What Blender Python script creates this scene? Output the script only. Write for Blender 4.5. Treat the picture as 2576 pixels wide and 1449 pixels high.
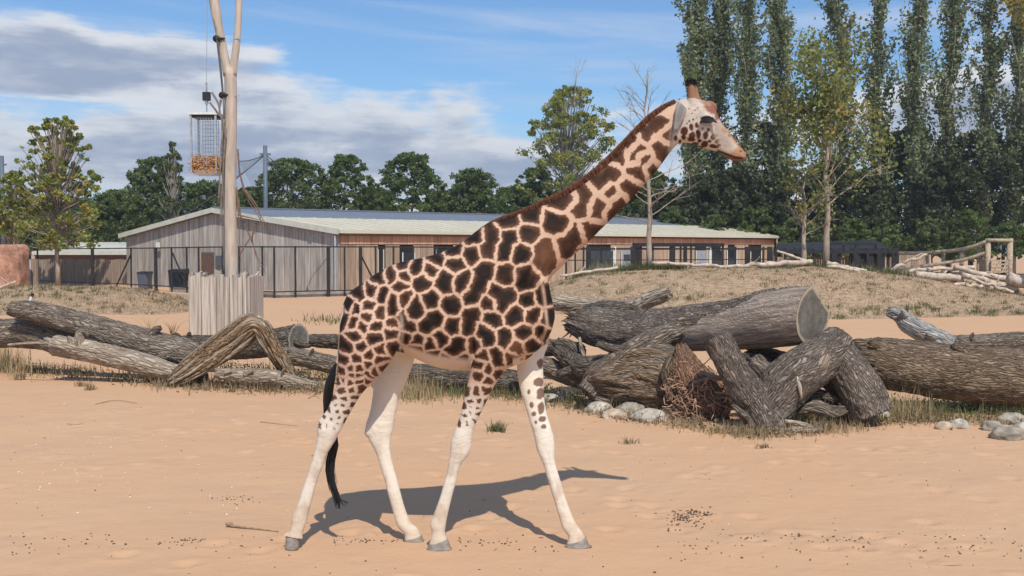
import bpy, bmesh, math, random
import numpy as np
from mathutils import Vector, Matrix

for o in list(bpy.data.objects):
    bpy.data.objects.remove(o, do_unlink=True)
S = bpy.context.scene
C = S.collection
rng = np.random.default_rng(7)
random.seed(7)

# ------------------------------------------------------------------ camera
F = 2600.0                       # focal length in picture units (picture is 2576 x 1449 units)
CX, CY, HZ, CAMZ = 1288.0, 724.5, 627.0, 2.5
PITCH = math.atan((CY - HZ) / F)
cam_d = bpy.data.cameras.new('camera')
cam = bpy.data.objects.new('camera', cam_d)
C.objects.link(cam)
cam.location = (0, 0, CAMZ)
cam.rotation_euler = (math.pi / 2 - PITCH, 0, 0)
cam_d.sensor_width = 36.0
cam_d.lens = 36.0 * F / 2576.0
cam_d.clip_start = 0.1
cam_d.clip_end = 6000
S.camera = cam

# ------------------------------------------------------------------ sun, sky, exposure
SUN_TRAVEL = Vector((-0.212, 0.76, -1.0)).normalized()
sun_d = bpy.data.lights.new('sun', 'SUN')
sun_d.energy = 4.0
sun_d.angle = math.radians(0.53)
sun_d.color = (1.0, 0.93, 0.81)
sun = bpy.data.objects.new('sun', sun_d)
C.objects.link(sun)
sun.rotation_euler = SUN_TRAVEL.to_track_quat('-Z', 'Y').to_euler()
sun.location = (10, -30, 40)
SUN_EL = math.asin(-SUN_TRAVEL.z)
SUN_AZ = math.atan2(-SUN_TRAVEL.x, -SUN_TRAVEL.y)

S.view_settings.view_transform = 'Standard'
S.view_settings.look = 'None'
S.view_settings.exposure = 0.10
S.view_settings.gamma = 1.0
S.render.engine = 'CYCLES'


class NT:
    """terse node-tree writer"""
    def __init__(self, nt):
        self.nt = nt
        self.n = nt.nodes
        self.l = nt.links

    def new(self, t, **kw):
        n = self.n.new(t)
        for k, v in kw.items():
            setattr(n, k, v)
        return n

    def put(self, sock, v):
        if v is None:
            return
        if isinstance(v, bpy.types.NodeSocket):
            self.l.new(v, sock)
        else:
            if sock.type == 'RGBA' and len(v) == 3:
                v = (v[0], v[1], v[2], 1.0)
            sock.default_value = v

    def math(self, op, a, b=None, c=None, clamp=False):
        n = self.new('ShaderNodeMath', operation=op)
        n.use_clamp = clamp
        for i, v in enumerate((a, b, c)):
            if v is not None:
                self.put(n.inputs[i], v)
        return n.outputs[0]

    def mix(self, f, a, b, blend='MIX'):
        n = self.new('ShaderNodeMix', data_type='RGBA', blend_type=blend)
        n.clamp_factor = True
        self.put(n.inputs[0], f)
        self.put(n.inputs[6], a)
        self.put(n.inputs[7], b)
        return n.outputs[2]

    def noise(self, vec, scale, detail=4.0, rough=0.55, dist=0.0, out=0):
        n = self.new('ShaderNodeTexNoise')
        self.put(n.inputs['Vector'], vec)
        n.inputs['Scale'].default_value = scale
        n.inputs['Detail'].default_value = detail
        n.inputs['Roughness'].default_value = rough
        n.inputs['Distortion'].default_value = dist
        return n.outputs[out]

    def ramp(self, f, stops, interp='LINEAR'):
        n = self.new('ShaderNodeValToRGB')
        n.color_ramp.interpolation = interp
        els = n.color_ramp.elements
        while len(els) < len(stops):
            els.new(0.5)
        for e, (p, c) in zip(els, stops):
            e.position = p
            e.color = (c, c, c, 1) if isinstance(c, (int, float)) else (c[0], c[1], c[2], 1)
        self.put(n.inputs[0], f)
        return n.outputs[0]

    def smooth(self, v, a, b):
        n = self.new('ShaderNodeMapRange', interpolation_type='SMOOTHSTEP')
        self.put(n.inputs[0], v)
        n.inputs[1].default_value = a
        n.inputs[2].default_value = b
        return n.outputs[0]

    def xyz(self, x, y, z):
        n = self.new('ShaderNodeCombineXYZ')
        for i, v in enumerate((x, y, z)):
            self.put(n.inputs[i], v)
        return n.outputs[0]

    def vmul(self, v, s):
        n = self.new('ShaderNodeVectorMath', operation='MULTIPLY')
        self.put(n.inputs[0], v)
        n.inputs[1].default_value = s
        return n.outputs[0]


w = bpy.data.worlds.new('World')
S.world = w
w.use_nodes = True
t = NT(w.node_tree)
t.n.clear()
SKY_STR = 0.135
sky = t.new('ShaderNodeTexSky', sky_type='NISHITA')
sky.sun_disc = False
sky.sun_elevation = SUN_EL
sky.sun_rotation = SUN_AZ
sky.altitude = 50
sky.air_density = 1.0
sky.dust_density = 0.6
sky.ozone_density = 1.6
tc = t.new('ShaderNodeTexCoord')
sep = t.new('ShaderNodeSeparateXYZ')
t.l.new(tc.outputs['Generated'], sep.inputs[0])
AZ = t.math('ARCTAN2', sep.outputs[0], sep.outputs[1])      # 0 straight ahead, + to the right
EL = t.math('ARCSINE', sep.outputs[2])


def gauss(az0, el0, wa, we):
    a = t.math('MULTIPLY', t.math('SUBTRACT', AZ, az0), 1.0 / wa)
    e = t.math('MULTIPLY', t.math('SUBTRACT', EL, el0), 1.0 / we)
    q = t.math('ADD', t.math('MULTIPLY', a, a), t.math('MULTIPLY', e, e))
    return t.math('POWER', 2.718, t.math('MULTIPLY', q, -1.0))


def cumulus(de):
    el = t.math('ADD', EL, de)
    puff = t.noise(t.xyz(AZ, t.math('MULTIPLY', el, 2.6), 0.37), 8.0, 10.0, 0.58, 0.1)
    flatl = t.noise(t.xyz(AZ, t.math('MULTIPLY', el, 9.0), 1.7), 4.2, 10.0, 0.60, 0.25)
    return t.math('ADD', t.math('MULTIPLY', puff, 0.58), t.math('MULTIPLY', flatl, 0.42))


def streaks():
    v = t.xyz(t.math('MULTIPLY', AZ, 1.0), t.math('MULTIPLY', t.math('ADD', EL, t.math('MULTIPLY', AZ, 0.04)), 13.0), 4.1)
    return t.noise(v, 2.6, 8.0, 0.6, 0.4)


n0, n1 = cumulus(0.0), cumulus(0.013)
base = t.math('SUBTRACT', 0.15, t.math('MULTIPLY', t.math('MINIMUM', EL, 0.16), 0.80))       # cloudier towards the horizon; overhead cover kept up, added for ambient light


def plus_all(items):
    acc = None
    for az, el, wa, we, k in items:
        g = t.math('MULTIPLY', gauss(az, el, wa, we), k)
        acc = g if acc is None else t.math('ADD', acc, g)
    return acc


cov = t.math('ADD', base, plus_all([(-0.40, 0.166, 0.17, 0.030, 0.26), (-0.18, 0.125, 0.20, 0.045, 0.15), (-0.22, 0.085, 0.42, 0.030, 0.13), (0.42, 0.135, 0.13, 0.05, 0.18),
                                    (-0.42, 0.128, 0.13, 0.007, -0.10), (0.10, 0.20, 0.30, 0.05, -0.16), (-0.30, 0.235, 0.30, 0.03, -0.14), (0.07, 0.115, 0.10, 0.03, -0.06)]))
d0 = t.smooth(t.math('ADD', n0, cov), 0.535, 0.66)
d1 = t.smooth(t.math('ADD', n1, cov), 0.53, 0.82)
st = streaks()
cir = t.math('MULTIPLY', t.smooth(st, 0.44, 0.76), t.smooth(EL, 0.0, 0.06))
lit = t.math('SUBTRACT', 1.02, d1)
cl_shade = t.mix(t.smooth(lit, 0.05, 0.8), (2.35, 2.8, 3.8), (5.5, 5.65, 5.95))
cl_shade = t.mix(t.math('MULTIPLY', t.smooth(t.noise(t.xyz(AZ, t.math('MULTIPLY', EL, 4.0), 0.9), 13.0, 9.0, 0.62), 0.42, 0.66), 0.45), cl_shade, (4.6, 4.9, 5.4))
blue = t.mix(0.80, sky.outputs[0], (1.55, 3.55, 8.0), 'MULTIPLY')
blue = t.mix(1.0, sky.outputs[0], (0.55, 0.775, 0.97), 'MULTIPLY')
sk = t.mix(t.math('MULTIPLY', cir, 0.60), blue, (3.9, 4.6, 5.9))
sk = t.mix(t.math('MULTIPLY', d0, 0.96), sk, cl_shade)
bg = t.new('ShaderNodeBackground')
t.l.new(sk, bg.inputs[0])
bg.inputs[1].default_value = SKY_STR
wo = t.new('ShaderNodeOutputWorld')
t.l.new(bg.outputs[0], wo.inputs[0])

# ------------------------------------------------------------------ geometry helpers
CP, SP = math.cos(PITCH), math.sin(PITCH)


def at(px, py, Y):
    """the point seen at picture position (px, py) at distance Y in front of the camera"""
    u = (px - CX) / F
    v = (CY - py) / F
    dy, dz = CP + SP * v, -SP + CP * v
    s = Y / dy
    return Vector((u * s, Y, CAMZ + dz * s))


def gnd(px, py, z=0.0):
    u = (px - CX) / F
    v = (CY - py) / F
    dy, dz = CP + SP * v, -SP + CP * v
    s = (z - CAMZ) / dz
    return Vector((u * s, dy * s, z))


def mpp(Y):
    return Y / F          # metres per picture unit


def _hash(i, j, k):
    n = (i * 374761393 + j * 668265263 + k * 2147483647 + 1013904223) & 0xffffffff
    n = ((n ^ (n >> 13)) * 1274126177) & 0xffffffff
    n = n ^ (n >> 16)
    return (n & 0xffffff) / float(0xffffff)


def vnoise(p, seed=0):
    """value noise, p (N,3) -> [0,1]"""
    p = np.asarray(p, dtype=np.float64)
    f = np.floor(p)
    i = f.astype(np.int64) + seed * 57
    t_ = p - f
    t_ = t_ * t_ * (3 - 2 * t_)
    r = 0
    for dx in (0, 1):
        wx = t_[:, 0] if dx else 1 - t_[:, 0]
        for dy in (0, 1):
            wy = t_[:, 1] if dy else 1 - t_[:, 1]
            for dz in (0, 1):
                wz = t_[:, 2] if dz else 1 - t_[:, 2]
                r = r + wx * wy * wz * _hash(i[:, 0] + dx, i[:, 1] + dy, i[:, 2] + dz)
    return r


def fbm(p, oct=4, seed=0):
    p = np.asarray(p, dtype=np.float64)
    a, s, r, tot = 0.5, 1.0, 0, 0
    for o in range(oct):
        r = r + a * vnoise(p * s, seed + o * 3)
        tot += a
        a *= 0.5
        s *= 2.03
    return r / tot


def sstep(a, b, x):
    q = np.clip((x - a) / (b - a), 0, 1)
    return q * q * (3 - 2 * q)


def new_mesh(name, V, Fc, mat=None, smooth=False):
    me = bpy.data.meshes.new(name)
    V = np.asarray(V, dtype=np.float32)
    if isinstance(Fc, np.ndarray):
        n, k = Fc.shape
        me.vertices.add(len(V))
        me.vertices.foreach_set('co', V.ravel())
        me.loops.add(n * k)
        me.loops.foreach_set('vertex_index', Fc.astype(np.int32).ravel())
        me.polygons.add(n)
        me.polygons.foreach_set('loop_start', np.arange(0, n * k, k, dtype=np.int32))
        me.update(calc_edges=True)
    else:
        me.from_pydata([tuple(v) for v in V], [], Fc)
        me.update()
    if smooth and len(me.polygons):
        me.polygons.foreach_set('use_smooth', np.ones(len(me.polygons), dtype=bool))
    if mat:
        me.materials.append(mat)
    return me


def link(name, me, parent=None, **tags):
    o = bpy.data.objects.new(name, me)
    C.objects.link(o)
    if parent is not None:
        o.parent = parent
        o.matrix_parent_inverse = Matrix.Translation(-parent.location)
    for k, v in tags.items():
        o[k] = v
    return o


def thing(name, label, cat, loc=(0, 0, 0), group=None):
    o = bpy.data.objects.new(name, None)
    C.objects.link(o)
    o.location = loc
    o.empty_display_size = 0.2
    o['label'] = label
    o['category'] = cat
    if group:
        o['group'] = group
    return o


def attr_f(me, name, data):
    a = me.attributes.new(name, 'FLOAT', 'POINT')
    a.data.foreach_set('value', np.asarray(data, dtype=np.float32))


def attr_v(me, name, data):
    a = me.attributes.new(name, 'FLOAT_VECTOR', 'POINT')
    a.data.foreach_set('vector', np.asarray(data, dtype=np.float32).ravel())


class MB:
    def __init__(self):
        self.v, self.f = [], []

    def quad(self, a, b, c, d):
        n = len(self.v)
        self.v += [tuple(a), tuple(b), tuple(c), tuple(d)]
        self.f.append((n, n + 1, n + 2, n + 3))
        return self

    def hexa(self, p):
        """8 corners: bottom 0-3 counter-clockwise, top 4-7"""
        n = len(self.v)
        self.v += [tuple(q) for q in p]
        for q in ((0, 3, 2, 1), (4, 5, 6, 7), (0, 1, 5, 4), (1, 2, 6, 5), (2, 3, 7, 6), (3, 0, 4, 7)):
            self.f.append(tuple(n + i for i in q))
        return self

    def box(self, c, s, rz=0.0):
        cx, cy, cz = c
        hx, hy, hz = s[0] / 2, s[1] / 2, s[2] / 2
        ca, sa = math.cos(rz), math.sin(rz)
        P = []
        for z in (-hz, hz):
            for x, y in ((-hx, -hy), (hx, -hy), (hx, hy), (-hx, hy)):
                P.append((cx + x * ca - y * sa, cy + x * sa + y * ca, cz + z))
        return self.hexa(P)

    def bar(self, a, b, w, h=None, up=Vector((0, 0, 1))):
        """square bar from a to b"""
        h = h or w
        a, b = Vector(a), Vector(b)
        d = (b - a).normalized()
        if abs(d.dot(up)) > 0.98:
            up = Vector((0, 1, 0))
        s = d.cross(up).normalized()
        u = s.cross(d).normalized()
        P = []
        for q in (a, b):
            P += [q - s * w / 2 - u * h / 2, q + s * w / 2 - u * h / 2, q + s * w / 2 + u * h / 2, q - s * w / 2 + u * h / 2]
        return self.hexa(P)

    def tube(self, pts, rad, n=8, cap=True):
        pts = [Vector(p) for p in pts]
        m = len(pts)
        if not hasattr(rad, '__len__'):
            rad = [rad] * m
        base = len(self.v)
        ref = Vector((0.13, 0.31, 0.94))
        for i, p in enumerate(pts):
            d = (pts[min(i + 1, m - 1)] - pts[max(i - 1, 0)])
            d = d.normalized() if d.length > 1e-9 else Vector((0, 0, 1))
            if abs(d.dot(ref)) > 0.95:
                ref = Vector((0.9, 0.2, 0.1))
            s = d.cross(ref).normalized()
            u = s.cross(d)
            for k in range(n):
                a = 2 * math.pi * k / n
                self.v.append(tuple(p + (s * math.cos(a) + u * math.sin(a)) * rad[i]))
        for i in range(m - 1):
            for k in range(n):
                k2 = (k + 1) % n
                self.f.append((base + i * n + k, base + i * n + k2, base + (i + 1) * n + k2, base + (i + 1) * n + k))
        if cap:
            self.f.append(tuple(base + k for k in range(n))[::-1])
            self.f.append(tuple(base + (m - 1) * n + k for k in range(n)))
        return self

    def build(self, name, mat, parent=None, smooth=False, **tags):
        me = new_mesh(name, self.v, self.f, mat, smooth)
        return link(name, me, parent, **tags)


def spline(P, n):
    """Catmull-Rom resample; P (k,d) -> (n,d)"""
    P = np.asarray(P, dtype=float)
    k = len(P)
    if k == 2:
        s = np.linspace(0, 1, n)[:, None]
        return P[0] * (1 - s) + P[1] * s
    d = np.r_[0, np.cumsum(np.linalg.norm(np.diff(P[:, :3], axis=0), axis=1) + 1e-6)]
    d /= d[-1]
    s = np.linspace(0, 1, n)
    out = np.zeros((n, P.shape[1]))
    m = np.zeros_like(P)
    m[1:-1] = (P[2:] - P[:-2]) / (d[2:] - d[:-2])[:, None]
    m[0] = (P[1] - P[0]) / (d[1] - d[0])
    m[-1] = (P[-1] - P[-2]) / (d[-1] - d[-2])
    idx = np.clip(np.searchsorted(d, s, side='right') - 1, 0, k - 2)
    h = (d[idx + 1] - d[idx])
    u = ((s - d[idx]) / h)[:, None]
    h = h[:, None]
    return ((2 * u**3 - 3 * u**2 + 1) * P[idx] + (u**3 - 2 * u**2 + u) * h * m[idx]
            + (-2 * u**3 + 3 * u**2) * P[idx + 1] + (u**3 - u**2) * h * m[idx + 1])


# ------------------------------------------------------------------ materials
def mat_new(name, rough=0.85, spec=0.25):
    m = bpy.data.materials.new(name)
    m.use_nodes = True
    t = NT(m.node_tree)
    b = m.node_tree.nodes['Principled BSDF']
    b.inputs['Roughness'].default_value = rough
    b.inputs['Specular IOR Level'].default_value = spec
    return m, t, b


def add_bump(t, b, h, strength, dist):
    n = t.new('ShaderNodeBump')
    n.inputs['Strength'].default_value = strength
    n.inputs['Distance'].default_value = dist
    t.put(n.inputs['Height'], h)
    t.l.new(n.outputs[0], b.inputs['Normal'])


def geo_pos(t):
    return t.new('ShaderNodeNewGeometry').outputs['Position']


def attr(t, name, out='Vector'):
    n = t.new('ShaderNodeAttribute', attribute_name=name)
    return n.outputs[out]


def mat_simple(name, col, rough=0.7, var=0.15, scale=6.0, metal=0.0, bump=0.0, spec=0.3, stretch=(1, 1, 1)):
    m, t, b = mat_new(name, rough, spec)
    p = t.vmul(geo_pos(t), stretch)
    n = t.noise(p, scale, 5.0)
    lo = tuple(c * (1 - var) for c in col)
    hi = tuple(min(1, c * (1 + var)) for c in col)
    t.put(b.inputs['Base Color'], t.mix(t.smooth(n, 0.3, 0.7), lo, hi))
    b.inputs['Metallic'].default_value = metal
    if bump:
        add_bump(t, b, t.noise(p, scale * 4, 4.0), 0.6, bump)
    return m


def mat_wood(name, dark, light, grain=(14, 14, 0.8), scale=1.0, bump=0.004, tint=0.25):
    """weathered sawn boards; per-board tone from the object's own random number"""
    m, t, b = mat_new(name, 0.85, 0.2)
    oi = t.new('ShaderNodeObjectInfo')
    p = t.vmul(geo_pos(t), grain)
    add = t.new('ShaderNodeVectorMath', operation='ADD')
    t.l.new(p, add.inputs[0])
    sc = t.new('ShaderNodeVectorMath', operation='SCALE')
    sc.inputs[0].default_value = (37, 17, 51)
    t.l.new(oi.outputs['Random'], sc.inputs['Scale'])
    t.l.new(sc.outputs[0], add.inputs[1])
    n = t.noise(add.outputs[0], scale, 7.0, 0.62)
    col = t.mix(t.smooth(n, 0.28, 0.72), dark, light)
    k = t.math('ADD', 1.0 - tint, t.math('MULTIPLY', oi.outputs['Random'], 2 * tint))
    col = t.mix(1.0, col, t.xyz(k, k, k), 'MULTIPLY')
    t.put(b.inputs['Base Color'], col)
    add_bump(t, b, n, 0.7, bump)
    return m


def mat_bark(name, dark, light, moss=None, scale=7.0, bump=0.02, peel=None):
    """bark along a log: 'bark' attribute carries (cos, sin, length) coordinates in metres"""
    m, t, b = mat_new(name, 0.95, 0.1)
    v = attr(t, 'bark')
    n1 = t.noise(v, scale * 3.2, 9.0, 0.72, 0.8)
    vo = t.new('ShaderNodeTexVoronoi', feature='DISTANCE_TO_EDGE')
    wob = t.new('ShaderNodeVectorMath', operation='ADD')
    t.l.new(t.vmul(v, (1.0, 1.0, 0.55)), wob.inputs[0])
    nv = t.new('ShaderNodeTexNoise')
    t.l.new(v, nv.inputs['Vector'])
    nv.inputs['Scale'].default_value = scale * 1.6
    sv = t.new('ShaderNodeVectorMath', operation='SCALE')
    t.l.new(nv.outputs['Color'], sv.inputs[0])
    sv.inputs['Scale'].default_value = 0.16
    t.l.new(sv.outputs[0], wob.inputs[1])
    t.l.new(wob.outputs[0], vo.inputs['Vector'])
    vo.inputs['Scale'].default_value = scale * 5.0
    crack = t.smooth(vo.outputs['Distance'], 0.0, 0.26)
    h = t.math('ADD', t.math('MULTIPLY', crack, 0.7), t.math('MULTIPLY', n1, 0.6))
    col = t.mix(t.smooth(n1, 0.28, 0.72), dark, light)
    col = t.mix(t.math('MULTIPLY', t.math('SUBTRACT', 1.0, crack), t.math('ADD', 0.15, t.math('MULTIPLY', t.smooth(n1, 0.35, 0.6), 0.5))), col, tuple(c * 0.40 for c in dark))
    big = t.noise(geo_pos(t), 2.3, 4.0)
    streak = t.noise(t.vmul(v, (1.0, 1.0, 0.22)), scale * 2.4, 6.0, 0.65)
    col = t.mix(t.math('MULTIPLY', t.smooth(streak, 0.52, 0.70), 0.55), col, tuple(c * 0.42 for c in dark))
    col = t.mix(t.math('MULTIPLY', t.smooth(big, 0.48, 0.78), 0.35), col, tuple(min(1, c * 1.3) for c in light))
    if moss:
        col = t.mix(t.math('MULTIPLY', t.smooth(t.noise(geo_pos(t), 3.7, 5.0), 0.55, 0.72), 0.7), col, moss)
    if peel:
        pc, thr = peel
        a = attr(t, 'peel', 'Fac')
        pn = t.noise(t.vmul(v, (1, 1, 0.35)), scale * 3.6, 8.0, 0.7)
        peelc = t.mix(t.smooth(pn, 0.32, 0.66), tuple(c * 0.42 for c in pc), pc)
        col = t.mix(t.smooth(a, 0.45, 0.55), col, peelc)
        h = t.math('MULTIPLY', h, t.math('SUBTRACT', 1.0, t.math('MULTIPLY', t.smooth(a, 0.45, 0.55), 0.75)))
    t.put(b.inputs['Base Color'], col)
    add_bump(t, b, h, 1.0, bump * 1.7)
    return m


def mat_leaf(name, dark, light, odd=None, oddf=0.0, trans=0.35):
    m = bpy.data.materials.new(name)
    m.use_nodes = True
    t = NT(m.node_tree)
    t.n.clear()
    tint = attr(t, 'tint', 'Fac')
    col = t.mix(tint, dark, light)
    if odd:
        pn = t.noise(geo_pos(t), 0.55, 3.0)
        f = t.math('MULTIPLY', t.smooth(t.math('ADD', pn, t.math('MULTIPLY', tint, 0.25)), 0.72 - oddf, 0.86 - oddf), 0.85)
        col = t.mix(f, col, odd)
    d = t.new('ShaderNodeBsdfPrincipled')
    d.inputs['Roughness'].default_value = 0.55
    d.inputs['Specular IOR Level'].default_value = 0.35
    t.put(d.inputs['Base Color'], col)
    tr = t.new('ShaderNodeBsdfTranslucent')
    t.put(tr.inputs[0], t.mix(1.0, col, (1.1, 1.25, 0.6), 'MULTIPLY'))
    mx = t.new('ShaderNodeMixShader')
    mx.inputs[0].default_value = trans
    t.l.new(d.outputs[0], mx.inputs[1])
    t.l.new(tr.outputs[0], mx.inputs[2])
    out = t.new('ShaderNodeOutputMaterial')
    t.l.new(mx.outputs[0], out.inputs[0])
    return m


M = {}


def sand_material():
    m, t, b = mat_new('sand', 0.95, 0.1)
    p = geo_pos(t)
    big = t.noise(p, 0.25, 4.0)
    mid = t.noise(p, 1.7, 5.0, 0.6)
    fine = t.noise(p, 55.0, 3.0, 0.7)
    c = t.mix(t.smooth(big, 0.3, 0.7), (0.548, 0.335, 0.197), (0.558, 0.354, 0.217))
    c = t.mix(t.math('MULTIPLY', t.smooth(mid, 0.45, 0.75), 0.5), c, (0.53, 0.325, 0.20))
    c = t.mix(t.math('MULTIPLY', t.smooth(fine, 0.55, 0.8), 0.35), c, (0.45, 0.28, 0.18))
    c = t.mix(t.math('MULTIPLY', t.smooth(t.noise(t.vmul(p, (0.6, 1.6, 1.0)), 0.8, 6.0, 0.6), 0.50, 0.66), 0.45), c, (0.485, 0.32, 0.21))
    vo = t.new('ShaderNodeTexVoronoi')
    t.l.new(p, vo.inputs['Vector'])
    vo.inputs['Scale'].default_value = 2.4
    ft = t.smooth(vo.outputs['Distance'], 0.05, 0.30)
    rip = t.noise(t.vmul(p, (1.0, 1.25, 1.0)), 4.0, 7.0, 0.66)
    pm = t.smooth(t.noise(p, 0.5, 3.0), 0.45, 0.62)
    h = t.math('ADD', t.math('MULTIPLY', rip, 1.0), t.math('MULTIPLY', t.math('MULTIPLY', ft, pm), 0.65))
    h = t.math('ADD', h, t.math('MULTIPLY', t.noise(p, 26.0, 4.0, 0.7), 0.30))
    t.put(b.inputs['Base Color'], c)
    add_bump(t, b, h, 0.42, 0.05)
    return m


M['sand'] = sand_material()


def mound_material():
    m, t, b = mat_new('dry_turf', 0.95, 0.1)
    p = geo_pos(t)
    n1 = t.noise(p, 0.9, 6.0, 0.65)
    n2 = t.noise(p, 4.5, 6.0, 0.7)
    c = t.mix(t.smooth(n2, 0.3, 0.7), (0.29, 0.19, 0.125), (0.54, 0.39, 0.26))
    c = t.mix(t.math('MULTIPLY', t.smooth(n1, 0.52, 0.68), 0.55), c, (0.21, 0.18, 0.095))
    t.put(b.inputs['Base Color'], c)
    add_bump(t, b, n2, 1.0, 0.12)
    return m


M['turf'] = mound_material()
M['barn_grey'] = mat_wood('weathered_board', (0.24, 0.215, 0.195), (0.50, 0.46, 0.42), (9, 9, 0.55), 1.0, 0.006, 0.16)
M['barn_orange'] = mat_wood('cedar_board', (0.40, 0.20, 0.12), (0.60, 0.34, 0.22), (9, 9, 0.6), 1.0, 0.006, 0.14)
M['barn_tan'] = mat_wood('tan_board', (0.29, 0.205, 0.145), (0.48, 0.36, 0.265), (9, 9, 0.6), 1.0, 0.006, 0.14)
M['fence_wood'] = mat_wood('fence_board', (0.22, 0.165, 0.13), (0.36, 0.28, 0.22), (6, 6, 0.5), 1.0, 0.006, 0.12)
M['box_wood'] = mat_wood('palisade_plank', (0.25, 0.21, 0.18), (0.56, 0.49, 0.42), (16, 16, 0.55), 1.0, 0.012, 0.16)
M['rail_wood'] = mat_wood('rail_wood', (0.28, 0.21, 0.15), (0.50, 0.40, 0.29), (9, 9, 9), 1.0, 0.006, 0.1)
M['roof_cream'] = mat_simple('cream_roof', (0.55, 0.51, 0.405), 0.6, 0.04, 0.5, spec=0.3)
M['roof_grey'] = mat_simple('grey_roof', (0.15, 0.17, 0.205), 0.5, 0.08, 1.2, spec=0.4)
M['trim'] = mat_simple('roof_trim', (0.50, 0.50, 0.44), 0.5, 0.08, 2.0)
M['soffit'] = mat_simple('soffit', (0.13, 0.08, 0.06), 0.8)
M['black'] = mat_simple('black_metal', (0.022, 0.022, 0.024), 0.55, 0.3, 3.0)
M['steel'] = mat_simple('galvanised_steel', (0.42, 0.44, 0.46), 0.45, 0.15, 8.0, metal=0.6)
M['white_metal'] = mat_simple('pale_metal', (0.62, 0.64, 0.64), 0.5, 0.1, 8.0)
M['concrete'] = mat_simple('concrete', (0.33, 0.30, 0.27), 0.9, 0.2, 3.0, bump=0.01)
M['dark_glass'] = mat_simple('dark_glass', (0.02, 0.025, 0.03), 0.12, 0.2, 2.0, spec=0.6)
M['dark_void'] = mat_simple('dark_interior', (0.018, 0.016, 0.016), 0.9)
M['blue_door'] = mat_simple('blue_grey_door', (0.27, 0.30, 0.34), 0.6, 0.08, 3.0)
M['bin_grey'] = mat_simple('bin_grey', (0.10, 0.11, 0.14), 0.5, 0.1, 3.0)
M['bin_dark'] = mat_simple('bin_dark', (0.02, 0.024, 0.034), 0.45, 0.1, 3.0)
M['bin_side'] = mat_simple('bin_light', (0.36, 0.38, 0.40), 0.5, 0.1, 3.0)
M['redrock'] = mat_simple('red_rockwork', (0.40, 0.21, 0.14), 0.9, 0.4, 1.6, bump=0.12)
M['mast'] = mat_simple('mast_paint', (0.10, 0.13, 0.17), 0.5, 0.1, 4.0)
M['hay'] = mat_simple('hay', (0.52, 0.27, 0.11), 0.9, 0.35, 14.0)
M['rope'] = mat_simple('rope', (0.10, 0.095, 0.10), 0.8, 0.2, 20.0)
M['twig_red'] = mat_simple('red_branch', (0.38, 0.235, 0.16), 0.85, 0.25, 9.0)
M['twig_brown'] = mat_simple('brown_branch', (0.19, 0.115, 0.085), 0.85, 0.25, 9.0)
M['twig_grey'] = mat_simple('grey_branch', (0.19, 0.155, 0.125), 0.85, 0.3, 9.0)
M['bark_pale'] = mat_simple('pale_trunk', (0.33, 0.26, 0.20), 0.9, 0.3, 6.0, bump=0.02, stretch=(1, 1, 0.3))
M['bark_dark'] = mat_simple('dark_trunk', (0.10, 0.085, 0.065), 0.9, 0.3, 6.0, bump=0.02, stretch=(1, 1, 0.3))
M['bark_birch'] = mat_simple('grey_trunk', (0.30, 0.27, 0.235), 0.9, 0.3, 4.0, bump=0.02, stretch=(1, 1, 0.4))
M['drift'] = mat_simple('driftwood', (0.48, 0.39, 0.31), 0.85, 0.28, 5.0, bump=0.02)
M['pole_wood'] = mat_simple('peeled_pole', (0.47, 0.385, 0.315), 0.85, 0.16, 9.0, bump=0.012, stretch=(1, 1, 0.16))
M['hill'] = mat_simple('far_hill', (0.10, 0.13, 0.15), 0.95, 0.2, 0.03)
# ------------------------------------------------------------------ ground
def ground_z(x, y):
    p = np.stack([x * 0.22, y * 0.22, np.zeros_like(x)], 1)
    near = np.clip((y - 5.0) / 3.0, 0, 1) * np.clip((48 - y) / 8.0, 0, 1)
    keep = 1 - np.exp(-(((x + 0.2) / 2.6) ** 2 + ((y - 8.7) / 1.2) ** 2))     # level under the animal
    return (fbm(p, 3, 11) - 0.5) * 0.10 * near * keep


def gz(x, y):
    return float(ground_z(np.array([float(x)]), np.array([float(y)]))[0])


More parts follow.
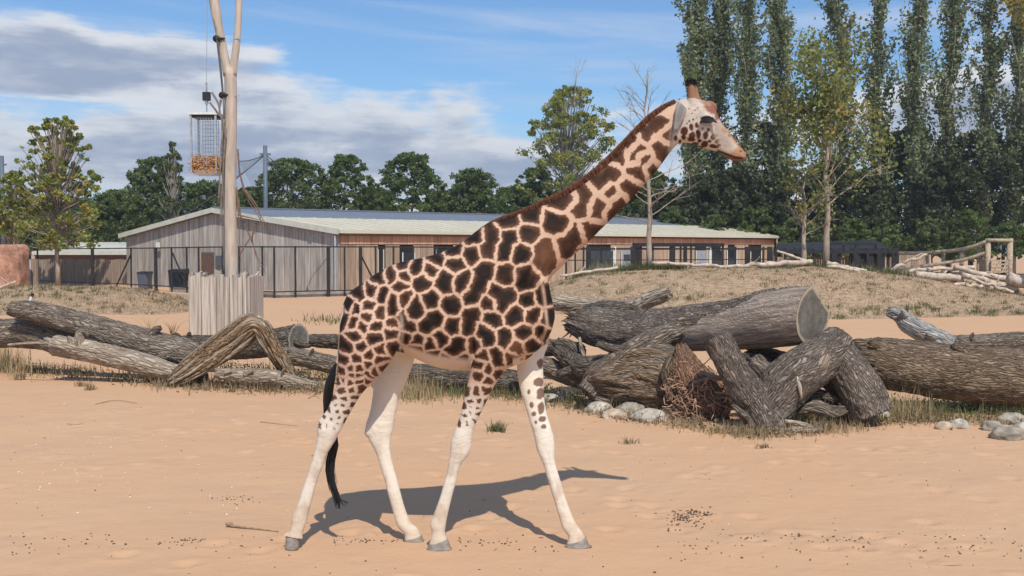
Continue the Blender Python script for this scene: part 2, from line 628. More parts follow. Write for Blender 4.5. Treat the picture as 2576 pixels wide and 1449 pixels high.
def make_ground():
    ys = np.r_[[-60, -30, -14, -6, -1, 2, 3.5], np.geomspace(4.5, 24, 380), np.geomspace(24.3, 60, 60), np.geomspace(62, 1000, 40)]
    u = np.linspace(-1, 1, 521)
    u = np.sign(u) * (0.24 * np.abs(u) + 0.76 * np.abs(u) ** 4.0)
    V = []
    for y in ys:
        wd = 30 + max(y, 0) * 1.1
        V.append(np.stack([u * wd, np.full_like(u, y), np.zeros_like(u)], 1))
    V = np.concatenate(V)
    V[:, 2] = ground_z(V[:, 0], V[:, 1])
    # hoof prints and scuffs trodden into the sand
    rp = np.random.default_rng(31)
    prints = []
    for k_ in range(26):
        x, y, a = rp.uniform(-7, 8), rp.uniform(6.5, 17), rp.choice([0, math.pi]) + rp.normal() * 0.5
        for j in range(rp.integers(5, 14)):
            prints.append((x + rp.normal() * .12, y + rp.normal() * .15, a))
            x += math.cos(a) * rp.uniform(.5, .9)
            y += math.sin(a) * 0.6
    near = np.where((V[:, 1] > 5) & (V[:, 1] < 22) & (np.abs(V[:, 0]) < 12))[0]
    nx_, ny_ = V[near, 0], V[near, 1]
    dz = np.zeros(len(near))
    for (x, y, a) in prints:
        m_ = np.where((np.abs(nx_ - x) < 0.3) & (np.abs(ny_ - y) < 0.3))[0]
        if len(m_) == 0:
            continue
        dx, dy = nx_[m_] - x, ny_[m_] - y
        q = np.hypot((dx * math.cos(a) + dy * math.sin(a)) / 1.35, -dx * math.sin(a) + dy * math.cos(a))
        dz[m_] += -0.024 * np.exp(-(q / 0.06) ** 2) + 0.010 * np.exp(-((q - 0.13) / 0.04) ** 2)
    dz += (fbm(np.stack([nx_ * 3.2, ny_ * 3.2, nx_ * 0], 1), 4, 15) - 0.5) * 0.012
    lev = 1 - np.exp(-(((nx_ + 0.2) / 1.6) ** 2 + ((ny_ - 8.65) / 0.25) ** 2) * 1.0)
    V[near, 2] += dz * lev
    nu, ny = len(u), len(ys)
    i = np.arange(ny - 1)[:, None] * nu + np.arange(nu - 1)[None]
    i = i.ravel()
    Fc = np.stack([i, i + 1, i + nu + 1, i + nu], 1)
    return link('sand_ground', new_mesh('sand_ground', V, Fc, M['sand'], True), kind='structure')


make_ground()


class Mound:
    def __init__(self, cols, y0, y1, y2, seed):
        """cols: (picture x, crest picture y, share of full depth) ; foot y0, crest y1, back y2 (metres)"""
        self.c = np.array(cols, float)
        self.y0, self.y1, self.y2, self.seed = y0, y1, y2, seed

    def z(self, X, Y):
        X, Y = np.atleast_1d(np.asarray(X, float)), np.atleast_1d(np.asarray(Y, float))
        px = CX + X / Y * F
        cy = np.interp(px, self.c[:, 0], self.c[:, 1])
        foot = np.interp(px, self.c[:, 0], self.c[:, 2])
        zc = CAMZ - (cy - HZ) / F * self.y1
        s = (Y - foot) / (self.y1 - foot)
        up = np.where(s < 1, np.sin(np.clip(s, -0.3, 1) * math.pi / 2) ** 1.0, 1.0)
        bk = sstep(self.y1 + 1.0, self.y2, Y)
        zz = zc * up * (1 - 0.55 * bk) - 0.3 * (s < 0) * np.abs(s)
        n = fbm(np.stack([X * 0.6, Y * 0.6, X * 0], 1), 4, self.seed) - 0.5
        return zz + n * 0.22 * np.clip(s * 3, 0, 1) - 0.02

    def build(self, name):
        px = np.linspace(self.c[0, 0], self.c[-1, 0], 150)
        ys = np.r_[np.linspace(self.y0 - 1.2, self.y1, 60), np.linspace(self.y1 + 0.4, self.y2, 24)]
        V = np.array([((p - CX) / F * y, y, 0) for y in ys for p in px])
        V[:, 2] = self.z(V[:, 0], V[:, 1])
        n = len(px)
        i = (np.arange(len(ys) - 1)[:, None] * n + np.arange(n - 1)[None]).ravel()
        return link(name, new_mesh(name, V, np.stack([i, i + 1, i + n + 1, i + n], 1), M['turf'], True), kind='structure')


# foot depth of the mounds comes from where their lower edge meets the sand
MR = Mound([(1230, 812, 43.5), (1300, 760, 42), (1390, 712, 39.5), (1480, 688, 38), (1640, 676, 37), (1800, 673, 36.6), (2050, 672, 36.4), (2200, 684, 36.4),
            (2330, 700, 37.3), (2450, 722, 37.9), (2576, 738, 38.3), (2800, 752, 38.5), (3100, 760, 38.5)], 35.5, 46.5, 58, 3)
ML = Mound([(-500, 722, 38), (-200, 722, 38), (0, 724, 39), (120, 723, 39.5), (240, 722, 39.4), (330, 727, 39.2), (400, 737, 39.6), (450, 748, 40.5), (500, 764, 42), (560, 800, 44.5)],
           37, 46.5, 55, 5)
MR.build('grass_mound')
ML.build('grass_mound')


def mr_pt(px, Y, dz=0.0):
    x = (px - CX) / F * Y
    return Vector((x, Y, float(MR.z(x, Y)[0]) + dz))


def ml_pt(px, Y, dz=0.0):
    x = (px - CX) / F * Y
    return Vector((x, Y, float(ML.z(x, Y)[0]) + dz))


# ------------------------------------------------------------------ far hills
def make_hills():
    xs = np.linspace(-520, 520, 90)
    rows = [(640, 0.0), (690, 0.55), (740, 0.9), (800, 1.0), (900, 0.8)]
    pxs = CX + xs / 780 * F
    hp = np.interp(pxs, [-300, 100, 230, 330, 420, 520, 640, 800, 1300, 2600], [60, 95, 138, 178, 192, 172, 140, 90, 40, 60])
    V = []
    for y, k in rows:
        z = hp * k / F * y * (0.94 + 0.12 * fbm(np.stack([xs * 0.018, np.full_like(xs, y * 0.012), xs * 0], 1), 4, 9))
        V.append(np.stack([xs, np.full_like(xs, y), z - 2], 1))
    n = len(xs)
    i = (np.arange(len(rows) - 1)[:, None] * n + np.arange(n - 1)[None]).ravel()
    link('hills', new_mesh('hills', np.concatenate(V), np.stack([i, i + 1, i + n + 1, i + n], 1), M['hill'], True), kind='structure')


make_hills()

# ------------------------------------------------------------------ barn
bR = at(855, 577, 60.0)          # near eave corner
bL = at(318, 590, 70.0)          # left eave corner
bF = at(1947, 593, 95.0)         # far eave corner
rN = at(546, 525, 65.0)          # ridge, near end
rF = at(1744, 554, 103.0)        # ridge, far end
bB = rF + (rF - bF)
bB.z = bF.z
barn = thing('barn', 'long weathered timber barn with low cream and grey metal roof behind the black fence', 'barn', (bR.x, bR.y, 0))


def lerp(a, b, s):
    return Vector(a) + (Vector(b) - Vector(a)) * s


def boards(a, b, n, z0f, z1f, mat, out, name='board', gap=0.012, th=0.03, parent=barn, jit=0.006, skip=None):
    """n vertical boards from plan point a to b; z0f/z1f give foot and head height at share s"""
    d = Vector((b.x - a.x, b.y - a.y, 0))
    L = d.length
    d.normalize()
    nr = Vector((d.y, -d.x, 0))
    if nr.dot(out) < 0:
        nr = -nr
    for i in range(n):
        s0, s1 = i / n, (i + 1) / n
        if skip and skip((s0 + s1) / 2):
            continue
        s0 += gap / L
        s1 -= gap / L
        p0, p1 = lerp(a, b, s0), lerp(a, b, s1)
        o = rng.uniform(-jit, jit)
        t_ = th + o
        P = []
        for zz in (z0f, z1f):
            q0 = Vector((p0.x, p0.y, zz(s0)))
            q1 = Vector((p1.x, p1.y, zz(s1)))
            quad = [q0 + nr * t_, q1 + nr * t_, q1, q0]
            P += quad
        MB().hexa(P).build(name, mat, parent)


def flat(v, z):
    return Vector((v.x, v.y, z))


camdir = Vector((0, -1, 0))
INS = 0.25
# gable wall: dark backing and boards in two halves up to the verge
gv = (flat(bL, 0) - flat(bR, 0)).normalized()
wv = (flat(bF, 0) - flat(bR, 0)).normalized()
gm = flat(rN, 0)


def gable_head(a_z, b_z):
    return lambda s: a_z + (b_z - a_z) * s - 0.22


nb1, nb2 = 44, 46
bk = MB()
inn = (wv * 0.06)
for (A, B) in ((bR, rN), (rN, bL)):
    a0, b0 = flat(A, 0) + inn, flat(B, 0) + inn
    bk.hexa([a0, b0, b0 + inn, a0 + inn, flat(a0, A.z - 0.26), flat(b0, B.z - 0.26), flat(b0 + inn, B.z - 0.26), flat(a0 + inn, A.z - 0.26)])
bk.build('wall_backing', M['soffit'], barn)


def door_skip(lo, hi):
    return lambda s: lo < s < hi


boards(bR, rN, nb1, lambda s: 0.0, gable_head(bR.z, rN.z), M['barn_grey'], camdir)
boards(rN, bL, nb2, lambda s: 0.0, gable_head(rN.z, bL.z), M['barn_grey'], camdir)
# front wall: cedar band above, paler boards below, with openings
nf = 88


def eaveh(s):
    return bR.z + (bF.z - bR.z) * s - 0.30


bandlo = lambda s: 2.5 + (HZ - 615) / F * (60 + 35 * s) * 1.02
k0, k1 = flat(bR, 0) + Vector((0.05, 0.1, 0)), flat(bF, 0) + Vector((0.05, 0.1, 0))
off = Vector((-wv.y, wv.x, 0)) * 0.2
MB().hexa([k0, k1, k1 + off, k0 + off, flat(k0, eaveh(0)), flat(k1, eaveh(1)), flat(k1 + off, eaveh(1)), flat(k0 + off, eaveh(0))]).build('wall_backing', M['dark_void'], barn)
boards(bR, bF, nf, bandlo, eaveh, M['barn_orange'], camdir, th=0.06, name='cedar_board')


def fs(px):
    """share along the front wall seen at picture x"""
    u = (px - CX) / F
    a, d = flat(bR, 0), flat(bF, 0) - flat(bR, 0)
    return (a.x - u * a.y) / (u * d.y - d.x)


OPEN = [(948, 962), (1010, 1040), (1095, 1135), (1478, 1540), (1596, 1612), (1628, 1640), (1692, 1702), (1722, 1728), (1748, 1775), (1786, 1815), (1826, 1850), (1885, 1912)]
opens = [(fs(a), fs(b)) for a, b in OPEN]
boards(bR, bF, nf, lambda s: 0.0, lambda s: bandlo(s) - 0.05, M['barn_tan'], camdir, th=0.03,
       skip=lambda s: any(a < s < b for a, b in opens))


def on_front(px, z, o=0.05):
    s = fs(px)
    p = lerp(flat(bR, 0), flat(bF, 0), s)
    nr = Vector((wv.y, -wv.x, 0))
    return flat(p + nr * o, z)


for i, (a, b, z0, z1, mt, nm) in enumerate([(948, 962, 0.0, 2.5, 'dark_void', 'door'), (1010, 1040, 1.0, 2.3, 'dark_glass', 'window'), (1095, 1135, 0.0, 2.5, 'dark_void', 'door'),
                                            (1478, 1540, 0.9, 2.4, 'dark_glass', 'window'), (1560, 1590, 0.0, 2.4, 'blue_door', 'door'), (1748, 1775, 0.0, 2.4, 'blue_door', 'door'),
                                            (1786, 1815, 0.0, 2.4, 'dark_glass', 'door'), (1826, 1850, 0.9, 2.4, 'dark_glass', 'window'), (1885, 1912, 0.0, 2.3, 'dark_void', 'door')]):
    p0, p1 = on_front(a, z0, 0.04), on_front(b, z0, 0.04)
    q0, q1 = on_front(a, z0, 0.10), on_front(b, z0, 0.10)
    door = MB().hexa([q0, q1, p1, p0, flat(q0, z1), flat(q1, z1), flat(p1, z1), flat(p0, z1)]).build(nm, M[mt], barn)
    fr = MB()
    w_ = 0.07
    n0, n1 = on_front(a, z0, 0.13), on_front(b, z0, 0.13)
    fr.bar(flat(n0, z0), flat(n0, z1), w_)
    fr.build('frame', M['white_metal'] if nm == 'window' else M['trim'], door)
    fr = MB()
    fr.bar(flat(n1, z0), flat(n1, z1), w_)
    fr.build('frame', M['white_metal'] if nm == 'window' else M['trim'], door)
# the little high window in the blue door
MB().hexa([on_front(1566, 1.6, 0.11), on_front(1582, 1.6, 0.11), on_front(1582, 1.6, 0.09), on_front(1566, 1.6, 0.09),
           on_front(1566, 2.1, 0.11), on_front(1582, 2.1, 0.11), on_front(1582, 2.1, 0.09), on_front(1566, 2.1, 0.09)]).build('pane', M['dark_glass'], barn)

# roof: sheets in two tones with raised seams, back slope, verge, gutter
ov = -gv * 0.30                                # eave overhang direction (away from the ridge)
vg = -wv * 0.35                                # verge overhang
E0, E1 = bR + ov + vg + Vector((0, 0, -0.05)), bF + ov + wv * 0.3 + Vector((0, 0, -0.05))
R0, R1 = rN + vg, rF + wv * 0.3
NS = 44
TMID = 0.56
for i in range(NS):
    s0, s1 = i / NS, (i + 1) / NS
    for (t0, t1, mt, nm) in ((0.0, TMID, 'roof_cream', 'roof_sheet'), (TMID, 1.0, 'roof_grey', 'roof_sheet')):
        P = []
        for zz in (0.0, 0.05):
            for (s, q) in ((s0, t0), (s1, t0), (s1, t1), (s0, t1)):
                a = lerp(lerp(E0, E1, s), lerp(R0, R1, s), q)
                P.append(a + Vector((0, 0, zz + (0.012 if q == t0 and t0 > 0 else 0))))
        MB().hexa(P).build(nm, M[mt], barn)
    a, b = lerp(E0, E1, s0), lerp(R0, R1, s0)
    a, b = a + Vector((0, 0, 0.07)), b + Vector((0, 0, 0.07))
    MB().bar(a, lerp(a, b, TMID), 0.04, 0.03).build('roof_seam', M['roof_cream'], barn)
G0, G1 = bL - ov * 0.8 + vg, bB - ov * 0.8
MB().hexa([R0, R1, G1, G0, R0 + Vector((0, 0, .05)), R1 + Vector((0, 0, .05)), G1 + Vector((0, 0, .05)), G0 + Vector((0, 0, .05))]).build('back_roof', M['roof_grey'], barn)
MB().bar(R0 + Vector((0, 0, .08)), R1 + Vector((0, 0, .08)), 0.4, 0.08).build('ridge_cap', M['roof_grey'], barn)
MB().bar(E0 + Vector((0, 0, -0.10)) + vg * 0.1, R0 + Vector((0, 0, -0.10)) + vg * 0.1, 0.08, 0.30).build('verge_board', M['trim'], barn)
MB().bar(R0 + Vector((0, 0, -0.10)) + vg * 0.1, G0 + Vector((0, 0, -0.10)) + vg * 0.1, 0.08, 0.30).build('verge_board', M['trim'], barn)
MB().bar(E0 + ov * 0.15 + Vector((0, 0, -0.08)), E1 + ov * 0.15 + Vector((0, 0, -0.08)), 0.16, 0.20).build('gutter', M['roof_cream'], barn)
MB().hexa([E0 - ov * 1.1 + Vector((0, 0, -0.3)), E1 - ov * 1.1 + Vector((0, 0, -0.3)), E1 + Vector((0, 0, -0.3)), E0 + Vector((0, 0, -0.3)),
           E0 - ov * 1.1 + Vector((0, 0, -0.26)), E1 - ov * 1.1 + Vector((0, 0, -0.26)), E1 + Vector((0, 0, -0.26)), E0 + Vector((0, 0, -0.26))][::1]).build('soffit', M['soffit'], barn)
MB().tube([bR + Vector((-0.25, -0.2, -0.35)), flat(bR, 0.05) + Vector((-0.25, -0.2, 0))], 0.07, 8).build('downpipe', M['bin_side'], barn)
MB().tube([bF + Vector((0.2, -0.3, -0.3)), flat(bF, 0.05) + Vector((0.2, -0.3, 0))], 0.07, 8).build('downpipe', M['bin_side'], barn)
lm = MB()
l0 = bR + Vector((-0.4, -0.5, -0.35))
lm.tube([l0, l0 + Vector((-0.9, -0.3, 0.0)), l0 + Vector((-1.15, -0.4, -0.2)), l0 + Vector((-1.2, -0.4, -0.5))], [0.025, 0.025, 0.03, 0.12], 8)
lm.build('wall_lamp', M['bin_grey'], barn)
# far end wall of the barn
boards(bF, rF, 14, lambda s: 0.0, lambda s: bF.z + (rF.z - bF.z) * s - 0.2, M['barn_grey'], Vector((1, 0, 0)))
# small door in the gable


def on_gable(px, z, o=0.05):
    u = (px - CX) / F
    a, d = flat(rN, 0), flat(bR, 0) - flat(rN, 0)
    s = (a.x - u * a.y) / (u * d.y - d.x)
    p = lerp(a, flat(bR, 0), s)
    nr = Vector((gv.y, -gv.x, 0))
    if nr.y > 0:
        nr = -nr
    return flat(p + nr * o, z)


def gable_panel(x0, x1, z0, z1, mt, nm, o0=0.05, o1=0.11):
    P = []
    for z in (z0, z1):
        P += [on_gable(x0, z, o1), on_gable(x1, z, o1), on_gable(x1, z, o0), on_gable(x0, z, o0)]
    return MB().hexa(P).build(nm, M[mt], barn)


g1 = gable_panel(510, 540, 0.05, 2.3, 'soffit', 'door')
gable_panel(503, 510, 0.05, 2.4, 'barn_tan', 'door_post', 0.05, 0.16)
gable_panel(549, 562, 1.5, 2.1, 'bin_grey', 'meter_box', 0.05, 0.22)
gable_panel(395, 405, 2.55, 2.95, 'white_metal', 'notice', 0.05, 0.08)

# ------------------------------------------------------------------ low shed far left, timber fence, rockwork, gate
shed = thing('low_shed', 'low shed with two pale roof edges behind the timber fence', 'shed', at(200, 715, 88))
a, b = at(88, 640, 88), at(335, 640, 88)
MB().hexa([flat(a, 0), flat(b, 0), flat(b, 0) + Vector((0, 5, 0)), flat(a, 0) + Vector((0, 5, 0)), flat(a, at(0, 638, 88).z), flat(b, at(0, 638, 88).z), flat(b, at(0, 638, 88).z) + Vector((0, 5, 0)), flat(a, at(0, 638, 88).z) + Vector((0, 5, 0))]).build('wall', M['soffit'], shed)
z0, z1 = at(0, 641, 88).z, at(0, 632, 88).z
MB().hexa([flat(a, z0) + Vector((0, -.6, 0)), flat(b, z0) + Vector((0, -.6, 0)), flat(b, z0) + Vector((0, 2, 0)), flat(a, z0) + Vector((0, 2, 0)),
           flat(a, z1) + Vector((0, -.6, 0)), flat(b, z1) + Vector((0, -.6, 0)), flat(b, z1 + .1) + Vector((0, 2, 0)), flat(a, z1 + .1) + Vector((0, 2, 0))]).build('lower_roof', M['trim'], shed)
z0, z1 = at(0, 629, 90).z, at(0, 617, 90).z
a2, b2 = at(112, 0, 90), at(338, 0, 90)
MB().hexa([flat(a2, z0), flat(b2, z0), flat(b2, z0) + Vector((0, 4, 0)), flat(a2, z0) + Vector((0, 4, 0)),
           flat(a2, z1), flat(b2, z1), flat(b2, z1 + .3) + Vector((0, 4, 0)), flat(a2, z1 + .3) + Vector((0, 4, 0))]).build('upper_roof', M['trim'], shed)

tf = thing('timber_fence', 'brown close-boarded timber fence left of the barn', 'fence', at(200, 715, 74))
fa, fb = at(76, 715, 75), at(330, 715, 72)
boards(flat(fa, 0), flat(fb, 0), 42, lambda s: 0.0, lambda s: 1.78 + 0.03 * math.sin(s * 37), M['fence_wood'], camdir, name='board', parent=tf, th=0.04)
MB().bar(flat(fa, 1.7) + Vector((0, .06, 0)), flat(fb, 1.7) + Vector((0, .06, 0)), 0.08, 0.1).build('rail', M['fence_wood'], tf)
MB().bar(flat(fa, 0.5) + Vector((0, .06, 0)), flat(fb, 0.5) + Vector((0, .06, 0)), 0.08, 0.1).build('rail', M['fence_wood'], tf)


def rock_blob(c, s, seed, mat, name, parent=None, n=24, amp=0.35, box=False, **tags):
    bm = bmesh.new()
    bmesh.ops.create_icosphere(bm, subdivisions=5 if n > 20 else 4, radius=1.0)
    me = bpy.data.meshes.new(name)
    bm.to_mesh(me)
    bm.free()
    co = np.zeros(len(me.vertices) * 3, np.float32)
    me.vertices.foreach_get('co', co)
    co = co.reshape(-1, 3).astype(float)
    if box:
        co = np.sign(co) * np.abs(co) ** 0.16
    k = 1 + amp * (fbm(co * (3.4 if box else 1.6) + seed * 7.3, 5, seed) - 0.5) * 2
    co = co * k[:, None] * np.array(s)
    co += np.array(c)
    me.vertices.foreach_set('co', co.astype(np.float32).ravel())
    me.polygons.foreach_set('use_smooth', np.ones(len(me.polygons), bool))
    me.materials.append(mat)
    me.update()
    return link(name, me, parent, **tags)


q = at(10, 660, 60)
rock_blob((q.x - 1.2, 60, 0.95), (2.35, 0.9, 1.82), 4, M['redrock'], 'rock_wall', amp=0.07, box=True,
          label='orange-red rockwork wall at the far left edge', category='rock wall')
gt = thing('metal_gate', 'small pale metal gate between two timber posts beside the red rockwork', 'gate', at(62, 715, 62))
for px in (44, 88):
    p = at(px, 712, 62)
    MB().box((p.x, 62, 0.9), (0.3, 0.3, 2.0)).build('post', M['fence_wood'], gt)
for i, px in enumerate((56, 66, 68.5, 79)):
    p = at(px, 712, 62)
    MB().bar((p.x, 61.9, 0.45), (p.x, 61.9, 1.85), 0.06).build('bar', M['white_metal'], gt)
for z in (0.45, 1.85):
    MB().bar((at(56, 0, 62).x, 61.9, z), (at(79, 0, 62).x, 61.9, z), 0.06).build('rail', M['white_metal'], gt)
MB().box(((at(61, 0, 62).x), 61.95, 1.15), (0.2, 0.01, 1.3)).build('panel', M['steel'], gt)
MB().box(((at(74, 0, 62).x), 61.95, 1.15), (0.2, 0.01, 1.3)).build('panel', M['steel'], gt)

# ------------------------------------------------------------------ black enclosure fence with kerb
FPX = [(-60, 75.0), (95, 71.5), (233, 67.6), (330, 64.2), (392, 62.0), (432, 60.4), (470, 59.2), (500, 58.2), (560, 56.6), (602, 55.3), (660, 53.2), (690, 52.9), (743, 53.4), (826, 54.4), (867, 54.8), (907, 55.2), (945, 55.7), (990, 56.2), (1040, 56.8), (1100, 57.4), (1180, 58.2)]
fence = thing('enclosure_fence', 'black metal enclosure fence with thin mesh in front of the barn gable', 'fence', at(690, 745, 53))


def fpt(px, Y, z):
    return Vector(((px - CX) / F * Y, Y, z))


def ftop(Y):
    return CAMZ + (HZ - np.interp(Y, [52, 56, 62, 75], [621, 621, 624, 627])) / F * Y


for i, (px, Y) in enumerate(FPX):
    thick = 0.17 if px in (233, 392, 826, 907) else 0.09
    MB().box((fpt(px, Y, 0).x, Y, (ftop(Y) + 0.05) / 2 - 0.03), (thick, thick * 0.8, ftop(Y) + 0.1)).build('post', M['black'], fence)
m, t_, b_ = mat_new('fine_mesh', 0.6, 0.2)
b_.inputs['Base Color'].default_value = (0.03, 0.03, 0.03, 1)
b_.inputs['Alpha'].default_value = 0.12
M['mesh'] = m
m, t_, b_ = mat_new('aviary_net', 0.9, 0.1)
b_.inputs['Base Color'].default_value = (0.012, 0.014, 0.018, 1)
b_.inputs['Alpha'].default_value = 0.16
M['net'] = m
for (p0, Y0), (p1, Y1) in zip(FPX[:-1], FPX[1:]):
    a, b = fpt(p0, Y0, 0), fpt(p1, Y1, 0)
    MB().bar(flat(a, ftop(Y0)), flat(b, ftop(Y1)), 0.07).build('top_rail', M['black'], fence)
    MB().bar(flat(a, 0.32), flat(b, 0.32), 0.06).build('bottom_rail', M['black'], fence)
    MB().quad(flat(a, 0.33), flat(b, 0.33), flat(b, ftop(Y1)), flat(a, ftop(Y0))).build('mesh_panel', M['mesh'], fence)
# gate leaf with a brace and a lock box, stays
for (p0, Y0, z0, p1, Y1, z1) in ((434, 60.2, 2.3, 468, 59.1, 0.5), (905, 55.2, 2.3, 945, 55.7, 0.6), (330, 64.0, 2.2, 292, 64.6, 0.2), (95, 70.5, 0.1, 80, 70.8, 1.0)):
    MB().bar(fpt(p0, Y0 + 0.05, z0), fpt(p1, Y1 + 0.05, z1), 0.07).build('brace', M['black'], fence)
MB().box((fpt(470, 59.0, 0).x, 59.0, 1.25), (0.22, 0.2, 0.3)).build('lock_box', M['black'], fence)
MB().bar(fpt(434, 60.2, 1.2), fpt(468, 59.1, 1.2), 0.06).build('gate_rail', M['black'], fence)
kb = thing('kerb', 'low pale concrete kerb under the black enclosure fence', 'kerb', fpt(700, 53, 0))
prev = None
for (p0, Y0), (p1, Y1) in zip(FPX[5:-1], FPX[6:]):
    a, b = fpt(p0, Y0 + 0.35, 0), fpt(p1, Y1 + 0.35, 0)
    MB().bar(flat(a, 0.12), flat(b, 0.12), 0.30, 0.30).build('kerb_stone', M['concrete'], kb)


def wheelie(px, Y, hpx, wpx, mt, label):
    p = fpt(px, Y, 0)
    H, W = hpx * mpp(Y), wpx * mpp(Y)
    e = thing('wheelie_bin', label, 'bin', p)
    D = W * 1.15
    x, y = p.x, p.y
    k = 0.86
    MB().hexa([(x - W / 2 * k, y - D / 2 * k, .06), (x + W / 2 * k, y - D / 2 * k, .06), (x + W / 2 * k, y + D / 2 * k, .06), (x - W / 2 * k, y + D / 2 * k, .06),
               (x - W / 2, y - D / 2, H * .9), (x + W / 2, y - D / 2, H * .9), (x + W / 2, y + D / 2, H * .9), (x - W / 2, y + D / 2, H * .9)]).build('body', M[mt], e)
    MB().hexa([(x - W * .54, y - D * .54, H * .9), (x + W * .54, y - D * .54, H * .9), (x + W * .54, y + D * .54, H * .9), (x - W * .54, y + D * .54, H * .9),
               (x - W * .5, y - D * .45, H * .97), (x + W * .5, y - D * .45, H * .97), (x + W * .5, y + D * .5, H), (x - W * .5, y + D * .5, H)]).build('lid', M['bin_dark'], e)
    MB().tube([(x - W * .5, y + D * .6, H * .86), (x + W * .5, y + D * .6, H * .86)], 0.025, 6).build('handle', M['bin_dark'], e)
    for s in (-1, 1):
        MB().tube([(x + s * W * .40, y + D * .45, .1), (x + s * W * .48, y + D * .45, .1)], 0.1, 10).build('wheel', M['bin_dark'], e)


wheelie(364, 64.6, 45, 28, 'bin_grey', 'grey wheelie bin against the barn gable, left of the fence gate')
wheelie(449, 61.6, 56, 38, 'bin_dark', 'large dark wheelie bin behind the fence, beside the timber palisade')

# ------------------------------------------------------------------ paddock fence and pens right of the giraffe
pen = thing('paddock_fence', 'dark post and rail pen fence in front of the barn, behind the mound', 'fence', fpt(1700, 58, 0))
PF = [(1424, 56), (1447, 56.3), (1468, 56.6), (1480, 56.8), (1512, 57), (1547, 57.4), (1592, 57.8), (1612, 58), (1642, 58.4), (1690, 58.8), (1712, 59), (1738, 59.2), (1786, 59.8), (1818, 60.2), (1850, 60.5), (1880, 61), (1920, 61.5), (1936, 61.7)]
for i, (px, Y) in enumerate(PF):
    th = 0.26 if i in (3, 6, 9, 15, 17) else 0.10
    mt = 'white_metal' if i in (5, 12) else 'black'
    MB().box((fpt(px, Y, 0).x, Y, 1.35), (th, th, 2.6)).build('post', M[mt], pen)
for (p0, Y0), (p1, Y1) in zip(PF[:-1], PF[1:]):
    MB().bar(fpt(p0, Y0, 2.52), fpt(p1, Y1, 2.52), 0.10).build('top_rail', M['black'], pen)
    MB().bar(fpt(p0, Y0, 1.9), fpt(p1, Y1, 1.9), 0.05).build('rail', M['black'], pen)
MB().bar(fpt(1592, 57.7, 2.75), fpt(1820, 60.1, 2.75), 0.14, 0.2).build('top_rail', M['black'], pen)

av = thing('aviary_pen', 'low black netted pen with close dark posts beyond the mound', 'pen', fpt(2100, 62, 0))
zt, zm = at(0, 613, 62).z, at(0, 633, 62).z
for i, px in enumerate([1952, 1975, 2000, 2015, 2045, 2085, 2098, 2112, 2140, 2152, 2160, 2170, 2182, 2190, 2200, 2212, 2222, 2234, 2246, 2254]):
    th = 0.30 if px in (2098, 2152, 2170, 2190, 2212, 2254) else 0.14
    MB().box((fpt(px, 62 + (i % 3) * .12, 0).x, 62 + (i % 3) * .12, zm / 2 + 0.1), (th, 0.14, zm + .2)).build('post', M['black'], av)
MB().bar(fpt(1950, 62, zm), fpt(2256, 62, zm), 0.16, 0.22).build('rail', M['black'], av)
MB().bar(fpt(2085, 62.4, zt), fpt(2205, 62.4, zt), 0.14, 0.16).build('rail', M['black'], av)
for px in (2087, 2122, 2152, 2203):
    MB().bar(fpt(px, 62.4, zm), fpt(px, 62.4, zt), 0.12).build('post', M['black'], av)
MB().quad(fpt(1950, 63, zm), fpt(2256, 63, zm), fpt(2200, 66, zt + .25), fpt(1955, 66, zt + .05)).build('roof_net', M['black'], av)
bw = thing('board_fence', 'pale brown close-boarded fence behind the black pen', 'fence', fpt(2200, 66, 0))
boards(fpt(1955, 67, 0), fpt(2340, 64, 0), 60, lambda s: 0, lambda s: CAMZ - 6 / F * 65 - 0.35 + (0.35 if s > 0.77 else 0), M['barn_tan'], camdir, parent=bw, th=0.04)
MB().bar(fpt(1955, 67.1, 1.9), fpt(2340, 64.1, 1.9), 0.08, 0.1).build('rail', M['fence_wood'], bw)

rf = thing('rustic_fence', 'rustic round pole fence climbing to a tall gateway on the right', 'fence', fpt(2400, 52, 0))
rail1 = [at(2262, 637, 54), at(2330, 636, 53), at(2400, 630, 52), at(2450, 620, 51.3), at(2485, 606, 50.8)]
rail2 = [at(2230, 685, 52.6), at(2290, 674, 52.4), at(2360, 664, 52), at(2430, 652, 51.4), at(2488, 633, 50.8)]
MB().tube([Vector(p) for p in spline([tuple(p) for p in rail1], 24)], 0.10, 8).build('top_rail', M['rail_wood'], rf, True)
MB().tube([Vector(p) for p in spline([tuple(p) for p in rail2], 24)], 0.09, 8).build('lower_rail', M['rail_wood'], rf, True)
for px, Y, yt, th in ((2333, 53.2, 634, 8), (2373, 52.6, 628, 9), (2420, 51.8, 622, 11), (2463, 51.3, 612, 10), (2486, 50.8, 600, 13), (2541, 50.6, 600, 14)):
    top = at(px, yt, Y)
    MB().tube([(top.x, Y, float(MR.z(top.x, Y)[0]) - .3), (top.x, Y, top.z)], th / 2 * mpp(Y), 10).build('post', M['rail_wood'], rf, True)
MB().tube([at(2484, 604, 50.7), at(2545, 605, 50.5)], 0.09, 8).build('cross_beam', M['rail_wood'], rf, True)
fg = thing('field_gate', 'small five-bar timber gate under the pole gateway on the right', 'gate', at(2515, 690, 50.6))
for yy in (656, 665, 674, 683):
    MB().bar(at(2492, yy, 50.6), at(2535, yy, 50.5), 0.05, 0.09).build('bar', M['rail_wood'], fg)
for (a, b) in (((2500, 686), (2516, 656)), ((2520, 686), (2533, 660))):
    MB().bar(at(*a, 50.5), at(*b, 50.5), 0.05, 0.08).build('brace', M['rail_wood'], fg)
for px in (2494, 2533):
    MB().bar(at(px, 694, 50.55), at(px, 654, 50.55), 0.06, 0.09).build('stile', M['rail_wood'], fg)

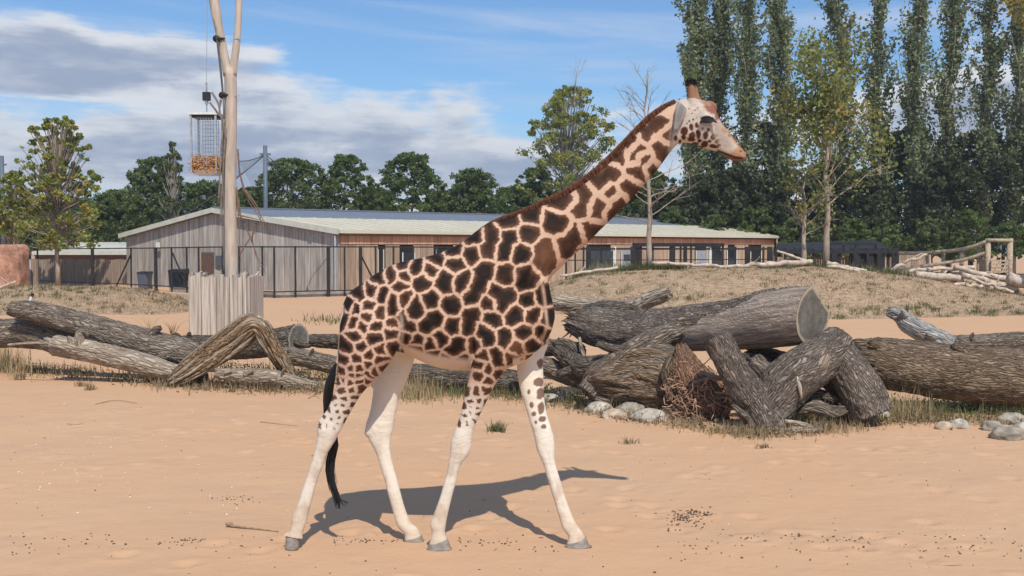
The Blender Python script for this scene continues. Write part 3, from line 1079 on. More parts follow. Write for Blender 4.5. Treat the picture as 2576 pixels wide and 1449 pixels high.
# ------------------------------------------------------------------ masts, netting, poles behind the barn
def mast(px, ytop, Y, r, label, group=None):
    top = at(px, ytop, Y)
    e = thing('net_mast', label, 'mast', (top.x, Y, 0), group)
    MB().tube([(top.x, Y, 0), (top.x, Y, top.z)], r, 12).build('pole', M['mast'], e, True)
    zz = at(px, ytop + 22, Y).z
    MB().bar((top.x - 0.42, Y, zz), (top.x + 0.42, Y, zz), 0.16, 0.14).build('yoke', M['mast'], e)
    return top


T1 = mast(667, 366, 82, 0.17, 'slate blue mast holding up the dark net, right of the feeding pole')
T2 = mast(4, 392, 95, 0.2, 'slate blue mast at the left edge behind the young tree')


def net(name, label, A, rim, sag=0.10, nu=14):
    """net hung from apex A to a rim of points"""
    rim = [Vector(p) for p in rim]
    P = spline([tuple(p) for p in rim], nu)
    V, Fc = [], []
    rows = 10
    for i in range(rows + 1):
        s = i / rows
        for p in P:
            q = lerp(A, Vector(p), s)
            L = (Vector(p) - A).length
            q.z -= sag * L * 4 * s * (1 - s)
            V.append(tuple(q))
    for i in range(rows):
        for k in range(nu - 1):
            Fc.append((i * nu + k, i * nu + k + 1, (i + 1) * nu + k + 1, (i + 1) * nu + k))
    link(name, new_mesh(name, V, Fc, M['net'], True), label=label, category='net')


A1 = at(667, 388, 82)
net('aviary_net', 'dark net sweeping down from the slate mast towards the barn roof on its right', A1,
    [at(600, 405, 84), at(690, 560, 86), at(780, 560, 92), at(880, 550, 96), at(960, 545, 98)], 0.06)
net('aviary_net', 'dark net hanging from the slate mast down to the left behind the feeding pole', A1,
    [at(600, 405, 84), at(540, 470, 86), at(430, 520, 90), at(300, 610, 92)], 0.05)
for px, yt, yb in ((725, 485, 640), (820, 472, 640), (843, 465, 640)):
    a = at(px, yt, 112)
    MB().tube([(a.x, 112, 0), a], 0.10, 8).build('thin_pole', M['bin_side'], None, True,
                                                label={725: 'short thin grey pole just right of the slate mast, behind the barn roof', 820: 'left of two close thin grey poles behind the barn roof', 843: 'right of two close thin grey poles behind the barn roof'}[px], category='pole')

# edge cables of the nets
nc = thing('net_cables', 'thin dark cables spreading from the slate mast to hold the net', 'cables', (A1.x, A1.y, 0))
for tgt in ((600, 405, 84), (960, 545, 98), (780, 560, 92), (540, 470, 86), (300, 610, 92)):
    e_ = at(*tgt)
    P = []
    for i in range(10):
        q = lerp(A1, e_, i / 9)
        q.z -= 0.05 * (e_ - A1).length * 4 * (i / 9) * (1 - i / 9)
        P.append(q)
    MB().tube(P, 0.035, 5).build('cable', M['rope'], nc, True)
# ------------------------------------------------------------------ trees
M['leaf_poplar'] = mat_leaf('poplar_leaf', (0.080, 0.100, 0.045), (0.32, 0.345, 0.195), trans=0.42)
M['leaf_dark'] = mat_leaf('dark_leaf', (0.060, 0.092, 0.034), (0.22, 0.27, 0.105), trans=0.5)
M['leaf_ever'] = mat_leaf('evergreen_leaf', (0.025, 0.036, 0.018), (0.115, 0.130, 0.058), trans=0.4)
M['leaf_mid'] = mat_leaf('green_leaf', (0.065, 0.10, 0.034), (0.21, 0.26, 0.095), trans=0.5)
M['leaf_yellow'] = mat_leaf('turning_leaf', (0.14, 0.17, 0.045), (0.40, 0.41, 0.13), (0.50, 0.37, 0.08), 0.06, 0.48)
M['leaf_sparse'] = mat_leaf('sparse_leaf', (0.11, 0.13, 0.04), (0.31, 0.32, 0.11), (0.42, 0.28, 0.06), 0.06, 0.4)
M['leaf_orange'] = mat_leaf('autumn_leaf', (0.15, 0.14, 0.045), (0.36, 0.28, 0.09), trans=0.4)


def leaf_cloud(name, P, size, mat, parent, tint=None, seed=1, elong=1.5, up=0.0, **tags):
    r = np.random.default_rng(seed)
    n = len(P)
    nrm = r.normal(size=(n, 3))
    nrm[:, 2] += up
    nrm /= np.linalg.norm(nrm, axis=1)[:, None]
    a = r.normal(size=(n, 3))
    a -= nrm * (a * nrm).sum(1)[:, None]
    a /= np.linalg.norm(a, axis=1)[:, None]
    b = np.cross(nrm, a)
    s = size * r.uniform(0.55, 1.35, n)[:, None]
    A, B = a * s * elong * 0.5, b * s * 0.5
    V = np.stack([P - A, P + B * 0.9 - A * 0.1, P + A, P - B * 0.9 - A * 0.1], 1).reshape(-1, 3)
    Fc = np.arange(n * 4).reshape(n, 4)
    me = new_mesh(name, V, Fc, mat, False)
    if tint is None:
        tint = r.uniform(0, 1, n)
    attr_f(me, 'tint', np.repeat(np.clip(tint, 0, 1), 4))
    return link(name, me, parent, kind='stuff', **tags)


def limb_path(a, d, L, bend, r, n=6):
    P = [Vector(a)]
    d = Vector(d).normalized()
    for i in range(n):
        d = (d + Vector((r.normal() * bend, r.normal() * bend, r.normal() * bend * 0.6))).normalized()
        P.append(P[-1] + d * (L / n))
    return P


def trunk_mesh(parent, pts, radii, mat, n=10):
    return MB().tube(pts, radii, n).build('trunk', mat, parent, True)


def poplar(px, ytop, Y, wpx, label, seed, zb=0.0, dens=1.0, mat='leaf_poplar', low=0.06):
    r = np.random.default_rng(seed)
    top = at(px, ytop, Y)
    base = Vector((top.x + r.uniform(-.3, .3), Y, zb))
    H = top.z - zb
    R = wpx / 2 * mpp(Y)
    e = thing('poplar_tree', label, 'tree', base, 'row of tall poplars on the right')
    tp = [base + Vector((math.sin(s * 5 + seed) * 0.15 * s * 3, 0, H * s)) for s in np.linspace(0, 0.97, 12)]
    trunk_mesh(e, tp, [0.30 * (1 - s * 0.93) for s in np.linspace(0, 1, 12)], M['bark_birch'])
    br = MB()
    pts, tn = [], []
    NL = int(120 * dens * H / 24)
    for i in range(NL):
        s = low + (0.97 - low) * (i + r.uniform()) / NL
        a = lerp(tp[min(int(s * 11), 10)], tp[min(int(s * 11) + 1, 11)], s * 11 % 1)
        az = r.uniform(0, 2 * math.pi)
        prof = math.sin(min(1.0, (1.02 - s) * 2.3) * math.pi / 2) ** 0.8 * (0.62 + 0.38 * math.sin(min(1, s * 3.5) * math.pi / 2))
        Rr = R * prof * (r.uniform(0.3, 1.05) + (0.45 if r.uniform() < 0.12 else 0.0)) * (0.8 + 0.4 * math.sin(s * 17 + seed * 1.7 + az) ** 2)
        L = min(Rr * r.uniform(2.6, 3.6) + 0.5, (1.03 - s) * H + 0.4)
        o = Rr / max(L, .1)
        d = Vector((math.cos(az) * o, math.sin(az) * o, 1.0))
        P = limb_path(a, d, L, 0.07, r)
        if i % 2 == 0:
            br.tube(P, [0.055 * (1 - j / 7) + 0.012 for j in range(len(P))], 5, False)
        m_ = int(95 * dens * (0.4 + prof) * r.choice([0.25, 0.7, 1.2, 1.7]))
        u = r.uniform(0.18, 1.02, m_) * (len(P) - 1)
        ii = np.clip(u.astype(int), 0, len(P) - 2)
        PA = np.array([tuple(p) for p in P])
        q = PA[ii] + (PA[ii + 1] - PA[ii]) * (u - ii)[:, None]
        q += r.normal(size=q.shape) * np.array([0.22, 0.22, 0.30]) * (0.6 + R * 0.22)
        pts.append(q)
        tn.append(np.clip(r.normal(0.45 + r.uniform(-.2, .25), 0.26, m_), 0, 1))
    br.build('branches', M['bark_birch'], e, True, kind='stuff')
    P = np.concatenate(pts)
    P[:, 2] = np.maximum(P[:, 2], zb + 0.3)
    leaf_cloud('crown', P, 0.275, M[mat], e, np.concatenate(tn), seed, 1.35)
    return e


def broad_tree(name, px, ytop, Y, wpx, label, seed, mat='leaf_dark', n=7000, size=0.30, low=0.12, lumps=46, group=None, zb=0.0, bark='bark_dark', trunk_r=0.25, peak=1.0, gap=0.0, cat='tree', ybot=None, limbs_on=True, lumpr=0.26):
    """rounded crown made of many uneven leaf clumps hung on limbs"""
    r = np.random.default_rng(seed)
    top = at(px, ytop, Y)
    base = Vector((top.x, Y, zb))
    H = top.z - zb
    R = wpx / 2 * mpp(Y)
    e = thing(name, label, cat, base, group)
    zlow = H * low if ybot is None else at(px, ybot, Y).z - zb
    tp = [base + Vector((math.sin(s * 4 + seed) * 0.12 * R * s, math.cos(s * 3 + seed) * 0.1 * R * s, H * 0.9 * s)) for s in np.linspace(0, 1, 9)]
    trunk_mesh(e, tp, [trunk_r * (1 - s * 0.9) for s in np.linspace(0, 1, 9)], M[bark])
    br = MB()
    pts, tn = [], []
    ch = H - zlow
    per = n // lumps
    for i in range(lumps):
        h = r.uniform(0, 1) ** 0.85
        az = r.uniform(0, 2 * math.pi)
        prof = math.sqrt(max(0.0, 1 - (max(0.0, h - 0.30) / 0.72) ** (2.0 * peak))) * (0.86 + 0.14 * min(1, h / 0.3))
        rad = R * prof * r.uniform(0.35, 1.0) * r.uniform(0.8, 1.12)
        c = base + Vector((math.cos(az) * rad, math.sin(az) * rad * 0.9, zlow + ch * (0.04 + 0.94 * h)))
        lr = R * lumpr * r.uniform(0.6, 1.35) * (1.0 - 0.45 * h)
        m_ = int(per * r.uniform(0.5, 1.5))
        v = r.normal(size=(m_, 3))
        v /= np.linalg.norm(v, axis=1)[:, None]
        v *= (lr * (r.uniform(0, 1, m_) ** 0.45))[:, None]
        v[:, 2] *= 0.75
        q = np.array(tuple(c)) + v
        pts.append(q)
        sh = r.uniform(-0.22, 0.28)
        tn.append(np.clip(r.normal(0.42 + sh, 0.22, m_), 0, 1))
        if limbs_on:
            a = lerp(tp[2], tp[7], min(1, max(0, h * 0.8)))
            mid = lerp(a, c, 0.5) + Vector((0, 0, -0.06 * R))
            br.tube([a, mid, c], [trunk_r * 0.26, trunk_r * 0.16, 0.02], 5, False)
    if limbs_on:
        br.build('branches', M[bark], e, True, kind='stuff')
    P = np.concatenate(pts)
    T = np.concatenate(tn)
    keep = P[:, 2] > zb + 0.2
    P, T = P[keep], T[keep]
    if gap > 0:
        k = fbm(P * (1.4 / max(R, 1) * 2.2) + seed, 2, seed) > gap
        P, T = P[k], T[k]
    leaf_cloud('crown', P, size, M[mat], e, T, seed + 1, 1.4)
    return e


def bare_tree(name, label, base, top, levels, seed, mat, r0, spread, first=0.25, cat='tree', nb=9, lean=0.6, leaf=None):
    """leafless tree: tapering stem, ascending limbs that fork twice"""
    r = np.random.default_rng(seed)
    e = thing(name, label, cat, base)
    base, top = Vector(base), Vector(top)
    H = (top - base).length
    n = 12
    tp = [lerp(base, top, s) + Vector((r.normal() * 0.01 * H * s, 0, 0)) for s in np.linspace(0, 1, n)]
    trunk_mesh(e, tp, [r0 * (1 - 0.9 * s) + 0.006 for s in np.linspace(0, 1, n)], mat, 8)
    br = MB()
    tips = []
    for i in range(nb):
        s = first + (0.92 - first) * i / nb + r.uniform(0, 0.04)
        a = lerp(tp[int(s * (n - 1))], tp[min(n - 1, int(s * (n - 1)) + 1)], (s * (n - 1)) % 1)
        az = r.uniform(0, 2 * math.pi)
        L = spread * (1.1 - 0.55 * s) * r.uniform(0.7, 1.2)
        d = Vector((math.cos(az), math.sin(az) * 0.8, lean + s * 0.9))
        P = limb_path(a, d, L, 0.16, r, 6)
        rr = r0 * 0.27 * (1 - s * 0.6)
        br.tube(P, [rr * (1 - j / 7.5) + 0.004 for j in range(7)], 5, False)
        for k in range(levels):
            for j in (2, 3, 4, 5):
                if r.uniform() < 0.85:
                    dd = (P[j + 1] - P[j]).normalized() + Vector((r.normal() * .6, r.normal() * .6, r.normal() * .4 + .25))
                    Q = limb_path(P[j], dd, L * r.uniform(0.25, 0.55), 0.2, r, 4)
                    br.tube(Q, [rr * 0.45 * (1 - q / 5.2) + 0.003 for q in range(5)], 4, False)
                    tips += Q[2:]
                    for _ in range(2):
                        dd2 = (Q[2] - Q[1]).normalized() + Vector((r.normal() * .7, r.normal() * .7, r.normal() * .4 + .2))
                        W = limb_path(Q[2], dd2, L * 0.2, 0.25, r, 3)
                        br.tube(W, [rr * 0.25, rr * 0.2, rr * 0.12, 0.003], 3, False)
                        tips += W[1:]
    br.build('branches', mat, e, True, kind='stuff')
    if leaf:
        m_, cnt, size, sp = leaf
        T = np.array([tuple(q) for q in tips])
        P = T[r.integers(0, len(T), cnt)] + r.normal(size=(cnt, 3)) * sp
        leaf_cloud('crown', P, size, M[m_], e, None, seed, 1.4)
    return e


ORD = ['first', 'second', 'third', 'fourth', 'fifth', 'sixth', 'seventh', 'eighth', 'ninth', 'tenth']
POP = [(1752, -70, 103, 100, 1.2), (1806, -95, 105, 88, 1.1), (1872, -50, 101, 92, 0.95), (1960, -60, 102, 104, 1.0), (2122, -90, 104, 122, 1.0), (2216, -40, 103, 88, 0.85),
       (2306, -110, 101, 102, 0.95), (2394, -70, 104, 108, 0.95), (2486, -45, 102, 84, 0.8), (2564, -100, 100, 98, 0.95)]
for i, (px, yt, Y, wd, de) in enumerate(POP):
    lab = '%s tall slender poplar from the left in the row on the right' % ORD[i]
    if i == 0:
        lab = 'tall poplar directly behind the giraffe\'s horns, leftmost of the poplar row'
    if i == len(POP) - 1:
        lab = 'tall poplar cut off by the right edge, last of the row'
    poplar(px, yt, Y, wd * 1.0, lab, 40 + i, dens=de * 0.76)

# darker evergreens filling in under the poplars
EV = [(1690, 480, 99, 150), (1770, 440, 98, 150), (1850, 420, 100, 140), (1915, 300, 106, 120), (1995, 430, 99, 150), (2090, 400, 100, 150), (2170, 430, 98, 140), (2250, 330, 106, 140),
      (2300, 320, 105, 150), (2390, 400, 98, 150), (2450, 330, 104, 140), (2530, 330, 103, 150), (2600, 310, 100, 160)]
for i, (px, yt, Y, wd) in enumerate(EV):
    broad_tree('evergreen_tree', px, yt, Y, wd * 1.5, 'dark evergreen tree under the poplars, %s from the left' % (ORD[i] if i < 10 else ['eleventh', 'twelfth', 'thirteenth'][i - 10]),
               70 + i, 'leaf_ever', 11000, 0.27, 0.0, 220, 'dark evergreens below the poplars', ybot=650, trunk_r=0.2, lumpr=0.19, limbs_on=False)
# low green shrubs along their foot
LOW = [(1690, 520, 95, 110, 'leaf_mid'), (1800, 540, 94, 100, 'leaf_mid'), (1905, 520, 96, 130, 'leaf_mid'), (2010, 545, 93, 120, 'leaf_dark'), (2130, 550, 92, 140, 'leaf_mid'), (2240, 560, 90, 120, 'leaf_mid'), (2345, 545, 90, 130, 'leaf_dark'),
       (2440, 530, 88, 140, 'leaf_mid'), (2540, 560, 86, 140, 'leaf_dark')]
for i, (px, yt, Y, wd, mt) in enumerate(LOW):
    broad_tree('shrub', px, yt, Y, wd, 'low %s shrub below the evergreens, %s from the left' % ('green' if mt == 'leaf_mid' else 'dark green', ORD[i]), 90 + i, mt, 3600, 0.22, 0.0, 90, 'shrubs at the foot of the evergreens', ybot=655, trunk_r=0.1, cat='shrub', lumpr=0.18, limbs_on=False)

# trees behind the barn, left to centre
BT = [(-40, 470, 105, 170, 'leaf_dark', 'dark tree at the left edge, left of the young turning tree'),
      (70, 500, 108, 170, 'leaf_dark', 'dark tree behind the young turning tree'),
      (205, 500, 104, 170, 'leaf_dark', 'dark tree between the young turning tree and the wispy birch'),
      (300, 480, 105, 150, 'leaf_dark', 'rounded dark tree left of the wispy birch'),
      (388, 395, 100, 135, 'leaf_dark', 'dense dark green tree left of the feed cage'),
      (520, 455, 103, 170, 'leaf_dark', 'dark tree directly behind the feed cage'),
      (628, 470, 106, 130, 'leaf_dark', 'dark tree between the feeding pole and the slate mast'),
      (735, 398, 104, 178, 'leaf_dark', 'big round dark green tree right of the slate mast'),
      (872, 388, 105, 132, 'leaf_mid', 'round green tree behind the two thin poles'),
      (945, 470, 110, 110, 'leaf_dark', 'low dark tree between the two round green trees'),
      (1032, 384, 104, 160, 'leaf_mid', 'tallest round green tree above the middle of the barn roof'),
      (1112, 480, 109, 110, 'leaf_dark', 'low dark tree right of the tallest round green tree'),
      (1190, 424, 104, 150, 'leaf_mid', 'round green tree left of the giraffe\'s neck'),
      (1285, 470, 107, 120, 'leaf_mid', 'low green tree against the giraffe\'s neck base'),
      (1350, 420, 110, 120, 'leaf_mid', 'green tree left of the yellowing tree behind the neck'),
      (1560, 440, 112, 150, 'leaf_dark', 'dark tree behind the neck, under the bare sapling'),
      (1640, 430, 106, 140, 'leaf_dark', 'dark tree behind the bare sapling, right of the neck')]
for i, (px, yt, Y, wd, mt, lab) in enumerate(BT):
    broad_tree('deciduous_tree', px, yt, Y, wd * 1.34, lab, 120 + i, mt, 17000, 0.215, 0.0, 380, 'trees behind the barn', ybot=640, peak=1.0, lumpr=0.155, limbs_on=(i % 3 == 0))
# wispy birch
broad_tree('birch_tree', 432, 352, 97, 85, 'wispy birch with thin pointed top left of the feed cage', 150, 'leaf_dark', 5200, 0.20, 0.2, 120, None, peak=0.55, gap=0.36, bark='bark_birch', lumpr=0.2)
# thin pale saplings near it
# young tree turning yellow at left
broad_tree('young_tree', 140, 288, 68, 225, 'young tree turning yellow in front of the timber fence at left', 160, 'leaf_yellow', 17000, 0.165, 0.2, 300, None, zb=0.0, bark='bark_pale', trunk_r=0.17, gap=0.42, ybot=640, lumpr=0.125)
broad_tree('young_tree', 30, 430, 70, 130, 'smaller yellowing tree at the left edge above the red rockwork', 162, 'leaf_yellow', 5200, 0.19, 0.25, 110, None, bark='bark_pale', trunk_r=0.1, gap=0.40, ybot=600, lumpr=0.17)
# yellowing tree behind the neck, with a bare leader
broad_tree('tall_tree', 1437, 212, 108, 285, 'tall yellow-green tree with bare tip behind the giraffe\'s neck', 165, 'leaf_yellow', 19000, 0.23, 0.3, 320, None, bark='bark_birch', trunk_r=0.22, gap=0.36, ybot=585, peak=0.68, lumpr=0.14)
l0, l1 = at(1440, 260, 108), at(1443, 145, 108)
lead = bare_tree('bare_leader', 'bare twiggy tree tip rising above the yellow-green tree behind the neck', (l0.x, l0.y + 0.3, 0), l1, 1, 166, M['bark_birch'], 0.16, 3.4, first=0.72, nb=7, lean=1.6)

# saplings on the mound
b0 = mr_pt(1634, 46.8, -0.1)
bare_tree('bare_sapling', 'leafless sapling on the mound just right of the giraffe\'s neck', b0, at(1626, 185, 46.8), 1, 170, M['bark_pale'], 0.13, 2.6, first=0.24, nb=30, lean=0.18)
b1 = mr_pt(2022, 47.6, -0.1)
bare_tree('pale_sapling', 'pale leafless sapling on the mound, left of the yellowing sapling', b1, at(2025, 430, 47.6), 1, 173, M['bark_pale'], 0.13, 1.7, first=0.28, nb=20, lean=0.3, leaf=('leaf_sparse', 500, 0.12, 0.22))
b2 = mr_pt(2078, 47.2, -0.1)
bare_tree('turning_sapling', 'tall thin sapling with sparse yellow-green leaves on the mound at right', b2, at(2088, 150, 47.2), 1, 176, M['bark_pale'], 0.15, 3.3, first=0.30, nb=22, lean=0.75, leaf=('leaf_sparse', 4600, 0.15, 0.36))
# branch of a tree outside the frame reaching into the top right corner
br_ = bare_tree('overhanging_tree', 'autumn-leaved branches reaching into the top right corner', (at(2660, 0, 44).x, 44, 0.0), at(2650, -110, 44), 1, 181, M['bark_pale'], 0.2, 3.6, first=0.80, nb=14, lean=-0.75, leaf=('leaf_orange', 1900, 0.15, 0.25))
# ------------------------------------------------------------------ dead wood
M['bark_grey'] = mat_bark('grey_bark', (0.135, 0.104, 0.080), (0.42, 0.35, 0.285), scale=5.0, bump=0.03)
M['bark_oak'] = mat_bark('oak_bark', (0.115, 0.09, 0.073), (0.42, 0.35, 0.295), scale=7.0, bump=0.03, peel=((0.42, 0.345, 0.285), 0.5))
M['bark_brown'] = mat_bark('brown_bark', (0.135, 0.092, 0.064), (0.41, 0.305, 0.215), scale=5.5, bump=0.03)
M['bark_black'] = mat_bark('black_bark', (0.095, 0.075, 0.06), (0.27, 0.225, 0.185), scale=5.5, bump=0.03)  # tones darker than the grey and brown bark
M['split_wood'] = mat_bark('split_wood', (0.17, 0.10, 0.055), (0.46, 0.325, 0.20), scale=5.5, bump=0.03)
M['pale_wood'] = mat_bark('pale_dead_wood', (0.30, 0.235, 0.175), (0.55, 0.46, 0.365), scale=4.5, bump=0.02)
M['silver_wood'] = mat_bark('silver_wood', (0.26, 0.25, 0.235), (0.52, 0.49, 0.45), scale=4.5, bump=0.02)
M['red_root'] = mat_bark('red_root', (0.24, 0.13, 0.08), (0.48, 0.30, 0.20), scale=7.0, bump=0.03)


def mat_cut(name, heart, rim):
    m, t, b = mat_new(name, 0.9, 0.15)
    v = attr(t, 'cut')                       # (radius share, angle, offset)
    sp = t.new('ShaderNodeSeparateXYZ')
    t.l.new(v, sp.inputs[0])
    p = geo_pos(t)
    wob = t.noise(p, 6.0, 4.0)
    rr = t.math('ADD', sp.outputs[0], t.math('MULTIPLY', t.math('SUBTRACT', wob, 0.5), 0.10))
    rings = t.math('SINE', t.math('MULTIPLY', rr, 95.0))
    blot = t.noise(p, 8.0, 6.0, 0.65)
    c = t.mix(t.smooth(blot, 0.3, 0.75), tuple(x * 0.7 for x in heart), tuple(x * 1.35 for x in heart))
    c = t.mix(t.math('MULTIPLY', t.smooth(rings, -0.4, 0.9), 0.25), c, tuple(x * 0.6 for x in heart))
    c = t.mix(t.smooth(rr, 0.84, 0.93), c, rim)
    t.put(b.inputs['Base Color'], c)
    add_bump(t, b, t.math('ADD', rings, blot), 0.4, 0.004)
    return m


M['cut_grey'] = mat_cut('grey_cut_face', (0.165, 0.148, 0.128), (0.40, 0.33, 0.24))
M['cut_tan'] = mat_cut('tan_cut_face', (0.33, 0.28, 0.21), (0.50, 0.43, 0.33))


def log_part(parent, name, pts, mat, seed, ends=('cut', 'cut'), n=72, step=0.022, amp=0.17, ridge=0.036, squash=1.0, cutm='cut_tan', end_n=None, peel=None, lump=1.3, rfreq=13.0, label=None, pts3=False, clip=None):
    """pts: (picture x, picture y, distance, radius in picture units)"""
    if pts3:
        P = np.array([[p[0], p[1], p[2], p[3]] for p in pts], float)
    else:
        P = np.array([list(at(a, b, c)) + [d * mpp(c)] for a, b, c, d in pts], float)
    L = np.linalg.norm(np.diff(P[:, :3], axis=0), axis=1).sum()
    m = max(8, int(L / step))
    Q = spline(P, m)
    tan = np.gradient(Q[:, :3], axis=0)
    tan /= np.linalg.norm(tan, axis=1)[:, None]
    if end_n is not None:
        e = np.array(end_n, float)
        e /= np.linalg.norm(e)
        wgt = sstep(0.80, 1.0, np.linspace(0, 1, m))[:, None]
        fr = tan * (1 - wgt) + e * wgt
        fr /= np.linalg.norm(fr, axis=1)[:, None]
    else:
        fr = tan
    up = np.array([0.0, 0.0, 1.0])
    if abs(tan[:, 2]).mean() > 0.8:
        up = np.array([0.0, 1.0, 0.0])
    V = np.zeros((m, n, 3))
    B = np.zeros((m, n, 3))
    ang = np.linspace(0, 2 * math.pi, n, endpoint=False)
    ln = np.r_[0, np.cumsum(np.linalg.norm(np.diff(Q[:, :3], axis=0), axis=1))]
    rm = Q[:, 3].mean()
    for i in range(m):
        s = np.cross(fr[i], up)
        s /= np.linalg.norm(s)
        u = np.cross(s, fr[i])
        V[i] = Q[i, :3] + 0 * ang[:, None]
        B[i, :, 0] = np.cos(ang) * rm
        B[i, :, 1] = np.sin(ang) * rm
        B[i, :, 2] = ln[i] * 0.26
        dirs = np.cos(ang)[:, None] * s + np.sin(ang)[:, None] * u * squash
        rr_ = np.full(n, Q[i, 3])
        if clip is not None:                         # split flat on one side towards the far end
            ca, cs = clip
            cd = np.cos(ang - ca)
            w_ = sstep(0.55, 0.95, i / (m - 1))
            lim = np.where(cd > 0.05, cs * Q[i, 3] / np.maximum(cd, 0.05), 9.0)
            rr_ = rr_ * (1 - w_) + np.minimum(rr_, lim) * w_
        V[i] += dirs * rr_[:, None]
    flatB = B.reshape(-1, 3)
    lo = fbm(flatB * np.array([lump / rm * 0.5, lump / rm * 0.5, 4.5]) + seed * 3.7, 3, seed) - 0.5
    rd = vnoise(flatB * np.array([rfreq * 1.6, rfreq * 1.6, rfreq * 1.7]) + seed, seed + 2)
    rd2 = vnoise(flatB * np.array([rfreq * 3.6, rfreq * 3.6, rfreq * 3.2]) + seed, seed + 5)
    rg = (1 - np.abs(2 * rd - 1)) * 0.7 + (1 - np.abs(2 * rd2 - 1)) * 0.4
    pl = np.zeros(m * n)
    if peel is not None:
        pl = peel(np.repeat(np.linspace(0, 1, m), n), np.tile(ang, m), flatB)
    ctr = np.repeat(Q[:, :3], n, axis=0)
    d = V.reshape(-1, 3) - ctr
    dl = np.linalg.norm(d, axis=1)[:, None]
    W = V.reshape(-1, 3) + d * (lo[:, None] * amp * 2) + d / dl * ((rg - 0.5) * ridge * (1 - 0.8 * (pl > .5)) - 0.014 * (pl > 0.5))[:, None]
    V = W.reshape(m, n, 3)
    # ragged broken ends
    for side, kind in ((0, ends[0]), (m - 1, ends[1])):
        if kind == 'broken':
            k = max(3, int(0.10 * m))
            rr = np.random.default_rng(seed + side)
            jag = rr.uniform(-1, 1, n)
            jag = (jag + np.roll(jag, 1)) * 0.5
            for j in range(k):
                i = side + j if side == 0 else side - j
                w_ = (1 - j / k)
                V[i] += (tan[i] * (-1 if side == 0 else 1))[None] * (jag * Q[i, 3] * 0.8 * w_ ** 1.5)[:, None]
                V[i] = Q[i, :3] + (V[i] - Q[i, :3]) * (1 - 0.22 * w_ ** 2)
    idx = (np.arange(m - 1)[:, None] * n + np.arange(n)[None])
    nx = (np.arange(m - 1)[:, None] * n + (np.arange(n)[None] + 1) % n)
    Fq = np.stack([idx, nx, nx + n, idx + n], 2).reshape(-1, 4)
    Vall = V.reshape(-1, 3)
    faces = [tuple(int(x) for x in f) for f in Fq]
    extra, eb, epl = [], [], []
    for side, kind in ((0, ends[0]), (m - 1, ends[1])):
        c = V[side].mean(0)
        if kind in ('broken', 'closed'):
            ci = m * n + len(extra)
            extra.append(c - tan[side] * (0.4 * Q[side, 3]) * (-1 if side == 0 else 1))
            eb.append(B[side].mean(0))
            epl.append(0)
            for k in range(n):
                a, b = side * n + k, side * n + (k + 1) % n
                faces.append((a, ci, b)[::-1] if side else (a, ci, b))
    me = new_mesh(name, np.vstack([Vall] + ([np.array(extra)] if extra else [])), faces, mat, True)
    attr_v(me, 'bark', np.vstack([flatB] + ([np.array(eb)] if eb else [])))
    attr_f(me, 'peel', np.r_[pl, epl])
    o = link(name, me, parent)
    if label:
        o['label'] = label
    for side, kind in ((0, ends[0]), (m - 1, ends[1])):
        if kind == 'cut':
            ring = V[side]
            c = ring.mean(0)
            tn = fr[side] * (-1 if side == 0 else 1)
            rows = 5
            pv, ca = [], []
            for j in range(rows):
                q = 1 - j / rows
                z = tn * (0.004 if j == 0 else 0.004 + 0.01 * (fbm(ring * 9 + j, 2, seed)[:, None] - 0.5))
                pv.append(c + (ring - c) * q * (0.997 if j == 0 else 1) + z)
                ca.append(np.stack([np.full(n, q), ang, np.zeros(n)], 1))
            pv = np.vstack(pv + [c[None] + tn * 0.004])
            ca = np.vstack(ca + [np.zeros((1, 3))])
            fc = []
            for j in range(rows - 1):
                for k in range(n):
                    k2 = (k + 1) % n
                    fc.append((j * n + k, j * n + k2, (j + 1) * n + k2, (j + 1) * n + k))
            for k in range(n):
                fc.append(((rows - 1) * n + k, (rows - 1) * n + (k + 1) % n, rows * n))
            if side == 0:
                fc = [f[::-1] for f in fc]
            cm = new_mesh('cut_end', pv, fc, M[cutm], False)
            attr_v(cm, 'cut', ca)
            link('cut_end', cm, o)
    return o


def log(name, label, pts, mat, seed, cat='log', **kw):
    c = at(*pts[len(pts) // 2][:3])
    e = thing(name, label, cat, (c.x, c.y, 0))
    log_part(e, 'trunk', pts, M[mat], seed, **kw)
    if cat == 'log':
        r = np.random.default_rng(seed + 900)
        for q in range(int(r.integers(2, 5))):              # snapped branch stubs
            i = r.integers(0, len(pts) - 1)
            s = r.uniform(0, 1)
            p = [pts[i][c] * (1 - s) + pts[i + 1][c] * s for c in range(4)]
            a = r.uniform(-0.6, 3.4)
            sx, sy = math.cos(a), math.sin(a)
            L = p[3] * r.uniform(1.2, 1.75)
            w_ = p[3] * r.uniform(0.16, 0.34)
            k = 0.5
            log_part(e, 'branch_stub', [(p[0] + sx * p[3] * k * .3, p[1] - sy * p[3] * k, p[2] - 0.10, w_ * 1.5), (p[0] + sx * L * .5, p[1] - sy * L * 0.85, p[2] - 0.14, w_), (p[0] + sx * L * .8, p[1] - sy * L, p[2] - 0.17, w_ * .7)],
                     M[mat], seed * 10 + q, ends=('closed', 'broken'), n=18, amp=0.2, ridge=0.012, step=0.02)
    return e


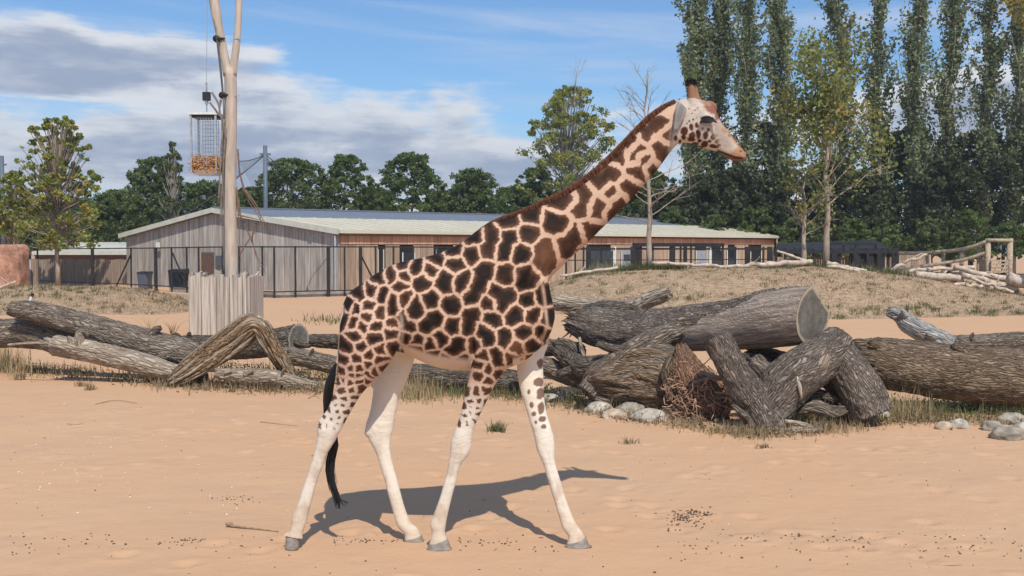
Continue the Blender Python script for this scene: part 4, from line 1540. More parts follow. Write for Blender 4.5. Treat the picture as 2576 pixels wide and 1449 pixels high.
# ---- left pile
log('fallen_log', 'long grey log slanting down from the left, resting on the pile', [(30, 776, 20.2, 22), (140, 796, 20.0, 27), (260, 832, 19.9, 32), (380, 868, 19.8, 35), (500, 895, 19.7, 33)], 'bark_grey', 1, cutm='cut_grey', ends=('broken', 'broken'))
log('fallen_log', 'thick horizontal log cut off by the left edge under the slanting log', [(-120, 842, 20.9, 34), (20, 838, 20.7, 36), (110, 842, 20.5, 38), (180, 868, 20.4, 30), (230, 884, 20.3, 20)], 'bark_grey', 2, ends=('broken', 'broken'))
log('pale_log', 'pale barkless log with a sawn tan end below the slanting log', [(138, 868, 19.5, 27), (230, 884, 19.4, 26), (330, 908, 19.3, 25), (450, 938, 19.2, 20), (520, 952, 19.2, 12)], 'pale_wood', 3, ends=('cut', 'closed'))
log('fallen_log', 'dark log with a grey sawn end behind the arched split trunk', [(390, 868, 21.3, 22), (520, 872, 21.1, 28), (650, 868, 20.8, 32), (750, 852, 20.4, 36)], 'bark_black', 4, ends=('closed', 'cut'), cutm='cut_grey', end_n=(0.85, -0.55, 0.0))
log('split_trunk', 'arched brown split trunk bent like a knee above the left pile', [(425, 966, 19.0, 9), (470, 936, 18.95, 22), (530, 894, 18.9, 30), (590, 850, 18.85, 30), (632, 822, 18.8, 25), (654, 824, 18.8, 21), (672, 852, 18.75, 19), (704, 904, 18.7, 17), (736, 950, 18.65, 15)], 'split_wood', 5,
    ends=('broken', 'broken'), ridge=0.06, amp=0.18, rfreq=10.0)
ar = [o for o in bpy.data.objects if o.name.startswith('split_trunk')][0]
ra = np.random.default_rng(19)
AP = [(425, 966, 9), (470, 936, 24), (530, 894, 33), (590, 850, 33), (634, 818, 27), (654, 822, 22), (672, 852, 20), (704, 904, 18), (736, 950, 16)]
for i in range(11):                                  # long splintered fibres along its face
    v_ = -1 + 2 * i / 10.0
    P = []
    for j, (a, b, rr0) in enumerate(AP):
        tx = AP[min(j + 1, 8)][0] - AP[max(j - 1, 0)][0]
        ty = AP[min(j + 1, 8)][1] - AP[max(j - 1, 0)][1]
        L_ = math.hypot(tx, ty)
        o_ = v_ * rr0 * 0.95 + ra.normal() * 2
        P.append((a - ty / L_ * o_, b + tx / L_ * o_, 18.85 - j * 0.022 - 0.21 * math.sqrt(max(0, 1 - v_ * v_ * 0.9)) + ra.normal() * 0.012, (2.5, 5, 6.5, 6.5, 6, 5, 5, 4.5, 3)[j] * ra.uniform(0.6, 1.35)))
    a0, a1 = ra.integers(0, 2), 9 - ra.integers(0, 3)
    log_part(ar, 'splinter', P[a0:a1], M['split_wood' if i % 3 else 'pale_wood'], 700 + i, ends=('broken', 'broken'), n=16, amp=0.3, ridge=0.015, step=0.03)
log('pale_log', 'low pale log lying in weeds under the arched trunk', [(545, 940, 18.6, 12), (620, 946, 18.5, 17), (700, 952, 18.45, 18), (800, 975, 18.4, 10)], 'pale_wood', 6, ends=('broken', 'closed'))
log('fallen_log', 'grey log just left of the hind legs behind the arched trunk', [(705, 892, 19.9, 20), (780, 904, 19.8, 21), (900, 930, 19.6, 20), (960, 938, 19.6, 16)], 'bark_grey', 7, ends=('broken', 'broken'))
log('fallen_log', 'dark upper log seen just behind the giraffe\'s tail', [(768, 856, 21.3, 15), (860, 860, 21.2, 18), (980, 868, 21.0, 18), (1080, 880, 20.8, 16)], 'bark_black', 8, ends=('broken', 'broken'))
log('dead_stick', 'thin bent stick lying below the left edge log', [(20, 868, 19.3, 3), (90, 862, 19.2, 4), (140, 868, 19.2, 4), (175, 884, 19.2, 3)], 'pale_wood', 9, cat='stick', n=10, ridge=0.004, ends=('closed', 'closed'))
# ---- behind the belly
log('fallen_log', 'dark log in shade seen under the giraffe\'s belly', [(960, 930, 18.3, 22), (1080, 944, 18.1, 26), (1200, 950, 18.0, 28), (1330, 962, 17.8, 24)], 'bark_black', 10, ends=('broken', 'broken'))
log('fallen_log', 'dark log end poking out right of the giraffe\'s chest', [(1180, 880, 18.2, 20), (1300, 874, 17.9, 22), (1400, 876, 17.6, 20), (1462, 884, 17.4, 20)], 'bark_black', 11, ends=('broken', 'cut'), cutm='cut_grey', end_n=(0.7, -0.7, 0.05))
log('fallen_log', 'grey slab log sloping down to the right of the far foreleg', [(1300, 900, 17.2, 16), (1380, 925, 17.0, 22), (1440, 948, 16.9, 22), (1500, 966, 16.8, 18)], 'bark_grey', 12, ends=('broken', 'broken'))

# ---- right pile: the big sawn log
def big_peel(s, a, B):
    a = np.where(a > math.pi, a - 2 * math.pi, a)          # 0 faces the viewer, pi/2 is the top
    edge = np.interp(a, [-3.2, -2.0, -1.2, -0.3, 0.25, 0.6, 0.9, 1.3, 1.7, 2.3, 3.2], [0.6, 0.45, 0.36, 0.42, 0.58, 0.70, 0.82, 0.93, 0.96, 0.99, 0.8])
    return (s > edge + 0.20 * (fbm(B * np.array([6, 6, 10]), 3, 4) - 0.5)).astype(float)


bg_ = thing('sawn_log', 'huge grey log with a broad sawn face resting on the right pile', 'log', at(1760, 1050, 16.2))
log_part(bg_, 'trunk', [(1440, 806, 17.4, 34), (1500, 822, 17.2, 48), (1600, 834, 16.8, 53), (1720, 828, 16.3, 58), (1850, 818, 15.7, 66), (1960, 800, 15.2, 76), (2046, 790, 14.85, 78)], M['bark_oak'], 21,
         ends=('broken', 'cut'), cutm='cut_grey', end_n=(0.66, -0.74, -0.10), peel=big_peel, amp=0.06, n=96, ridge=0.03, step=0.022, clip=(2.25, 0.62))
r_ = np.random.default_rng(5)
for i in range(9):                              # torn splinters at its broken end
    a = at(1445 + r_.uniform(-10, 25), 800 + r_.uniform(-25, 30), 17.3)
    b = at(1418 + r_.uniform(-14, 18), 806 + r_.uniform(-22, 55), 17.3)
    MB().tube([a, lerp(a, b, .5) + Vector((0, 0, .03)), b], [0.035, 0.022, 0.006], 6).build('splinter', M['bark_brown'], bg_, True)
log('bleached_branch', 'bleached branch behind the big sawn log, ending in a raised stub', [(1372, 760, 19.0, 16), (1440, 764, 18.8, 19), (1520, 775, 18.6, 20), (1590, 772, 18.3, 18), (1640, 752, 18.1, 19), (1682, 736, 17.9, 19)], 'pale_wood', 22, cat='branch', ends=('closed', 'broken'))
log('knotted_branch', 'dark knotted branch on top of the torn end of the sawn log', [(1462, 790, 17.6, 14), (1510, 778, 17.5, 19), (1560, 776, 17.5, 17), (1610, 784, 17.6, 10)], 'bark_black', 23, cat='branch', amp=0.22)
rt = thing('root_bole', 'massive furrowed root bole propping up the sawn log', 'tree stump', at(1590, 1040, 15.9))
log_part(rt, 'bole', [(1482, 1000, 16.1, 20), (1512, 968, 16.1, 50), (1575, 955, 16.0, 74), (1650, 960, 15.95, 78), (1710, 968, 15.95, 60), (1752, 980, 16.0, 26)], M['bark_brown'], 24, ends=('closed', 'broken'), amp=0.24, ridge=0.10, n=96, rfreq=6.5, step=0.022)
rq = np.random.default_rng(61)
for i in range(17):                              # twisted root strands that make up its furrowed face
    u = i / 16.0
    ya = 880 + 152 * u
    P = []
    for j, px in enumerate((1478, 1515, 1570, 1635, 1700, 1750)):
        k_ = (0.06, 0.42, 0.82, 1.0, 0.86, 0.5)[j]
        py = 962 + (ya - 962) * k_ + rq.normal() * 5 + 7 * math.sin(j * 1.4 + i * 2.1)
        Yd = 15.62 + 0.30 * abs(u - 0.5) ** 1.4 * 2 + rq.normal() * 0.03 + (0.22 if j in (0, 5) else 0)
        P.append((px + rq.normal() * 6, min(py, 1034), Yd, (8, 13, 16, 16, 13, 7)[j] * rq.uniform(0.75, 1.3)))
    log_part(rt, 'root_strand', P, M['bark_brown' if i % 3 else 'bark_grey'], 240 + i, ends=('broken', 'broken'), amp=0.30, ridge=0.035, n=26, rfreq=11, step=0.03, squash=0.8)
log_part(rt, 'limb', [(1478, 990, 15.8, 26), (1530, 930, 15.9, 30), (1600, 880, 15.95, 30), (1670, 845, 16.0, 26), (1720, 830, 16.0, 20)], M['bark_grey'], 25, ends=('closed', 'closed'), amp=0.16)
log_part(rt, 'limb', [(1400, 880, 17.0, 14), (1440, 910, 16.6, 22), (1480, 925, 16.3, 28), (1540, 915, 16.2, 26)], M['bark_black'], 26, ends=('broken', 'closed'), amp=0.2)

rr = thing('uprooted_root', 'reddish brown uprooted root ball with tangled rootlets', 'roots', at(1740, 1060, 15.1))
log_part(rr, 'root_trunk', [(1712, 868, 15.6, 14), (1722, 905, 15.5, 28), (1740, 950, 15.4, 46), (1768, 1000, 15.3, 58), (1790, 1040, 15.25, 50), (1800, 1066, 15.2, 34)], M['red_root'], 27, ends=('broken', 'closed'), amp=0.2, ridge=0.05, n=72)
tw = MB()
for i in range(360):
    c = at(r_.normal(1760, 42), min(1072, r_.normal(1015, 34)), 15.0 + r_.normal() * 0.10)
    d = Vector((r_.normal(), r_.normal() * .5 - 0.3, r_.normal()))
    P = limb_path(c, d, r_.uniform(0.12, 0.42), 0.55, r_, 5)
    P = [Vector((p.x, p.y, max(p.z, 0.02))) for p in P]
    tw.tube(P, [0.011, 0.011, 0.009, 0.008, 0.006, 0.003], 4, False)
tw.build('rootlets', M['twig_red'], rr, True, kind='stuff')
for a, b, c in (((1760, 936), (1812, 950), (1868, 958)), ((1745, 962), (1790, 948), (1842, 962)), ((1820, 1000), (1850, 972), (1872, 968))):
    MB().tube([at(*a, 14.9), at(*b, 14.85), at(*c, 14.8)], [0.03, 0.026, 0.014], 8).build('root', M['twig_grey'], rr, True)

fk = thing('forked_stump', 'upturned forked oak stump in front of the sawn log, one limb sawn off', 'tree stump', at(1930, 1075, 14.4))
log_part(fk, 'limb', [(1800, 848, 14.5, 35), (1822, 890, 14.45, 35), (1852, 945, 14.4, 38), (1892, 1005, 14.4, 48), (1920, 1050, 14.4, 54), (1932, 1092, 14.4, 52)], M['bark_oak'], 31, ends=('cut', 'closed'), n=80, step=0.022, ridge=0.045)
log_part(fk, 'limb', [(1915, 1078, 14.45, 46), (1945, 1020, 14.45, 52), (1985, 962, 14.5, 58), (2040, 918, 14.6, 56), (2090, 880, 14.75, 50), (2112, 852, 14.85, 40)], M['bark_oak'], 32, ends=('closed', 'closed'), n=80, step=0.022, ridge=0.045)
log_part(fk, 'limb', [(2085, 860, 14.85, 34), (2112, 900, 14.75, 46), (2145, 955, 14.65, 50), (2172, 1000, 14.6, 52), (2192, 1045, 14.55, 50)], M['bark_oak'], 33, ends=('closed', 'closed'), n=80, step=0.022, ridge=0.045)
log_part(fk, 'limb', [(1900, 905, 14.9, 20), (1915, 925, 14.8, 22), (1950, 945, 14.7, 26)], M['bark_grey'], 34, ends=('cut', 'closed'), n=32, cutm='cut_grey')
kn = at(2068, 903, 14.30)
log_part(fk, 'knot_hole', [(2054, 928, 14.36, 15), (2066, 912, 14.345, 17), (2080, 892, 14.36, 12)], M['pale_wood'], 35, ends=('closed', 'closed'), n=24, amp=0.35)
log_part(fk, 'hollow_shade', [(2058, 920, 14.31, 4), (2068, 908, 14.30, 6), (2076, 894, 14.31, 6), (2084, 884, 14.34, 3)], M['soffit'], 36, ends=('closed', 'closed'), n=20, amp=0.4)  # solid dark piece; the knot hole's shade is put into its colour
MB().tube([at(2000, 930, 14.22), at(2005, 950, 14.20), at(2012, 975, 14.17), at(2017, 1004, 14.17)], [0.008, 0.026, 0.030, 0.012], 8).build('peeled_strip', M['drift'], fk, True)
log('fallen_log', 'big brown log running out of frame at the right', [(2150, 893, 16.0, 42), (2200, 908, 16.0, 58), (2320, 928, 15.9, 66), (2460, 943, 15.8, 70), (2620, 952, 15.7, 72), (2800, 960, 15.6, 70)], 'bark_brown', 41, ends=('broken', 'closed'), n=88, ridge=0.04, amp=0.08, step=0.025)
log('silver_log', 'silver grey weathered limb pointing up behind the right hand log', [(2236, 784, 19.0, 15), (2262, 792, 18.9, 17), (2290, 818, 18.7, 22), (2340, 842, 18.5, 24), (2400, 866, 18.3, 18)], 'silver_wood', 42, ends=('broken', 'closed'), amp=0.2)
log('silver_log', 'long low grey log behind the big right hand log at the edge', [(2380, 862, 18.8, 16), (2470, 862, 18.7, 20), (2560, 860, 18.6, 24), (2700, 858, 18.4, 26)], 'bark_grey', 43, ends=('closed', 'closed'))
log('fallen_log', 'dark log under the fork of the oak stump', [(1880, 880, 15.8, 14), (1960, 900, 15.7, 16), (2060, 940, 15.5, 20), (2140, 1000, 15.4, 24)], 'bark_black', 44, ends=('broken', 'broken'))
log('driftwood', 'small pale driftwood piece at the foot of the forked stump', [(1975, 1060, 14.2, 5), (2010, 1066, 14.15, 7), (2045, 1074, 14.1, 4)], 'pale_wood', 45, cat='driftwood', n=14, ridge=0.006)
log('driftwood', 'flat pale driftwood piece in the dry grass right of the forked stump', [(1960, 1084, 14.05, 6), (2010, 1082, 14.0, 8), (2070, 1080, 14.0, 5)], 'pale_wood', 46, cat='driftwood', n=14, ridge=0.006)

# ---- gnarled dead pieces jammed under the pile
rg_ = np.random.default_rng(88)
PCS = [((1392, 868), (1425, 862), (1455, 880), (1462, 915), 'short dark crooked branch under the torn end of the sawn log'),
       ((1452, 850), (1462, 880), (1470, 905), (1486, 935), 'thin pale root hanging under the torn end of the sawn log'),
       ((1405, 945), (1440, 935), (1475, 950), (1500, 975), 'low dark branch left of the root bole'),
       ((1860, 895), (1905, 905), (1955, 925), (2010, 935), 'dark branch lying behind the fork of the oak stump'),
       ((1985, 985), (2030, 1000), (2070, 995), (2110, 1010), 'dark crooked branch under the arch of the oak stump'),
       ((2010, 1030), (2050, 1022), (2090, 1035), (2130, 1030), 'low grey branch in the weeds under the arch of the oak stump'),
       ((1690, 900), (1680, 935), (1690, 975), (1680, 1010), 'upright brown root between the bole and the red root ball'),
       ((1840, 1015), (1865, 1040), (1880, 1062), (1900, 1078), 'short grey branch leaning at the foot of the forked stump'),
       ((1500, 862), (1560, 880), (1620, 872), (1690, 880), 'dark branch wedged between the sawn log and the root bole'),
       ((2130, 900), (2160, 930), (2175, 965), (2165, 1000), 'dark slab of bark right of the arch of the oak stump')]
for i, pc_ in enumerate(PCS):
    Yp = {0: 17.2, 1: 17.0, 2: 16.4, 3: 15.3, 4: 14.75, 5: 14.5, 6: 15.3, 7: 14.15, 8: 15.9, 9: 15.0}[i]
    rad = {1: 5, 7: 7}.get(i, rg_.uniform(9, 15))
    log('gnarled_branch', pc_[4], [(a + rg_.normal() * 3, b + rg_.normal() * 3, Yp + rg_.normal() * .05, rad * q) for (a, b), q in zip(pc_[:4], (0.7, 1.1, 1.0, 0.6))],
        ('pale_wood' if i == 1 else ('bark_brown' if i in (6, 9) else ('bark_grey' if i in (5, 7) else 'bark_black'))), 500 + i, cat='branch', ends=('broken', 'broken'), amp=0.3, ridge=0.02, n=28)

# ---- stones
M['stone_pale'] = mat_simple('pale_stone', (0.40, 0.36, 0.30), 0.9, 0.35, 7.0, bump=0.012)
M['stone_grey'] = mat_simple('grey_stone', (0.29, 0.255, 0.205), 0.9, 0.35, 7.0, bump=0.012)
M['stone_warm'] = mat_simple('warm_stone', (0.42, 0.32, 0.235), 0.9, 0.35, 7.0, bump=0.012)
ST = [(1508, 1026, 34, 20, 'stone_pale', 'whitish boulder at the left end of the stones by the root bole'), (1547, 1043, 32, 17, 'stone_warm', 'warm tan boulder second from the left by the root bole'),
      (1590, 1028, 36, 20, 'stone_grey', 'dark grey boulder tucked against the root bole'), (1634, 1046, 46, 22, 'stone_pale', 'largest pale boulder at the root bole, in front of the grey one'),
      (1686, 1034, 24, 13, 'stone_warm', 'small tan stone at the right end of the boulders by the root bole'),
      (2188, 1052, 26, 15, 'stone_warm', 'tan stone below the right leg of the forked stump'), (2222, 1044, 22, 16, 'stone_pale', 'white stone right of the forked stump'),
      (2378, 1070, 22, 13, 'stone_warm', 'small tan stone under the big right hand log'), (2418, 1066, 24, 15, 'stone_pale', 'pale stone in the weeds under the right hand log'),
      (2500, 1070, 26, 16, 'stone_grey', 'grey stone left in the heap at the right edge'), (2548, 1052, 34, 16, 'stone_grey', 'upper grey stone in the heap at the right edge'),
      (2540, 1088, 38, 22, 'stone_grey', 'rounded grey boulder in front of the heap at the right edge'), (2590, 1074, 36, 20, 'stone_pale', 'pale stone cut off by the right edge'),
      (1390, 1000, 34, 12, 'stone_pale', 'flat pale stone in the weeds behind the far foreleg')]
for i, (px, py, wd, hh, mt, lab) in enumerate(ST):
    g = gnd(px, py + hh * 0.8)
    k = mpp(g.y)
    rock_blob((g.x, g.y + wd * k * 0.4, hh * k * 0.35), (wd * k * 1.05, wd * k * 0.8, hh * k * 1.15), 200 + i, M[mt], 'stone', n=10, amp=0.34, label=lab, category='stone', group='stones along the log pile')

# ---- bleached branches along the crest of the right mound
def drift(px0, py0, px1, py1, Y, r0, r1, label, seed, bend=3.0, mt='drift', up=0.0, dY=0.0):
    r = np.random.default_rng(seed)
    n = 9
    P = []
    for i in range(n):
        s = i / (n - 1)
        p = at(px0 + (px1 - px0) * s + r.normal() * bend, py0 + (py1 - py0) * s + r.normal() * bend * 0.5 - up * math.sin(math.pi * s), Y + dY * s)
        z = float(MR.z(p.x, p.y)[0])
        P.append(p)
    e = thing('bleached_branch', label, 'branch', (P[n // 2].x, P[n // 2].y, 0), 'bleached branches on the mound')
    S_ = spline([tuple(p) for p in P], 26)
    MB().tube([Vector(p) for p in S_], [(r0 + (r1 - r0) * i / 25) * (0.9 + 0.2 * r.uniform()) * mpp(Y) for i in range(26)], 9).build('stem', M[mt], e, True)
    for j in (8, 15):
        d = Vector((r.normal() * .7, r.normal() * .3, abs(r.normal()) * 0.35))
        Q = limb_path(Vector(S_[j]), d, r.uniform(0.3, 0.7), 0.2, r, 4)
        MB().tube(Q, [0.4 * r0 * mpp(Y) * (1 - q / 5) + .008 for q in range(5)], 6).build('twig', M[mt], e, True)


DR = [(1410, 695, 1560, 672, 45.6, 3, 4, 'low bleached branch along the mound top right of the neck'), (1640, 663, 1800, 668, 45.9, 4, 4, 'bleached branch starting at the foot of the bare sapling'),
      (1780, 671, 1960, 664, 46.2, 4, 6, 'long bleached branch on the mound top below the barn end'), (1930, 664, 2052, 658, 46.3, 7, 6, 'thick bleached branch below the pale sapling'),
      (1958, 632, 2025, 656, 46.6, 3, 4, 'bleached stick rising to the left above the thick bleached branch'), (2075, 662, 2180, 682, 46.2, 6, 4, 'bleached branch sloping right below the black pen'),
      (2085, 672, 2200, 686, 45.8, 4, 3, 'thin bleached branch below the black pen, lower of two'), (2240, 680, 2330, 638, 47.2, 5, 3, 'bleached branch leaning up against the pole fence'),
      (2300, 690, 2420, 700, 46.0, 10, 9, 'thick bleached log at the left of the tangle on the right'), (2290, 682, 2450, 672, 46.4, 5, 5, 'bleached branch arching over the right hand tangle'),
      (2400, 672, 2576, 715, 46.2, 6, 9, 'long bleached branch sweeping down to the right edge'), (2420, 690, 2560, 728, 45.8, 7, 6, 'middle bleached branch in the right hand tangle'),
      (2440, 700, 2548, 735, 45.4, 4, 4, 'lowest thin bleached branch in the right hand tangle'), (2400, 715, 2470, 720, 45.2, 5, 4, 'short bleached piece under the right hand tangle'),
      (2540, 700, 2680, 735, 45.6, 16, 18, 'bulky bleached stump at the right edge')]
for i, d in enumerate(DR):
    drift(*d, seed=300 + i, mt='drift')
# dead branch at the left edge by the rockwork
e = thing('bleached_branch', 'bleached forked branch on the left mound by the rockwork', 'branch', at(20, 725, 46))
MB().tube([at(-30, 735, 45.5), at(5, 722, 45.4), at(40, 708, 45.3)], [0.09, 0.07, 0.04], 8).build('stem', M['drift'], e, True)
MB().tube([at(18, 716, 45.4), at(8, 702, 45.3), at(2, 696, 45.3)], [0.04, 0.03, 0.015], 6).build('twig', M['drift'], e, True)
e = thing('marker_stake', 'slanting white stake with a dark tip on the left mound', 'stake', at(76, 760, 41))
MB().bar(at(74, 762, 41.0), at(80, 746, 41.0), 0.08).build('shaft', M['white_metal'], e)
MB().bar(at(80, 746, 41.0), at(83, 738, 41.0), 0.085).build('tip', M['black'], e)
# ------------------------------------------------------------------ giraffe
GY = 8.70                              # distance of its midline


def v1(x, y):
    return (x * .3444 + 644, y * .3444 + 563.5)


def v2(x, y):
    return (x * .3889 + 1207.5, y * .3889 + 177.1)


def v3(x, y):
    return (x * .17778 + 1642, y * .17778 + 177.0)


def loft(stations, n=40, sub=6, power=2.2, closed=True):
    """stations: dict rows (topx, topy, botx, boty, half width, Y centre). Returns verts, faces."""
    A = []
    for (tx, ty, bx, by, hw, Yc) in stations:
        T, B = at(tx, ty, Yc), at(bx, by, Yc)
        A.append(list(T) + list(B) + [hw])
    A = np.array(A)
    # resample along centre line
    ctr = (A[:, :3] + A[:, 3:6]) / 2
    m = len(A) * sub
    Q = spline(np.hstack([ctr, A]), m)
    T, B, hw = Q[:, 3:6], Q[:, 6:9], np.maximum(Q[:, 9], 0.004)
    c = (T + B) / 2
    h = (T - B) / 2
    ang = np.linspace(0, 2 * math.pi, n, endpoint=False)
    ca, sa = np.cos(ang), np.sin(ang)
    e = 2.0 / power
    cc = np.sign(ca) * np.abs(ca) ** e
    ss = np.sign(sa) * np.abs(sa) ** e
    V = c[:, None, :] + h[:, None, :] * cc[None, :, None]
    V[:, :, 1] += hw[:, None] * ss[None]
    Fc = []
    for i in range(m - 1):
        for k in range(n):
            k2 = (k + 1) % n
            Fc.append((i * n + k, i * n + k2, (i + 1) * n + k2, (i + 1) * n + k))
    Fc.append(tuple(range(n))[::-1])
    Fc.append(tuple((m - 1) * n + k for k in range(n)))
    return V.reshape(-1, 3), Fc


GV, GF = [], []


def addp(VF):
    V, Fc = VF
    n = len(GV)
    GV.extend(V.tolist())
    GF.extend([tuple(i + n for i in f) for f in Fc])


def ell(px, py, Y, ax, ay, az, rot=0.0, n=20):
    """ellipsoid, semi-axes in metres; rot turns it in the picture plane"""
    c = at(px, py, Y)
    V, Fc = [], []
    m = n // 2
    cr, sr = math.cos(rot), math.sin(rot)
    for i in range(m + 1):
        th = math.pi * i / m
        for k in range(n):
            ph = 2 * math.pi * k / n
            x, y, z = ax * math.sin(th) * math.cos(ph), ay * math.sin(th) * math.sin(ph), az * math.cos(th)
            V.append((c.x + x * cr - z * sr, c.y + y, c.z + x * sr + z * cr))
    for i in range(m):
        for k in range(n):
            k2 = (k + 1) % n
            Fc.append((i * n + k, (i + 1) * n + k, (i + 1) * n + k2, i * n + k2))
    addp((np.array(V), Fc))


# torso, neck and head in one sweep: top point, bottom point, half width
addp(loft([
    (866, 762, 868, 800, 0.05, GY), (874, 742, 872, 842, 0.16, GY), (890, 727, 892, 876, 0.225, GY), (912, 712, 924, 890, 0.265, GY), (945, 689, 965, 888, 0.295, GY),
    (985, 668, 1005, 884, 0.32, GY), (1030, 655, 1048, 902, 0.345, GY), (1075, 645, 1092, 921, 0.36, GY), (1118, 631, 1140, 930, 0.36, GY),
    (1160, 611, 1190, 932, 0.35, GY), (1200, 580, 1245, 934, 0.33, GY), (1232, 561, 1312, 912, 0.30, GY), (1262, 551, 1368, 866, 0.265, GY),
    (1295, 541, 1395, 806, 0.235, GY), (1330, 529, 1389, 758, 0.205, GY), (1362, 517, 1378, 712, 0.185, GY), (1400, 501, 1421, 664, 0.165, GY), (1442, 480, 1470, 618, 0.148, GY),
    (1490, 446, 1528, 561, 0.135, GY), (1530, 410, 1577, 512, 0.125, GY), (1572, 368, 1620, 465, 0.115, GY), (1612, 325, 1656, 424, 0.106, GY),
    (1645, 294, 1682, 388, 0.098, GY), (1676, 270, 1700, 366, 0.094, GY), (1702, 256, 1716, 360, 0.092, GY)], 44, 6, 2.15))
# head
addp(loft([
    (1690, 272, 1690, 345, 0.06, GY), (1704, 254, 1702, 358, 0.085, GY), (1724, 248, 1722, 359, 0.10, GY), (1746, 249, 1742, 361, 0.108, GY), (1768, 252, 1762, 368, 0.108, GY),
    (1785, 260, 1774, 374, 0.104, GY), (1797, 271, 1786, 377, 0.094, GY), (1805, 290, 1794, 379, 0.080, GY), (1815, 308, 1804, 382, 0.068, GY), (1829, 326, 1815, 388, 0.060, GY),
    (1842, 344, 1826, 396, 0.056, GY), (1854, 361, 1838, 402, 0.056, GY), (1866, 374, 1850, 405, 0.057, GY), (1874, 385, 1862, 405, 0.050, GY), (1877, 393, 1871, 402, 0.03, GY)], 36, 6, 2.2))
ell(1776, 296, GY - 0.085, 0.052, 0.035, 0.036, -0.25)      # brow over the eye
ell(1776, 296, GY + 0.085, 0.052, 0.035, 0.036, -0.25)
ell(1787, 268, GY, 0.062, 0.06, 0.042, -0.5)                # forehead boss
ell(1742, 330, GY - 0.065, 0.085, 0.035, 0.075)             # cheeks
ell(1742, 330, GY + 0.065, 0.085, 0.035, 0.075)
ell(1862, 383, GY - 0.035, 0.026, 0.022, 0.02, -0.6)        # nostrils
ell(1862, 383, GY + 0.035, 0.026, 0.022, 0.02, -0.6)
for s, dx in ((-1, -3), (1, 6)):                             # horns
    addp(loft([(1733 + dx, 266, 1762 + dx, 270, 0.050, GY + s * .045), (1732 + dx, 250, 1759 + dx, 254, 0.044, GY + s * .048), (1733 + dx, 234, 1752 + dx, 237, 0.033, GY + s * .052), (1733 + dx, 220, 1750 + dx, 222, 0.029, GY + s * .055),
               (1730 + dx, 211, 1746 + dx, 212, 0.027, GY + s * .057), (1731 + dx, 203, 1741 + dx, 203, 0.017, GY + s * .058)], 20, 4, 2.0))
# ears: near one laid back and down, far one glimpsed behind
addp(loft([(1711, 262, 1724, 268, 0.016, GY - .085), (1706, 254, 1727, 274, 0.020, GY - .108), (1699, 268, 1724, 292, 0.018, GY - .128), (1697, 290, 1714, 312, 0.016, GY - .138), (1694, 314, 1703, 330, 0.013, GY - .140), (1692, 334, 1696, 340, 0.009, GY - .138)], 18, 4, 2.0))
addp(loft([(1712, 258, 1722, 266, 0.016, GY + .085), (1702, 252, 1716, 270, 0.020, GY + .13), (1694, 254, 1706, 276, 0.020, GY + .18), (1688, 262, 1696, 278, 0.014, GY + .22), (1686, 270, 1690, 278, 0.010, GY + .24)], 18, 4, 2.0))

# legs: left edge, right edge, half width in depth, distance
yn = 8.54
LEG_NH = [(872, 770, 985, 735, 0.08, 8.56), (856, 812, 1012, 790, 0.15, 8.50), (853, 860, 1012, 838, 0.165, 8.475), (852, 905, 993, 892, 0.155, 8.48), (851, 938, 962, 935, 0.130, 8.49), (845, 978, 916, 984, 0.100, 8.50), (826, 1026, 886, 1030, 0.075, 8.51),
          (803, 1058, 866, 1066, 0.066, 8.52), (799, 1080, 853, 1090, 0.064, 8.52), (799, 1102, 842, 1110, 0.056, 8.53), (792, 1136, 823, 1141, 0.044, 8.53), (781, 1172, 809, 1179, 0.039, 8.53), (766, 1214, 795, 1222, 0.038, 8.54),
          (752, 1258, 783, 1266, 0.040, 8.54), (736, 1296, 774, 1300, 0.050, 8.54), (733, 1316, 769, 1320, 0.047, 8.54), (728, 1334, 763, 1338, 0.044, 8.54), (712, 1346, 762, 1356, 0.046, 8.54)]
LEG_FH = [(905, 790, 1010, 770, 0.10, 8.84), (910, 850, 1042, 850, 0.14, 8.89), (925, 900, 1043, 905, 0.135, 8.895), (937, 950, 1026, 952, 0.115, 8.89), (938, 992, 1006, 998, 0.088, 8.88), (931, 1036, 996, 1040, 0.072, 8.87),
          (919, 1074, 990, 1078, 0.066, 8.86), (925, 1102, 984, 1106, 0.060, 8.86), (944, 1136, 982, 1132, 0.047, 8.85), (956, 1170, 989, 1168, 0.040, 8.84), (968, 1210, 999, 1206, 0.038, 8.83), (979, 1254, 1011, 1249, 0.039, 8.82),
          (991, 1298, 1024, 1291, 0.046, 8.81), (1000, 1324, 1035, 1315, 0.047, 8.80), (1018, 1345, 1052, 1330, 0.045, 8.79), (1017, 1360, 1060, 1350, 0.048, 8.79)]
LEG_NF = [(1195, 740, 1330, 740, 0.08, 8.53), (1188, 800, 1338, 800, 0.13, 8.475), (1183, 850, 1330, 858, 0.145, 8.46), (1184, 900, 1296, 908, 0.130, 8.47), (1183, 938, 1262, 942, 0.105, 8.49), (1173, 978, 1238, 981, 0.082, 8.50), (1163, 1020, 1217, 1024, 0.066, 8.52),
          (1152, 1062, 1197, 1066, 0.058, 8.53), (1139, 1096, 1187, 1098, 0.061, 8.53), (1133, 1120, 1185, 1124, 0.062, 8.54), (1132, 1142, 1176, 1148, 0.054, 8.54), (1128, 1166, 1160, 1168, 0.043, 8.54), (1117, 1214, 1146, 1218, 0.038, 8.54),
          (1103, 1262, 1133, 1266, 0.038, 8.54), (1088, 1302, 1124, 1304, 0.045, 8.54), (1082, 1320, 1121, 1324, 0.047, 8.54), (1086, 1338, 1120, 1342, 0.045, 8.54), (1079, 1372, 1126, 1358, 0.050, 8.54)]
